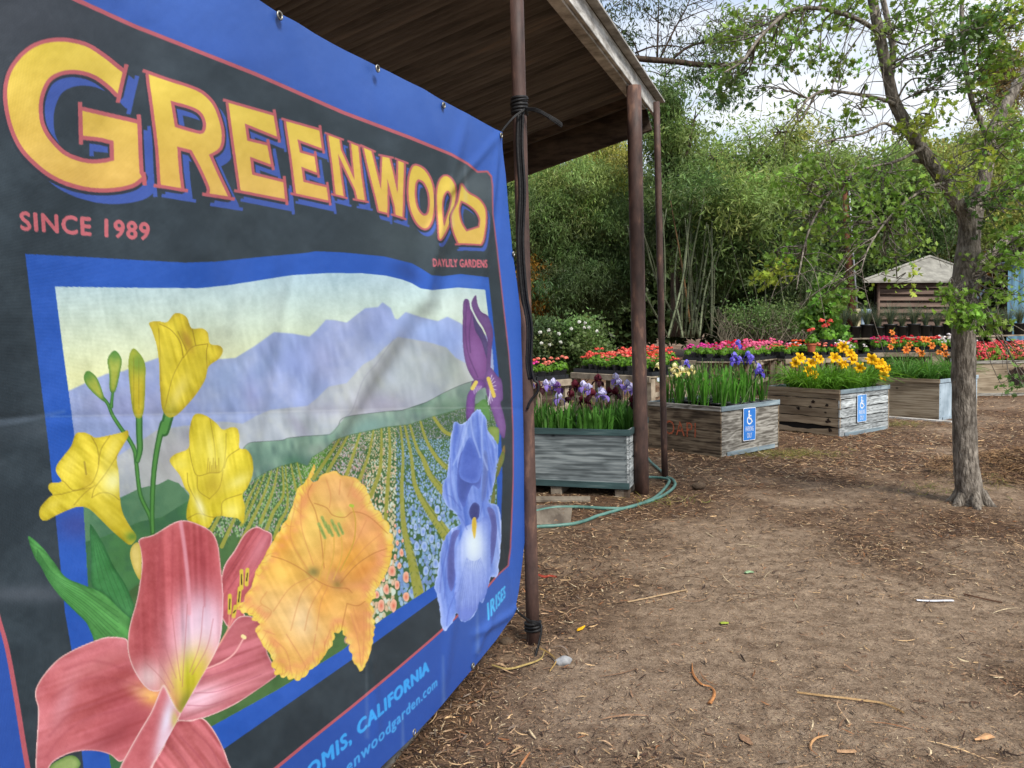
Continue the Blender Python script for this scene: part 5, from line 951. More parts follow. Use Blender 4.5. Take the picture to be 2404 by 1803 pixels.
mb = MB(); mb.box(onface(BN4, 'l', 1.35, 0, .12), (1.6, .05, .035), unit(-BN4[2]), -BN4[3], zz, bev=.005)
props(mb.build('kerb_pipe', M('white_pipe', (206, 204, 200), (160, 156, 150), 8, rough=.6)), 'low white kerb strip on the ground in front of the smooth tan bin', 'kerb')
# ---------------------------------------------------------------- parking signs
m_sw = M('sign_white', (226, 230, 236), (204, 208, 214), 20, rough=.35, bump=0, spec=.5); m_sb = M('sign_blue', (44, 118, 200), (38, 108, 188), 10, rough=.35, bump=0, spec=.5); m_sb2 = M('faded_sign_blue', (92, 152, 214), (80, 138, 204), 10, rough=.4, bump=0, spec=.5)
def rrect(w_, h_, rd, n=6):
    P = []
    for cx_, cy_, a0 in ((w_/2-rd, h_/2-rd, 0), (-w_/2+rd, h_/2-rd, 90), (-w_/2+rd, -h_/2+rd, 180), (w_/2-rd, -h_/2+rd, 270)):
        for k in range(n+1): a = math.radians(a0+90*k/n); P.append((cx_+rd*math.cos(a), cy_+rd*math.sin(a)))
    return P
def slab(P, mapf, z0, z1):
    n_ = len(P); V = [mapf(x, y, z1) for x, y in P]+[mapf(x, y, z0) for x, y in P]; F = [tuple(range(n_)), tuple(range(2*n_-1, n_-1, -1))]+[(i, n_+i, n_+(i+1) % n_, (i+1) % n_) for i in range(n_)]; return V, F
def psign(B, s, z, w_, h_, label, mblue, tilt=0.):
    t, n0, l, r = B; c_ = onface(B, 'r', s, z, .017); ca, sa = math.cos(tilt), math.sin(tilt)
    zz_ = np.array([0, 0, 1.]); U = r*ca+zz_*sa; Vv = zz_*ca-r*sa; mf = lambda x, y, d: c_+U*x+Vv*y-l*d
    sg = thing('parking_sign', label, 'sign', c_); V, F = slab(rrect(w_, h_, .016), mf, 0, .002); mk('plate', V, F, m_sw, sg)
    V, F = slab(rrect(w_-.014, h_-.014, .012), mf, .002, .0032); bf_ = mk('blue_face', V, F, mblue, sg)
    k = h_/.36; mb = MB()
    def seg(p, q, wd):
        p, q = np.array(p)*k, np.array(q)*k; d = (q-p)/np.hypot(*(q-p)); nn = np.array([-d[1], d[0]])*wd*k/2; V, F = slab([tuple(p+nn), tuple(p-nn), tuple(q-nn), tuple(q+nn)], mf, .0034, .0046); mb.add(V, F)
    seg((-.012, .118), (-.008, .058), .021); seg((-.010, .096), (.028, .090), .013); seg((-.010, .062), (.026, .058), .017); seg((.022, .064), (.040, .022), .016); seg((.038, .024), (.054, .030), .014)
    for i in range(20):
        a0, a1 = [math.radians(118+250*j/20) for j in (i, i+1)]; seg((-.002+.040*math.cos(a0), .042+.040*math.sin(a0)), (-.002+.040*math.cos(a1), .042+.040*math.sin(a1)), .015)
    V, F = slab([(-.013*k+.014*k*math.cos(a), .138*k+.014*k*math.sin(a)) for a in np.linspace(0, 6.283, 15)[:-1]], mf, .0034, .0046); mb.add(V, F); mb.build('wheelchair_symbol', m_sw, bf_)
    for wrd, y0, wd in (('PARKING', -.078, .142), ('ONLY', -.150, .086)):
        V_, F_ = text_polys(wrd); mk('lettering', np.array([mf((v[0]-.5)*wd*k, (y0+v[1]*.056)*k, .0042) for v in V_]), F_, m_sw, bf_)
    for yy in (h_/2-.014, -h_/2+.014):
        V, F = slab([(.005*math.cos(a), yy+.005*math.sin(a)) for a in np.linspace(0, 6.283, 9)[:-1]], mf, .0032, .007); mk('bolt', V, F, m_steel, sg)
psign(BN2, .50, .33, .235, .375, 'blue and white wheelchair parking sign on the bin with orange letters', m_sb, -.02)
psign(BN3, .47, .34, .215, .36, 'faded blue wheelchair parking sign on the bin of yellow daylilies', m_sb2, .0)
# ---------------------------------------------------------------- leaves
def frames(N, droop=0., flat=0.):
    a = R.normal(size=(N, 3)); a[:, 2] -= droop; a /= np.linalg.norm(a, axis=1)[:, None]; b = R.normal(size=(N, 3)); b[:, 2] += flat
    b -= a*(a*b).sum(1)[:, None]; b /= np.linalg.norm(b, axis=1)[:, None]; return a, b, np.cross(a, b)       # a along the leaf, b its normal
LOBE = np.array([(0, 0), (.10, .14), (.07, .28), (.32, .30), (.16, .46), (.44, .62), (.17, .66), (.16, .84), (0, 1.), (-.16, .84), (-.17, .66), (-.44, .62), (-.16, .46), (-.32, .30), (-.07, .28), (-.10, .14)])
def leaves(P, size, kind='lance', droop=.3, flat=0., ratio=.22, cup=.0):
    N = len(P); a, b, c = frames(N, droop, flat); s = np.broadcast_to(size, (N,))[:, None]
    if kind == 'lance':
        V = np.stack([P, P+(a*.45+c*ratio)*s, P+a*s-b*s*.12, P+(a*.45-c*ratio)*s], 1); F = np.arange(N)[:, None]*4+np.arange(4)[None]; return V.reshape(-1, 3), F, 4
    if kind == 'lobed':
        O = LOBE; n_ = len(O); V = np.zeros((N, n_+1, 3)); V[:, 0] = P+a*s*.5
        for i, (x, y) in enumerate(O): V[:, i+1] = P+(c*x*1.15+a*y+b*(abs(x)*cup*-1))*s
        F = (np.arange(N)[:, None, None]*(n_+1)+np.array([(0, 1+i, 1+(i+1) % n_) for i in range(n_)])[None]).reshape(-1, 3); return V.reshape(-1, 3), F, n_+1
def blob_points(blobs, cl_r=None):
    """blobs: px, py, distance, half width px, half height px, half depth m, clumps, leaves per clump, clump radius m, tint"""
    P = []; T = []; K = []
    for (x, y, Yd, rx, ry, rd, nc, nl, cr, tint) in blobs:
        c0 = D(x, y, Yd); u = R.normal(size=(nc, 3)); u /= np.linalg.norm(u, axis=1)[:, None]; u *= R.rand(nc, 1)**.45
        cc = c0+u*np.array([rx/FPX*Yd, rd, ry/FPX*Yd]); K.append((c0, cc)); tc_ = np.array(tint)[None]*np.exp(R.normal(0, .17, (nc, 1)))*np.exp(R.normal(0, .07, (nc, 3)))
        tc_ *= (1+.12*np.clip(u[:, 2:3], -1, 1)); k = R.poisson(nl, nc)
        idx = np.repeat(np.arange(nc), k); q = R.normal(size=(len(idx), 3))*np.array([1, 1, .8])*cr*R.uniform(.6, 1.2, (nc, 1))[idx]; P.append(cc[idx]+q); T.append(tc_[idx])
    return np.concatenate(P), np.concatenate(T), K
def crown(par, name, blobs, size, kind='lance', droop=.3, ratio=.22, flat=0., mat=None):
    P, T, K = blob_points(blobs); s = size*R.uniform(.6, 1.35, len(P)); V, F, n_ = leaves(P, s, kind, droop, flat, ratio, .25); c = np.repeat(T*np.exp(R.normal(0, .16, (len(P), 1))), n_, 0)
    mk(name, V, F, mat or m_leaf, par, np.clip(c, 0, .9)); return K
def limbs(mb, root, K, r0=.06, per=10, n=5, jit=.25):
    for c0, cc in K:
        st = root[int(R.randint(len(root)))] if len(root) > 1 else root[0]; mid = (st+c0)/2+R.normal(0, jit, 3)*np.linalg.norm(c0-st)*.25
        mb.tube(curve([st, mid, c0], 5), [r0, r0*.45], 6)
        for q in cc[R.permutation(len(cc))[:per]]: mb.tube(curve([c0, (c0+q)/2+R.normal(0, .08, 3)*np.linalg.norm(q-c0), q], 3), [r0*.4, r0*.12], 4)
def g(r_, g_, b_): return tuple(lin((r_, g_, b_)))
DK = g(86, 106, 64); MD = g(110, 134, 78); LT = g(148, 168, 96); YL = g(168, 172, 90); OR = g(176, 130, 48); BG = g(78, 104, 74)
def tree(name, label, trunks, blobs, size, kind='lance', droop=.3, ratio=.22, cat='tree', r0=.06, mat=None, per=8, group=None, cane=False, bark=None):
    t = thing(name, label, cat, trunks[0][0][0] if isinstance(trunks[0], tuple) else trunks[0][0], 0., group)
    mb = MB(); roots = []
    for pts, r in trunks: P = curve(pts, 5); mb.tube(P, r, 9, wob=.1); roots += list(P[len(P)//2:])
    K = crown(t, 'crown', blobs, size, kind, droop, ratio); limbs(mb, roots, K, r0, per); mb.build('trunk', bark or m_bark2, t, True); return t
# far trees, left to right
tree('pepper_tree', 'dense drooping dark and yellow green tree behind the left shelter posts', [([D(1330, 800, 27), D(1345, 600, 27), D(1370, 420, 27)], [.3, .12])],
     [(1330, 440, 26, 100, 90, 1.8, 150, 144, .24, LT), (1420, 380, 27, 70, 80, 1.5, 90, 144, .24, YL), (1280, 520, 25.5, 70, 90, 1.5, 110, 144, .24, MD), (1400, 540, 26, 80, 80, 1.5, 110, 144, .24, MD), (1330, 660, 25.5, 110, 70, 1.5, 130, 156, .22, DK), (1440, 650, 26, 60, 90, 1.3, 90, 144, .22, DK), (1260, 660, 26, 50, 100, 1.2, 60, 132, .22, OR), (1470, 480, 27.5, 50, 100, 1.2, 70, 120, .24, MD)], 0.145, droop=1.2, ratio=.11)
tree('willow', 'tall loose narrow leaved tree rising behind the far shelter post', [([D(1590, 790, 24), D(1585, 560, 24), D(1570, 350, 24), D(1560, 230, 24)], [.2, .05])],
     [(1565, 235, 23.5, 40, 50, .8, 34, 70, .2, MD), (1590, 330, 24, 70, 60, 1.2, 60, 70, .22, LT), (1550, 300, 24, 40, 80, 1.0, 50, 80, .22, MD), (1590, 430, 24, 80, 70, 1.3, 70, 76, .22, MD), (1630, 280, 24, 80, 90, 1.3, 26, 16, .36, LT), (1560, 180, 24, 50, 50, 1.0, 16, 16, .3, MD), (1680, 370, 24, 60, 60, 1.2, 20, 18, .34, LT), (1660, 430, 24, 50, 50, 1.0, 18, 57, .22, LT), (1560, 550, 24.5, 70, 80, 1.0, 60, 112, .24, DK)], 0.158, droop=.9, ratio=.13)
bam = thing('bamboo_clump', 'clump of grey green bamboo canes with leafy tops behind the pink geraniums', 'bamboo', D(1620, 780, 22))
for i in range(17):
    x0 = R.uniform(1555, 1700); bx = D(x0, 792, 22+R.uniform(-.6, .6)); ln = R.normal(0, 45)-(20 if x0 < 1600 else 0); tp = D(x0+ln, R.uniform(460, 540), 22+R.uniform(-1, 1)); mb = MB(); P = curve([bx, (bx+tp)/2+R.normal(0, .1, 3), tp], 14)
    mb.tube(P, [.030, .026, .012], 8, c=tuple(np.array([.85, .95, .8])*R.uniform(.28, .75)) if R.rand() < .88 else (.6, .34, .22))
    for q in P[::2]: mb.tube([q-(0, 0, .008), q+(0, 0, .008)], .037*(1 if q[2] < 3 else .6), 8, c=(.35, .36, .3))
    mb.build('cane', m_cane, bam, True)
for i in range(20):
    x0 = R.uniform(1540, 1900); bx = D(x0, 792, 22.5+R.uniform(-.6, .6)); tp = D(x0+R.normal(0, 60), R.uniform(380, 620), 22+R.uniform(-1, 1)); mb = MB()
    mb.tube(curve([bx, (bx+tp)/2+R.normal(0, .2, 3), tp], 8), [.016, .012, .005], 6, c=tuple(np.array([.9, .95, .8])*R.uniform(.25, .65))); mb.build('cane', m_cane, bam, True)
crown(bam, 'foliage', [(1640, 470, 22.5, 100, 60, 1.2, 80, 45, .22, MD), (1740, 490, 22, 100, 70, 1.2, 90, 45, .22, LT), (1700, 600, 22.8, 140, 70, 1.0, 110, 45, .22, MD), (1820, 450, 23, 80, 60, 1.2, 60, 45, .22, LT), (1800, 560, 23, 110, 90, 1.2, 110, 55, .22, DK)], .19, droop=.5, ratio=.12)
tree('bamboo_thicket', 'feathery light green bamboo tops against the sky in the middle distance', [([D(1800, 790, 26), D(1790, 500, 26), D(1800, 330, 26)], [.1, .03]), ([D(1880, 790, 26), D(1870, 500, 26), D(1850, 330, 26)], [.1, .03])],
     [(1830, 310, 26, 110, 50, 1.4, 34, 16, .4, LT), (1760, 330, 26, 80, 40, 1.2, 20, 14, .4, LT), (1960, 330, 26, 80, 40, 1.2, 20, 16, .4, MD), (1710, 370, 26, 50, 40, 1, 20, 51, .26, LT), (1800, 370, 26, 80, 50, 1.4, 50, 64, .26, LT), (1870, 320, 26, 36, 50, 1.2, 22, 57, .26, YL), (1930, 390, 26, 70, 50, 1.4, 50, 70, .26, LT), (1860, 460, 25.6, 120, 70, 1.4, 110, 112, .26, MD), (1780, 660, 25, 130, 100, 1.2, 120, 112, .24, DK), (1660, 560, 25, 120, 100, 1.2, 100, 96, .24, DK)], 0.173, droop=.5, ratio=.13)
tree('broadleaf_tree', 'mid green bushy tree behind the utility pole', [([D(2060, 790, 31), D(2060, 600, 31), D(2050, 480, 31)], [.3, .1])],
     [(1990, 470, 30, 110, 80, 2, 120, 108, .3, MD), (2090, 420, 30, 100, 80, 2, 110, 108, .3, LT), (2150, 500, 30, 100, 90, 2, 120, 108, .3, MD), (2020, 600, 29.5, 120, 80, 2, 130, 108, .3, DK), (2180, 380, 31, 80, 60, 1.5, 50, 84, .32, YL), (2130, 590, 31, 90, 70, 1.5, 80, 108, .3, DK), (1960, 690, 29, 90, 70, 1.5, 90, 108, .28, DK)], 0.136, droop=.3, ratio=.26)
tree('golden_tree', 'yellow green backlit tree at the right edge beyond the blue shed', [([D(2370, 790, 34), D(2365, 500, 34), D(2360, 200, 34)], [.3, .06])],
     [(2300, 480, 33, 90, 90, 2, 110, 117, .32, YL), (2390, 420, 33, 70, 110, 2, 110, 117, .32, LT), (2360, 200, 34, 40, 120, 1.2, 90, 80, .28, g(150, 130, 84)), (2330, 330, 33, 60, 70, 1.5, 50, 91, .3, YL), (2390, 560, 33, 60, 70, 1.5, 70, 117, .3, MD), (2260, 560, 33, 60, 60, 1.5, 50, 117, .3, LT), (2240, 620, 34, 60, 60, 1.5, 50, 117, .3, OR)], 0.152, droop=.5, ratio=.2)
for i_, (x_, lab_) in enumerate(((1120, 'dark broad tree far behind the banner and shelter'), (860, 'pale green tree far behind the left part of the shelter'), (600, 'leftmost round green tree far behind the shelter'))):
    tree('roadside_tree', lab_, [([D(x_, 800, 31), D(x_, 600, 31), D(x_+10, 450, 31)], [.3, .1])],
         [(x_, 440, 31, 110, 90, 2, 60, 60, .4, LT if i_ == 1 else MD), (x_-60, 580, 31, 110, 90, 2, 60, 60, .4, MD), (x_+70, 600, 31, 110, 100, 2, 60, 60, .4, DK)], .24, droop=.4, ratio=.24, per=3)
# sparse tree whose limbs reach in over the roof
eu = thing('eucalyptus', 'sparse tree whose bare arching limbs and hanging leaves reach over the shelter roof', 'tree', G(1150, 950))
mb = MB(); Ye = 13.; a_ = 1004/2212.
zp = lambda x, y, Yd=Ye: D(1400+x*a_, y*a_, Yd)
mb.tube(curve([D(1150, 850, 15), D(1150, 300, 14.5), D(1230, 60, 14), zp(60, 265, 13.5), zp(200, 300), zp(400, 318), zp(560, 335), zp(745, 325), zp(800, 250), zp(870, 220), zp(950, 245), zp(955, 280)], 6), [.22, .16, .08, .05, .045, .04, .03, .022, .012, .006], 9, wob=.1)
for pts, r in (([(330, 300), (400, 160), (470, 30), (500, -60)], .02), ([(315, 295), (320, 100), (325, -50)], .018), ([(200, 275), (300, 240), (440, 245), (540, 320)], .016), ([(400, 300), (480, 240), (600, 205), (700, 150), (840, 120)], .024), ([(220, 290), (180, 200), (60, 90)], .015), ([(470, 30), (600, -20)], .01), ([(330, 120), (260, 60), (230, -20)], .01), ([(430, 110), (540, 60), (620, 40)], .01), ([(560, 335), (620, 380), (680, 430), (830, 458)], .01), ([(530, 340), (515, 390)], .008)):
    mb.tube(curve([zp(*p) for p in pts], 5), [r, r*.35], 6)
for i in range(70):
    p = zp(R.uniform(60, 700), R.uniform(-20, 330)); mb.tube(curve([p, p+R.normal(0, .25, 3), p+R.normal(0, .4, 3)], 4), [.006, .002], 4)
mb.build('trunk', m_bark2, eu, True)
crown(eu, 'crown', [(1480, 60, 13, 70, 60, .6, 34, 10, .10, g(84, 96, 72)), (1560, 20, 13, 90, 30, .6, 34, 10, .10, g(84, 96, 72)), (1470, 90, 13, 18, 25, .2, 8, 34, .08, DK), (1600, 100, 13, 50, 60, .5, 20, 9, .10, g(90, 104, 70)), (1680, 120, 13, 50, 40, .5, 26, 26, .10, MD), (1720, 60, 13, 60, 50, .5, 30, 24, .10, MD), (1650, 170, 13, 60, 25, .5, 22, 24, .09, DK), (1700, 230, 13, 40, 25, .4, 12, 26, .08, BG), (1450, 20, 13, 60, 25, .5, 14, 14, .1, g(84, 96, 72))], .085, droop=1.1, ratio=.13)
# far mass that closes the gaps near the ground
P, T, K = blob_points([(x, 690+R.uniform(-30, 20), 36, 100, 130, 2, 120, 70, .5, tuple(np.array(DK)*.9)) for x in range(360, 2700, 120)]+[(x, 480+R.uniform(-40, 40), 38, 100, 100, 2, 60, 60, .55, MD) for x in range(1260, 2460, 140)]); V, F, n_ = leaves(P, .38*R.uniform(.6, 1.3, len(P)), 'lance', .2, 0, .3)
props(mk('distant_thicket', V, F, m_leaf, None, np.repeat(T, n_, 0)), 'dark mass of far foliage closing the view behind the trees', 'thicket', kind='stuff')
# shrubs
def shrub(name, label, base, blobs, size, kind='lance', ratio=.3, stems=14, cat='shrub', bark=None, sr=.012, droop=.2):
    t = thing(name, label, cat, base); mb = MB(); K = crown(t, 'foliage', blobs, size, kind, droop, ratio)
    for c0, cc in K:
        for q in cc[:stems]: mb.tube(curve([base+R.normal(0, .15, 3)*(1, 1, 0), (base+q)/2+R.normal(0, .12, 3), q], 4), [sr, sr*.3], 5)
    mb.build('stem', bark or m_bark2, t, True); return t
rb = shrub('rose_bush', 'leafy rose bush with white blooms behind the leftmost flower bench', G(1330, 905), [(1290, 790, 14, 60, 50, .5, 60, 60, .10, DK), (1360, 800, 14, 60, 55, .5, 60, 55, .10, MD), (1400, 840, 14, 40, 40, .4, 30, 50, .10, MD), (1300, 850, 14, 60, 40, .4, 40, 55, .10, DK), (1380, 770, 14.2, 40, 30, .3, 12, 30, .08, MD)], .065, ratio=.3)
for (x, y) in ((1268, 780), (1288, 775), (1312, 784), (1271, 806), (1291, 809), (1316, 803), (1360, 756), (1374, 758), (1371, 769), (1383, 769), (1402, 778), (1341, 772)):
    mb = MB(); c0 = D(x, y, 13.5)
    for i in range(14): 
        d = unit(R.normal(size=3)+(0, -.6, .3)); e = unit(np.cross(d, R.normal(size=3))); f = np.cross(d, e); mb.add([c0+d*.008-e*.02, c0+d*.012+f*.022, c0+d*.03+e*.022, c0+d*.02-f*.02], [(0, 1, 2, 3)], g(226, 226, 218))
    mb.build('bloom', m_petal, rb)
tw = thing('twiggy_bush', 'bare grey twiggy bush behind the middle flower benches', 'shrub', G(1790, 860)); mb = MB()
for i in range(240):
    b0 = D(R.uniform(1690, 1900), 800, 21+R.normal(0, .4)); P = [b0]
    d = unit([R.normal(0, .5), R.normal(0, .3), 1])
    for k in range(5): d = unit(d+R.normal(0, .35, 3)); P.append(P[-1]+d*R.uniform(.12, .24))
    mb.tube(curve(P, 3), [.008, .003], 4, c=tuple(np.array([1, 1, 1])*R.uniform(.7, 1.6)))
mb.build('stem', M('grey_twig', (116, 108, 92), (76, 70, 58), 8, col=True, bump=0), tw)
crown(tw, 'foliage', [(1790, 750, 21, 110, 45, .6, 150, 26, .15, MD)], .07, ratio=.3)
shrub('vine_bush', 'bright green lobed leaf bush left of the utility pole', G(1950, 870), [(1925, 735, 17.5, 35, 45, .3, 26, 30, .11, g(112, 152, 60)), (1955, 690, 17.5, 30, 40, .3, 20, 26, .11, g(112, 152, 60)), (1950, 790, 17.5, 35, 30, .3, 20, 28, .11, g(96, 138, 56))], .13, 'lobed', stems=4)
# ---------------------------------------------------------------- main tree
mt_ = thing('shade_tree', 'forked young shade tree with grey bark standing alone in the yard', 'tree', G(2278, 1186)); mb = MB(); Yt = G(2278, 1186)[1]
T_ = lambda x, y, dy=0.: D(x, y, Yt+dy)
rp_ = lambda r: .86*r/FPX*Yt
def seg(pts, rr, n=12, wob=.06, dy=(0, 0)):
    P = curve([T_(x, y, dy[0]+(dy[1]-dy[0])*i/max(len(pts)-1, 1)) for i, (x, y) in enumerate(pts)], 7); mb.tube(P, [rp_(q) for q in rr], n, wob=wob); return P
seg([(2281, 1200), (2279, 1180), (2272, 1130), (2266, 1060), (2263, 960), (2262, 860), (2262, 760), (2263, 690), (2268, 635), (2275, 570), (2277, 520)], [44, 37, 33, 31, 30, 30, 30, 31, 33, 28, 26], 22, .10)
for a in range(6):
    p = T_(2279, 1182); d = np.array([math.cos(a*1.05+.3), math.sin(a*1.05+.3), 0]); mb.tube(curve([p+(0, 0, .1)+d*.07, p+d*.12+(0, 0, .015), p+d*.19-(0, 0, .03)], 4), [.045, .04, .02], 8)
ll = seg([(2278, 560), (2268, 505), (2249, 478), (2212, 422), (2172, 363), (2135, 304), (2100, 240), (2085, 180), (2067, 91), (2049, 0), (2030, -160)], [24, 22, 19, 17, 17, 17, 15, 14, 13, 12, 9], 14, dy=(0, -.3))
rl = seg([(2276, 560), (2290, 499), (2303, 454), (2317, 386), (2330, 318), (2353, 263), (2385, 205), (2412, 150), (2440, 40)], [24, 20, 18, 18, 19, 15, 13, 11, 8], 14, dy=(0, .3))
b0 = seg([(2320, 320), (2305, 290), (2282, 236), (2267, 159), (2258, 45), (2262, -60)], [10, 8, 7, 6, 6, 4], 10)
b1_ = seg([(2090, 190), (2096, 120), (2088, 68), (2070, -20), (2060, -120)], [10, 8, 8, 7, 5], 10)
b2_ = seg([(2100, 245), (2081, 236), (2040, 226), (1990, 218), (1935, 213), (1895, 235), (1880, 260)], [6, 5, 4.5, 4, 3.5, 3, 1.5], 8, dy=(-.2, -.7))
b3_ = seg([(2150, 330), (2135, 318), (2100, 300), (2072, 290), (2026, 313), (1958, 327), (1920, 340)], [6, 5, 4, 3.5, 3, 2, 1], 8, dy=(-.1, -.8))
b4_ = seg([(2062, 80), (2054, 70), (2004, 41), (1922, 20), (1854, 27), (1786, 86), (1745, 141), (1700, 170)], [7, 6, 5.5, 5, 4.5, 4, 3, 1.5], 8, dy=(-.2, -1))
b5_ = seg([(2272, 650), (2300, 625), (2335, 592), (2370, 560), (2420, 540)], [15, 14, 13, 12, 10], 12, dy=(0, .1))
b6_ = seg([(2190, 390), (2172, 381), (2144, 377)], [9, 7, 5], 8, dy=(0, -.1))
b7_ = seg([(2215, 430), (2180, 440), (2130, 470), (2080, 520), (2040, 580), (2020, 640)], [5, 4, 3, 2.5, 2, 1], 7, dy=(-.2, -.9))
b8_ = seg([(2160, 350), (2100, 380), (2020, 400), (1950, 450), (1900, 540), (1880, 620), (1870, 680)], [5, 4, 3.5, 3, 2.5, 2, 1], 7, dy=(-.2, -.9))
b9_ = seg([(2275, 1185-470), (2290, 680), (2300, 650), (2330, 615), (2362, 585)], [2, 3, 3, 3, 2], 7, dy=(-.2, -.25)); seg([(2300, 750), (2340, 790), (2390, 860), (2404, 880)], [2, 1.8, 1.2, 1], 6, dy=(-.2, -.3))
limb_pts = np.concatenate([ll[14:], rl[10:], b0, b2_, b3_, b4_, b5_, b7_, b8_, b1_])
TB = []
def tb(x, y, rx, ry, nc, nl=11, tint=None, dy=-.4, rd=.5): TB.append((x, y, Yt+dy, rx, ry, rd, int(nc*1.15+.5), nl*1.15, .062, tint or g(132, 162, 66)))
GR, GD, GY = g(126, 158, 66), g(98, 132, 64), g(166, 184, 70)
for a in ((1760, 60, 60, 36, 13), (1880, 36, 70, 30, 15), (1990, 26, 60, 30, 12), (1850, 130, 50, 40, 8), (1700, 100, 36, 40, 6), (1690, 185, 26, 26, 4), (1800, 130, 30, 26, 4), (1985, 130, 40, 40, 5), (1790, 200, 20, 26, 6, 9, GD), (1735, 175, 16, 16, 4, 10, GD),
          (1700, 200, 20, 26, 6, 12, GD), (1925, 130, 16, 22, 4), (2160, 50, 60, 50, 15), (2240, 100, 50, 60, 16, 10, GD), (2330, 50, 60, 50, 17, 11, GY), (2210, 190, 40, 50, 14, 10, GD), (2370, 150, 40, 60, 13, 11, GY), (2320, 230, 40, 36, 7), (2130, 130, 36, 36, 6), (2190, 270, 30, 24, 6, 10, GY),
          (1960, 180, 30, 30, 5), (1870, 240, 14, 14, 3), (2020, 260, 40, 30, 4), (2125, 310, 26, 26, 7, 10, GY), (2290, 60, 40, 40, 12, 10, GD), (2380, 60, 40, 60, 14, 11, GY), (2330, 130, 40, 40, 9, 11, GR), (2390, 300, 30, 50, 9, 11, GR), (2110, 30, 40, 30, 8, 10, GR),
          (1880, 430, 60, 44, 15, 11, GR), (1980, 430, 70, 40, 16, 11, GR), (2080, 430, 50, 40, 11, 11, GR), (1900, 520, 60, 50, 14, 11, GR), (1990, 520, 60, 40, 13, 11, GR), (2090, 520, 50, 40, 11, 11, GR), (1850, 610, 40, 30, 9, 12, GR), (1950, 600, 36, 36, 8, 11, GR), (2080, 600, 36, 24, 7, 11, GR), (1950, 690, 18, 50, 5, 11, GR), (1815, 640, 30, 24, 8, 12, GY), (2130, 560, 30, 30, 7, 11, GR), (2106, 655, 14, 12, 2, 9, GY),
          (2350, 340, 50, 40, 12, 11, GR), (2390, 440, 40, 50, 13, 11, GR), (2350, 480, 36, 40, 9, 11, GD), (2180, 470, 36, 36, 8, 11, GR), (2385, 580, 30, 50, 14, 12, GR), (2350, 620, 26, 26, 7, 12, GR), (2250, 400, 26, 50, 5, 11, GY), (2232, 690, 18, 22, 6, 12, GR, -.45, .1), (2268, 745, 28, 20, 12, 14, g(124, 162, 62), -.45, .08), (2312, 750, 22, 18, 7, 12, GR, -.35, .1), (2335, 690, 22, 24, 6, 12, GR), (2400, 900, 16, 20, 3, 10, GD), (2390, 830, 18, 18, 3, 10, GR)): tb(*a)
P, T, K = blob_points(TB); sz = .049*R.uniform(.6, 1.3, len(P)); V, F, n_ = leaves(P, sz, 'lobed', .5, .2, cup=.35)
mk('crown', V, F, m_leaf, mt_, np.clip(np.repeat(T*np.exp(R.normal(0, .15, (len(P), 1))), n_, 0), 0, .9))
for c0, cc in K:
    st = limb_pts[np.argmin(np.linalg.norm(limb_pts-c0, axis=1))]; mb.tube(curve([st, (st+c0)/2+R.normal(0, .06, 3), c0], 5), [.008, .004], 6)
    for q in cc:
        s2 = st+(c0-st)*R.rand(); mb.tube(curve([s2, (s2+q)/2+R.normal(0, .05, 3), q, q+R.normal(0, .05, 3)], 4), [.004, .0018], 4)
for i in range(150):                                     # bare hanging twigs
    s0 = limb_pts[R.randint(len(limb_pts))]; dr = np.array([R.normal(0, .5), R.normal(0, .4), -abs(R.normal(.2, .5))]); dr = unit(dr)*R.uniform(.2, .7); mb.tube(curve([s0, s0+dr*.4+R.normal(0, .05, 3), s0+dr+(0, 0, -.12)], 5), [.0035, .0014], 4)
mb.build('trunk', m_bark, mt_, True)
# ---------------------------------------------------------------- utility pole, kiosk, shed
m_pole = wood('tarred_pole_wood', (112, 70, 48), (66, 40, 28), None, 4, (1, 1, .1)); Yp = 22.
up_ = thing('utility_pole', 'brown wooden utility pole with grey conduit and meter box', 'utility pole', D(2003, 800, Yp))
mb = MB(); mb.tube([D(2003, 830, Yp), D(1994, 600, Yp), D(1984, 400, Yp)], [.125, .115, .10], 16); mb.build('pole', m_pole, up_, True)
mb = MB(); mb.tube([D(2012, 724, Yp-.16), D(2002, 580, Yp-.15), D(1992, 418, Yp-.13)], .022, 10, c=(1, 1, 1)); mb.build('conduit', M('grey_conduit', (176, 180, 186), (140, 144, 150), 8, rough=.5), up_, True)
m_box = M('cream_box', (196, 186, 150), (160, 150, 118), 10, rough=.6); m_bx2 = M('grey_box', (150, 168, 184), (120, 138, 152), 10, rough=.5)
o1 = D(2009, 780, Yp-.25); k = Yp/FPX
mb = MB(); mb.box(o1, (12*k, .14, 54*k), bev=.01); mb.build('meter_box', m_box, up_); mb = MB(); mb.box(o1+(12.3*k, -.01, 2*k), (8*k, .15, 36*k), bev=.01); mb.build('breaker_box', m_bx2, up_)
mb = MB(); mb.tube([o1+(10*k, -.08, 46*k), o1+(30*k, -.12, 46*k)], 7*k, 16); mb.build('meter', m_bx2, up_, True)
mb = MB(); mb.tube(curve([D(1988, 440, Yp), D(1700, 500, 25), D(1500, 560, 28), D(1240, 600, 31)], 6), .012, 5); mb.build('wire', m_rub, up_)
Yk = 26.; kk = Yk/FPX
kio = thing('garden_kiosk', 'brown slatted kiosk with a low grey hipped roof', 'kiosk', D(2145, 800, Yk))
m_roof = M('bleached_roofing', (146, 144, 136), (112, 110, 104), 4, (1, 1, 1), .85, .2, light=(164, 160, 150)); m_slat = wood('brown_slats', (112, 94, 84), (74, 60, 52), None, 4)
ap = D(2183, 603, Yk+2.0); eL, eR = D(2026, 659, Yk), D(2342, 659, Yk+.6); el2, er2 = D(2048, 652, Yk+4), D(2325, 655, Yk+4.4)
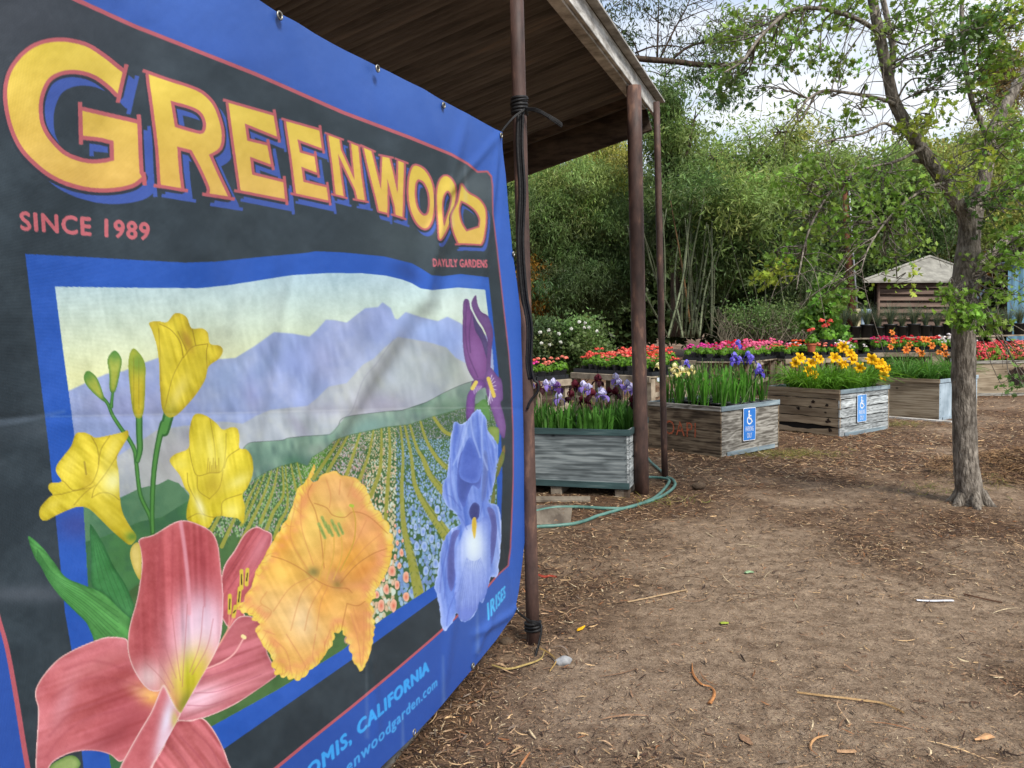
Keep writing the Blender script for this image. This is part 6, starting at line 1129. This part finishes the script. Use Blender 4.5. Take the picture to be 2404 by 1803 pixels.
th_ = np.array([0, 0, -.06]); mb = MB(); mb.add([eL, eR, er2, el2, ap, eL+th_, eR+th_, er2+th_, el2+th_], [(0, 1, 4), (1, 2, 4), (2, 3, 4), (3, 0, 4), (0, 5, 6, 1), (1, 6, 7, 2), (2, 7, 8, 3), (3, 8, 5, 0), (8, 7, 6, 5)]); mb.build('roof', m_roof, kio)
for a, b_ in ((eL, ap), (eR, ap)): mb = MB(); mb.tube([a+(0, 0, .01), b_+(0, 0, .02)], .05, 6); mb.build('hip_cap', m_roof, kio)
wl_, wr_ = D(2058, 764, Yk+.5), D(2232, 764, Yk+.5); wd2 = (wr_-wl_)
for i in range(7):
    zt = wl_[2]+i*.205; mb = MB(); mb.add([wl_+(0, 0, i*.205)+(0, -.07, 0), wr_+(0, 0, i*.205)+(0, -.07, 0), wr_+(0, .05, i*.205+.19), wl_+(0, .05, i*.205+.19), wl_+(0, -.04, i*.205-.01), wr_+(0, -.04, i*.205-.01), wr_+(0, .08, i*.205+.18), wl_+(0, .08, i*.205+.18)], [(0, 1, 2, 3), (4, 7, 6, 5), (0, 4, 5, 1), (3, 2, 6, 7)], (1, 1, 1) if i else (.8, .8, .8)); mb.build('slat', m_slat, kio)
mb = MB(); mb.box(wl_+(0, .12, -.8), (wd2[0], .1, 2.3)); mb.build('slat_shade', m_dark, kio)  # dark sheet close behind the slats, stands for the shade inside
for x in (2062, 2236, 2300): mb = MB(); mb.tube([D(x, 800, Yk+.4), D(x, 655, Yk+.4)], .05, 8); mb.build('post', m_slat, kio)
mb = MB(); mb.tube([D(2312, 680, Yk+.3), D(2288, 708, Yk+.3)], .045, 6); mb.build('brace', m_bx2, kio)
shd = thing('blue_shed', 'blue corrugated metal shed wall at the right edge', 'shed', D(2400, 800, 25.))
m_blue = M('blue_metal', (96, 134, 156), (76, 110, 132), 3, (1, 1, .3), .5, .1); wl_ = D(2363, 800, 25.); mb = MB(); rows = []
for i in range(91): rows.append([wl_+(i*.05, .03*math.sin(i*1.2), 0), wl_+(i*.05, .03*math.sin(i*1.2), 2.35)])
mb.grid(rows); mb.build('wall', m_blue, shd); mb = MB(); mb.box(wl_+(-.1, -.15, 2.36), (5, 4, .08)); mb.build('roof', m_bx2, shd); mb = MB(); mb.box(wl_+(-.9, 3.2, 0), (.88, 1, 2.2)); mb.build('side_shade', m_dark, shd)  # last box is solid dark, standing in for shade beside the shed
# ---------------------------------------------------------------- iris plants
def patch(mb, org, dirv, upv, L, w_, prof, colr, n=6, ruf=.0, tipc=None):
    """a petal: dirv outwards, upv up; prof(t) -> (out, up) in units of L"""
    side = unit(np.cross(dirv, upv)); rows = []; cs = []
    for i in range(n+1):
        t = i/n; o_, u_ = prof(t); c = org+dirv*o_*L+upv*u_*L; hw = w_/2*math.sin(math.pi*min(1, (t*.86+.10)))**.7
        row = [c+side*hw*k+upv*(-abs(k)*hw*.25+ruf*R.normal())+dirv*ruf*R.normal() for k in (-1, -.5, 0, .5, 1)]; rows.append(row)
        cc = np.array(colr) if tipc is None else np.array(colr)*(1-t)+np.array(tipc)*t; cs.append([cc*R.uniform(.92, 1.08)]*5)
    mb.grid(rows, np.array(cs))
def iris_flower(mb, c, cs, cf, beard, s=1., rz=0.):
    zz = np.array([0, 0, 1.])
    for k in range(3):
        a = rz+k*2.094; d = np.array([math.cos(a), math.sin(a), 0]); patch(mb, c, d, zz, .062*s, .05*s, lambda t: (.42*math.sin(t*3.0), 1.05*t), cs, ruf=.0022*s, tipc=np.array(cs)*1.15)
        a += 1.047; d = np.array([math.cos(a), math.sin(a), 0]); patch(mb, c, d, zz, .068*s, .046*s, lambda t: (.75*math.sin(min(t*1.7, 1.57))+.1*t, .22*math.sin(t*2.6)-.85*t*t), cf, ruf=.0022*s, tipc=np.array(cf)*.95)
        mb.tube([c+d*.01*s+zz*.004, c+d*.035*s+zz*.012*s], .003*s, 4, c=beard)
def iris_plant(name, label, cat, base, hl, flowers, group=None, nl=8, sp=.05, tint=None, pot=None, buds=0):
    """flowers: list of (dx, dy, height, colours)"""
    t = thing(name, label, cat, base, 0., group); mb = MB(); b = np.array(base, float); tint = tint or g(92, 146, 62)
    for i in range(nl):
        a = R.rand()*6.28; d = np.array([math.cos(a), math.sin(a)*.7, 0]); ln = hl*R.uniform(.65, 1.1); o_ = b+d*R.uniform(0, sp); le = R.uniform(.05, .28); w_ = R.uniform(.009, .015); s_ = np.array([-d[1], d[0], 0]); tw_ = R.uniform(-.8, .8); s_ = unit(s_+d*tw_)
        bend = R.uniform(.0, .4) if R.rand() < .5 else 0; rows = []; c_ = np.array(tint)*R.uniform(.7, 1.25)*(1, 1, 1)
        for k in range(6):
            tt = k/5; c = o_+d*ln*(le*tt+bend*tt**3)+np.array([0, 0, ln*(tt-bend*.5*tt**3)]); ww = w_*(1-.15*tt)*(1 if tt < .9 else .12); rows.append([c-s_*ww, c+d*.002, c+s_*ww])
        mb.grid(rows, c_)
    mb.build('leaves', m_leaf, t)
    if pot:
        mb = MB(); r1, r2, hp = pot; pb = b-(0, 0, hp*.92); mb.tube([pb, pb+(0, 0, hp*.9), pb+(0, 0, hp*.9), pb+(0, 0, hp)], [r2, r1*.96, r1*1.06, r1*1.06], 18); mb.build('pot', m_pot, t, True)
    for fx, fy, fh, cols in flowers:
        q = b+np.array([fx, fy, fh]); mb = MB(); st = b+np.array([fx*.3, fy*.3, 0]); mb.tube(curve([st, (st+q)/2+R.normal(0, .008, 3), q], 4), [.0045, .003], 6, c=g(110, 140, 84))
        for k in range(2): z_ = .6+.2*k; p = st+(q-st)*z_; e = p+np.array([R.normal(0, .015), R.normal(0, .015), .045]); mb.tube([p, (p+e)/2, e], [.003, .007, .001], 6, c=g(140, 150, 90))
        stk = mb.build('stalk', m_leaf, t)
        if cols is not None: mb = MB(); iris_flower(mb, q, *cols, s=.98*R.uniform(.85, 1.1), rz=R.rand()*6); mb.build('flower', m_petal, t)
    return t
LIL = (g(206, 204, 240), g(146, 124, 206), g(220, 190, 80)); MAR = (g(92, 30, 44), g(52, 14, 26), g(140, 90, 40)); VIO = (g(132, 122, 222), g(96, 82, 196), g(200, 200, 230)); CRM = (g(232, 226, 176), g(230, 216, 140), g(226, 180, 60)); PUR = (g(120, 84, 150), g(84, 52, 120), g(200, 180, 90))
t, n0, l, r = BN1; Zs = .50
fl1 = [((245, 620), LIL), ((300, 620), LIL), ((335, 715), LIL), ((510, 630), LIL), ((550, 655), LIL), ((630, 670), LIL), ((650, 690), LIL), ((740, 575), LIL), ((765, 610), LIL), ((820, 620), LIL), ((845, 650), LIL),
       ((200, 640), MAR), ((455, 630), MAR), ((420, 700), MAR), ((570, 690), MAR), ((615, 590), MAR), ((500, 730), MAR), ((545, 745), MAR), ((740, 680), MAR), ((690, 770), MAR), ((860, 740), MAR), ((690, 670), MAR), ((330, 640), PUR), ((-40, 640), LIL), ((60, 660), MAR), ((120, 600), LIL)]
wh = {id(LIL): 'white and lilac', id(MAR): 'dark maroon', id(PUR): 'purple'}
for i, ((fx, fy), cc) in enumerate(fl1):
    d_ = .2+.62*((i*37) % 11)/11.; px_ = 1200+fx*e_; q = D(px_, 700+fy*e_, (n0+r*d_)[1]+.02); 
    s = np.dot(q-n0, l); d2 = np.dot(q-n0, r); d2 = min(max(d2, .08), .85); s = min(max(s, .08), 1.18); base = n0+l*s+r*d2; base[2] = Zs
    iris_plant('iris', '%s bearded iris in the teal edged grey bin' % wh[id(cc)], 'iris', base, .27, [(q[0]-base[0], q[1]-base[1], q[2]-base[2], cc)], group='%s irises in the teal edged bin' % wh[id(cc)], nl=9, sp=.07)
for i in range(30):
    base = n0+l*R.uniform(.05, 1.2)+r*R.uniform(.05, .85); base[2] = Zs
    iris_plant('iris', 'iris leaf fan without bloom in the teal edged grey bin', 'iris', base, .30, [], group='bloomless irises in the teal edged bin', nl=9, sp=.08)
t, n0, l, r = BN2; Zs = .52; h_ = 1/4.1475
pots2 = [(.14, .22), (.14, .42), (.15, .62), (.15, .80), (.14, .98), (.34, .16), (.33, .36), (.34, .56), (.34, .76), (.33, .96), (.54, .2), (.54, .42), (.54, .64), (.55, .86), (.74, .18), (.74, .4), (.73, .62), (.74, .84), (.92, .2), (.92, .42), (.92, .64)]
fl2 = [((435, 735), CRM), ((500, 720), CRM), ((550, 715), CRM), ((600, 700), CRM), ((548, 645), VIO), ((1010, 575), VIO), ((1000, 625), VIO), ((1060, 610), VIO), ((1050, 455), VIO), ((1145, 560), VIO), ((1175, 600), VIO), ((1245, 690), VIO), ((1262, 730), VIO), ((430, 680), CRM), ((270, 670), CRM)]
done = {}
for (fx, fy), cc in fl2:
    q = D(1480+fx*h_, 700+fy*h_, 9.35 if fx > 400 else 9.6); j = min(range(len(pots2)), key=lambda k: np.linalg.norm((n0+l*pots2[k][0]+r*pots2[k][1]-q)[:2])+.3*len(done.get(k, []))); done.setdefault(j, []).append((q, cc))
for j, (a, b_) in enumerate(pots2):
    base = n0+l*a+r*b_; base[2] = Zs+(.03 if b_ > .3 else 0); fs = [(q[0]-base[0], q[1]-base[1], q[2]-base[2], cc) for q, cc in done.get(j, [])]
    nb = R.randint(1, 4); fs += [(R.normal(0, .06), R.normal(0, .06), R.uniform(.38, .52), None) for _ in range(nb)]
    kinds = sorted({'violet' if cc is VIO else 'cream' for _, cc in done.get(j, [])})
    lab = ('%s bearded iris in a black pot in the bin with orange letters' % ' and '.join(kinds)) if kinds else 'budded iris in a black pot in the bin with orange letters'
    iris_plant('potted_iris', lab, 'iris', base, .43, fs, group=('%s irises in the orange lettered bin' % ' and '.join(kinds)) if kinds else 'budded irises in the orange lettered bin', nl=12, sp=.05, tint=g(98, 160, 58), pot=(.075, .06, .14))
# ---------------------------------------------------------------- daylilies
def day_flower(mb, c, face, s, colr, throat):
    face = unit(face); e = unit(np.cross(face, (0, 0, 1))); f = np.cross(e, face)
    for k in range(6):
        a = k*1.0472+R.rand()*.1; d = e*math.cos(a)+f*math.sin(a); cl = np.array(colr)*R.uniform(.9, 1.1); side = np.cross(face, d); rows = []; cs = []
        for i in range(6):
            t = i/5; o_ = .95*t**.8; u_ = .55*math.sin(t*2.1)-.28*t*t*t; hw = (.30 if k % 2 else .22)*math.sin(math.pi*min(1, t*.82+.12))**.8; c_ = c+(d*o_+face*u_)*s
            rows.append([c_+side*hw*s*q+face*(-abs(q)*.05*s+R.normal(0, .012)*s) for q in (-1, 0, 1)]); cs.append([np.array(throat)*(1-min(1, t*2.5))+cl*min(1, t*2.5)]*3)
        mb.grid(rows, np.array(cs))
    for k in range(4): mb.tube([c, c+(face*.7+e*R.normal(0, .12)+f*R.normal(0, .12))*s], .0015, 4, c=g(150, 110, 30))
def daylily(label, base, hl, flowers, colr, throat, group, tint, nl=60, s=.086, spread=.05):
    t = thing('daylily', label, 'daylily', base, 0., group); b = np.array(base, float); mb = MB()
    for i in range(nl):
        a = R.rand()*6.28; d = np.array([math.cos(a), math.sin(a), 0]); ln = hl*R.uniform(.6, 1.15); o_ = b+d*R.uniform(0, spread); arch = R.uniform(.3, 1.0); s_ = np.array([-d[1], d[0], 0]); w_ = R.uniform(.006, .010); rows = []
        for k in range(7): tt = k/6; c = o_+d*ln*(arch*tt*(.5+.5*tt))+np.array([0, 0, ln*(tt*1.0-arch*.75*tt**2.4)]); ww = w_*(1-.85*tt**3); rows.append([c-s_*ww+(0, 0, .003), c, c+s_*ww+(0, 0, .003)])
        mb.grid(rows, np.array(tint)*R.uniform(.65, 1.35)*((1.5, 1.25, .7) if R.rand() < .05 else (1, 1, 1)))
    mb.build('leaves', m_leaf, t)
    for q in flowers:
        q = np.array(q, float); mb = MB(); st = b+(q-b)*(.15, .15, 0); mb.tube(curve([st, (st+q)/2+np.array([0, 0, .03])+R.normal(0, .01, 3), q], 4), [.004, .0028], 6, c=g(110, 146, 60))
        for k in range(3): e = q+R.normal(0, .03, 3)+(0, 0, .01); mb.tube([q-(0, 0, .02), (q+e)/2, e], [.002, .006, .002], 6, c=g(160, 170, 60))
        mb.build('stalk', m_leaf, t); mb = MB(); day_flower(mb, q, np.array([R.normal(0, .5), -1, R.normal(.25, .3)]), s*R.uniform(.85, 1.1), colr, throat); mb.build('flower', m_petal, t)
    return t
t, n0, l, r = BN3; YE = g(250, 196, 22); YT = g(214, 150, 20)
fy_ = [(400, 590), (360, 630), (555, 580), (590, 600), (510, 640), (785, 490), (820, 470), (890, 540), (920, 570), (905, 600), (800, 630), (830, 650), (985, 675), (1120, 600), (1100, 590), (1150, 650), (1210, 690), (1225, 755), (540, 750), (480, 720), (740, 585), (1180, 640), (1240, 690)]
cl3 = [(.80, .25), (.35, .30), (.5, .62), (.22, .62), (.78, .8), (.25, .95), (.5, .15)]; asg = {}
for fx, fy in fy_:
    bestd = 9
    q = D(1780+fx*h_, 700+fy*h_, 10.75+.25*((fx*7) % 5)/5-.12); k = min(range(len(cl3)), key=lambda k: abs((n0+l*cl3[k][0]+r*cl3[k][1]-q)[0])+.1*abs((n0+l*cl3[k][0]+r*cl3[k][1]-q)[1])); asg.setdefault(k, []).append(q)
pos3 = ['the left corner', 'the near corner', 'the middle', 'the sign side', 'the far left', 'the far right', 'the near left side']
for k, (a, b_) in enumerate(cl3):
    base = n0+l*a+r*b_; base[2] = .52; daylily('yellow daylily clump at %s of the cracked plank bin' % pos3[k], base, .54, asg.get(k, []), YE, YT, 'yellow daylilies in the cracked plank bin', g(116, 168, 56), 130, .086, .12)
t, n0, l, r = BN4; ORG_ = g(236, 140, 62); OT = g(190, 60, 30)
fo = [((385, 920), 0), ((395, 1000), 0), ((370, 1060), 0), ((690, 985), 0), ((735, 990), 0), ((770, 1045), 0), ((675, 1120), 0), ((850, 1115), 0), ((915, 1130), 0), ((560, 1040), 0), ((525, 1090), 1), ((630, 1090), 1), ((890, 1060), 0)]
cl4 = [(1.05, .2), (.8, .45), (.55, .2), (.3, .35), (.12, .7), (.6, .8), (.95, .85), (.3, 1.0)]; asg = {}
v4 = 404/1676.
for (fx, fy), kk_ in fo:
    q = D(2000+fx*v4, 560+fy*v4, 12.2); k = min(range(len(cl4)), key=lambda k: abs((n0+l*cl4[k][0]+r*cl4[k][1]-q)[0])+.6*len(asg.get(k, []))*.2); asg.setdefault(k, []).append(q)
pos4 = ['the left end', 'the left middle', 'the front', 'the trunk side', 'the pale blue end', 'the centre', 'the far left', 'the far right']
for k, (a, b_) in enumerate(cl4):
    base = n0+l*a+r*b_; base[2] = .52; daylily('orange daylily clump at %s of the smooth tan bin' % pos4[k], base, .52, asg.get(k, []), ORG_, OT, 'orange daylilies in the smooth tan bin', g(96, 146, 62), 110, .064, .12)
# ---------------------------------------------------------------- small potted plants on benches
def ball_leaves(c, rx, rz_, N, size, col0, mbn=None):
    u = R.normal(size=(N, 3)); u /= np.linalg.norm(u, axis=1)[:, None]; u[:, 2] = np.abs(u[:, 2])*1.0-.15; P = c+u*np.array([rx, rx, rz_])*R.uniform(.6, 1, (N, 1)); a = unit(np.array([0, 0, 1.])); V = []; F = []
    for i in range(N):
        d = u[i]; e = unit(np.cross(d, R.normal(size=3))); f = np.cross(d, e); s = size*R.uniform(.7, 1.2); n0_ = len(V); V += [P[i]+(e*math.cos(q)+f*math.sin(q))*s+d*s*.15*(k % 2) for k, q in enumerate(np.linspace(0, 6.283, 7)[:-1])]; F.append(tuple(range(n0_, n0_+6)))
    return np.array(V), F, np.repeat(np.array(col0)[None]*np.exp(R.normal(0, .22, (N, 1))), 6, 0)
def pot_master(colr, seed, big=1., clay=False):
    t = thing('potted_geranium', 'x', 'geranium', (0, 0, 0)); mb = MB(); w_ = .055*big; h = .11*big
    if clay: mb.tube([(0, 0, 0), (0, 0, h*.8), (0, 0, h*.8), (0, 0, h)], [w_*.8, w_, w_*1.15, w_*1.15], 18)
    else:
        V = []; 
        for z_, s in ((0, .78), (h*.86, .98), (h*.86, 1.06), (h, 1.06)): V += [(x*w_*s, y*w_*s, z_) for x, y in ((-1, -1), (1, -1), (1, 1), (-1, 1))]
        F = [(4*k+i, 4*k+(i+1) % 4, 4*k+4+(i+1) % 4, 4*k+4+i) for k in range(3) for i in range(4)]+[(3, 2, 1, 0), (12, 13, 14, 15)]; mb.add(V, F)
    mb.build('pot', m_term if clay else m_pot, t)
    V, F, c = ball_leaves(np.array([0, 0, h+.025*big]), .085*big, .11*big, 90, .020*big, g(112, 160, 48)); mk('foliage', V, F, m_leaf, t, c)
    for k in range(2 if seed else 4):
        a = R.rand()*6.28; c0 = np.array([math.cos(a)*.06, math.sin(a)*.06, .0])*big+np.array([0, 0, h+.15*big*R.uniform(.8, 1.25)]); V, F, c = ball_leaves(c0, .034*big, .028*big, 30, .0105*big, colr); mk('flower_head', V, F, m_petal, t, c)
    return t
COLS = dict(magenta=g(226, 66, 160), pink=g(240, 120, 160), coral=g(236, 96, 84), red=g(212, 34, 52), salmon=g(240, 140, 120), white=g(240, 232, 232), orange=g(226, 96, 52), crimson=g(200, 40, 86))
masters = {}
def geranium(colname, loc, label, group, big=1., clay=False):
    key = (colname, R.randint(2), clay, big)
    if key not in masters: t = pot_master(COLS[colname], key[1], big, clay); masters[key] = t; t.location = tuple(float(a) for a in loc); t['label'] = label; t['group'] = group; return t
    return copytree(masters[key], loc, R.randint(4)*math.pi/2+R.normal(0, .08), R.uniform(.7, 1.2), label, group)
m_bench = wood('grey_bench_wood', (156, 144, 126), (96, 84, 70), (178, 166, 148), 4, (1, 1, 1))
m_card = M('card', (196, 206, 216), (180, 190, 200), 10, rough=.6, bump=0)
def bench(label, pa, pb, depth, z, plan, where, th_=.05, card=None):
    """bench whose front top edge runs pa -> pb; plan: rows of colour names"""
    A, Bp = np.array(pa), np.array(pb); u = unit(Bp-A); L = np.linalg.norm(Bp-A); v = np.array([-u[1], u[0], 0]); v = v if v[1] > 0 else -v; zz = np.array([0, 0, 1.])
    t = thing('flower_bench', label, 'bench', A*(1, 1, 0)); npk = max(3, int(depth/.15))
    for k in range(npk):
        mb = MB(); c = R.uniform(.8, 1.1); mb.box(A*(1, 1, 0)+v*(k*depth/npk)+zz*(z-th_+.025), (L, depth/npk-.012, .025), u, v, zz, (c, c, c), .002); mb.build('top_plank', m_bench, t)
    mb = MB(); mb.box(A*(1, 1, 0)-v*.027+zz*(z-.09), (L, .025, .088), u, v, zz, bev=.003); mb.build('apron', m_bench, t)
    for s in (0.02, L*.5, L-.1):
        for d_ in (.02, depth-.1): mb = MB(); mb.box(A*(1, 1, 0)+u*s+v*d_, (.085, .085, z-th_+.02), u, v, zz, bev=.003); mb.build('leg', m_bench, t)
    mb = MB(); mb.box(A*(1, 1, 0)+u*.02-v*.03+zz*(z*.42), (L-.04, .03, .07), u, v, zz, bev=.003); mb.build('rail', m_bench, t)
    if card is not None:
        for s in card: mb = MB(); mb.box(A*(1, 1, 0)+u*s-v*.036+zz*(z-.19), (.2, .004, .16), u, v, zz); props(mb.build('price_card', m_card), 'pale price card tacked to the front of the %s bench' % where, 'sign')
    tn = 0
    tr_ = thing('plant_tray', 'long black plastic trays on the %s bench' % where, 'tray', A*(1, 1, 0)+zz*z); n_ = max(1, int(L/.52))
    for i in range(n_):
        w2 = L/n_; mb = MB(); mb.box(A*(1, 1, 0)+u*(i*w2+.01)+v*.03+zz*(z+.003), (w2-.02, depth-.06, .012), u, v, zz)
        for (p, sz, X_, Y_) in ((u*(i*w2+.01)+v*.03, (w2-.02, .006, .045), u, v), (u*(i*w2+.01)+v*(depth-.036), (w2-.02, .006, .045), u, v), (u*(i*w2+.01)+v*.037, (.006, depth-.08, .045), u, v), (u*((i+1)*w2-.017)+v*.037, (.006, depth-.08, .045), u, v)): mb.box(A*(1, 1, 0)+p+zz*(z+.016), sz, X_, Y_, zz)
        mb.build('tray', m_tray, tr_)
    nr = len(plan); sp = (depth-.1)/max(nr, 1)
    for j, row in enumerate(plan):
        n2 = int((L-.06)/.135)
        for i in range(n2):
            cn = row[min(int(i/n2*len(row)), len(row)-1)]
            if cn == '' or R.rand() < .10: continue
            p = A*(1, 1, 0)+u*(.09+i*(L-.16)/max(n2-1, 1)+R.normal(0, .008))+v*(.09+j*sp)+zz*(z+.016)
            geranium(cn, p, 'small %s geranium in a square black pot on the %s bench' % (cn, where), '%s geraniums on the %s bench' % (cn, where))
zt = .75
bench('low grey bench of magenta geraniums behind the banner edge', G(1180, 903, zt), G(1340, 889, zt), .7, zt, [['magenta', 'magenta', 'salmon', 'salmon'], ['magenta', 'magenta', 'coral', 'salmon'], ['magenta', 'magenta', 'salmon', '']], 'left')
bench('grey plank bench of coral geraniums left of the thick post', G(1342, 874, zt), G(1528, 884, zt), .8, zt, [['coral', 'salmon', 'coral'], ['coral', 'coral', 'salmon'], ['coral', 'red', 'coral']], 'coral flower')
bench('grey bench of orange and coral geraniums between the posts and the iris bin', G(1516, 872, zt), G(1604, 858, zt), .9, zt, [['orange', 'coral'], ['coral', 'coral'], ['salmon', 'coral'], ['coral', 'pink']], 'orange flower', card=[.4])
bench('grey bench of hot pink geraniums behind the iris bin', G(1600, 846, zt), G(1768, 848, zt), 1.2, zt, [['magenta', 'magenta', 'crimson', 'pink'], ['magenta', 'magenta', 'crimson', 'pink'], ['magenta', 'magenta', 'red', 'pink'], ['magenta', 'magenta', 'crimson', 'pink']], 'hot pink flower')
bench('grey bench of pink geraniums running back beside the yellow daylilies', G(1768, 849, zt), G(1838, 834, zt), 1.1, zt, [['pink', 'pink'], ['pink', 'crimson'], ['pink', 'pink'], ['crimson', 'red']], 'pink flower', card=[.15])
bench('grey bench of orange, salmon and white geraniums behind the yellow daylilies', G(1843, 843, zt), G(2046, 838, zt), 1.1, zt, [['orange', 'orange', 'salmon', 'red', 'white', 'white'], ['pink', 'orange', 'salmon', 'red', 'white', 'crimson'], ['salmon', 'orange', 'white', 'red', 'white', 'crimson'], ['coral', 'white', 'white', 'red', 'pink', 'crimson']], 'middle flower')
bench('grey bench of crimson, red and white geraniums behind the orange daylilies', G(2050, 828, zt), G(2300, 826, zt), 1.2, zt, [['crimson', 'red', 'red', 'white', 'white'], ['crimson', 'red', 'coral', 'white', 'pink'], ['crimson', 'red', 'red', 'white', 'white'], ['magenta', 'red', 'red', 'white', 'white']], 'right flower')
tc_ = pot_master(COLS['coral'], 1, 1.5, True); tc_.location = tuple(D(1905, 826, 15.6)); tc_['label'] = 'large coral geranium in a terracotta pot on the middle bench'
tc_ = pot_master(COLS['coral'], 0, 2.0, False); tc_.location = tuple(D(1942, 822, 15.9)); tc_['label'] = 'tall bushy coral geranium in a dark pot beside the terracotta pot'
# azalea mounds in the right bin
t, n0, l, r = BN5
for i, (a, b_) in enumerate(((1.1, .25), (.72, .25), (.35, .3), (1.05, .7), (.6, .75), (.2, .7))):
    base = n0+l*a+r*b_+np.array([0, 0, .58]); az = thing('azalea', 'azalea mound covered in coral pink blooms, %s in the burnt bin' % ['front left', 'front middle', 'front right', 'back left', 'back middle', 'back right'][i], 'azalea', base, 0., 'azaleas in the burnt bin')
    V, F, c = ball_leaves(base+np.array([0, 0, .12]), .26, .34, 420, .03, g(120, 140, 52)); mk('foliage', V, F, m_leaf, az, c); V, F, c = ball_leaves(base+np.array([0, 0, .16]), .28, .36, 620, .018, g(226, 84, 92) if i != 2 else g(236, 120, 110)); mk('blooms', V, F, m_petal, az, c)
    mb = MB(); mb.tube([base-(0, 0, .08), base+(0, 0, .2)], .02, 6); mb.build('stem', m_bark2, az)
# row of grassy plants in black pots
Yr = 19.; zb = D(2200, 790, Yr)[2]
mb = MB(); A = D(1925, 790, Yr); A[2] = zb-.03; mb.box(A, (D(2460, 790, Yr)-A)[0:1].tolist()+[.7, .03], c=(1, 1, 1)); rb_ = thing('raised_bench', 'long weathered bench carrying the row of black pots of grass', 'bench', A*(1, 1, 0)); mk('top', np.concatenate(mb.v), mb.f, m_bench, rb_, np.concatenate(mb.c))
for x in (1930, 2060, 2190, 2240, 2330, 2440): mb = MB(); q = D(x, 790, Yr); mb.box((q[0], q[1]+.03, 0), (.3 if x == 2190 else .09, .09, zb-.032)); mb.build('leg', m_bench, rb_)
GP = None
for i in range(19):
    q = D(1925+i*27.5, 790, Yr+.3); q[2] = zb+.002; lab = 'black nursery pot of thin grey green grass in the long row below the kiosk'
    if i < 2 or GP is None:
        t = thing('potted_grass', lab, 'potted plant', q, 0., 'grass pots in the long row'); mb = MB(); mb.tube([q, q+(0, 0, .24), q+(0, 0, .24), q+(0, 0, .27)], [.105, .125, .135, .135], 18); mb.build('pot', m_pot, t, True); mb = MB()
        for k in range(210):
            a = R.rand()*6.28; d = np.array([math.cos(a), math.sin(a), 0]); ln = R.uniform(.28, .6); o_ = q+(0, 0, .26)+d*.04; ar = R.uniform(.2, 1.1); s_ = np.array([-d[1], d[0], 0])*.004; mb.grid([[o_+d*ln*ar*tt*tt-s_*(1-tt*.8)+np.array([0, 0, ln*(tt-ar*.4*tt**3)]), o_+d*ln*ar*tt*tt+s_*(1-tt*.8)+np.array([0, 0, ln*(tt-ar*.4*tt**3)])] for tt in (0, .3, .6, .85, 1)], g(96, 112, 92) if R.rand() < .8 else g(150, 146, 110))
        mb.build('grass_blades', m_leaf, t); GP = t
    else: copytree(GP, q, R.rand()*6.28, R.uniform(.85, 1.2), lab, 'grass pots in the long row')
# weeds by the bins
P = []; 
for (x, y, s, N) in ((1850, 1068, .28, 420), (2095, 1000, .25, 260), (1560, 1180, .2, 60), (2250, 1160, .3, 140)):
    c0 = G(x, y); P.append(np.column_stack([c0[0]+R.normal(0, s, N), c0[1]+R.normal(0, s*.6, N)]))
P = np.concatenate(P); N = len(P); V, F, C_ = strips(np.column_stack([P, hgt(P[:, 0], P[:, 1])+.02]), R.rand(N)*6.28, R.uniform(.06, .18, N), np.full(N, .005), R.normal(0, .25, N), R.normal(.1, .3, N), np.array([g(150, 140, 70), g(120, 130, 60), g(170, 150, 100)])[R.randint(3, size=N)], 3)
props(mk('dry_weeds', V, F, m_leaf, None, C_), 'straggly yellow weeds at the foot of the bins', 'weeds', kind='stuff')
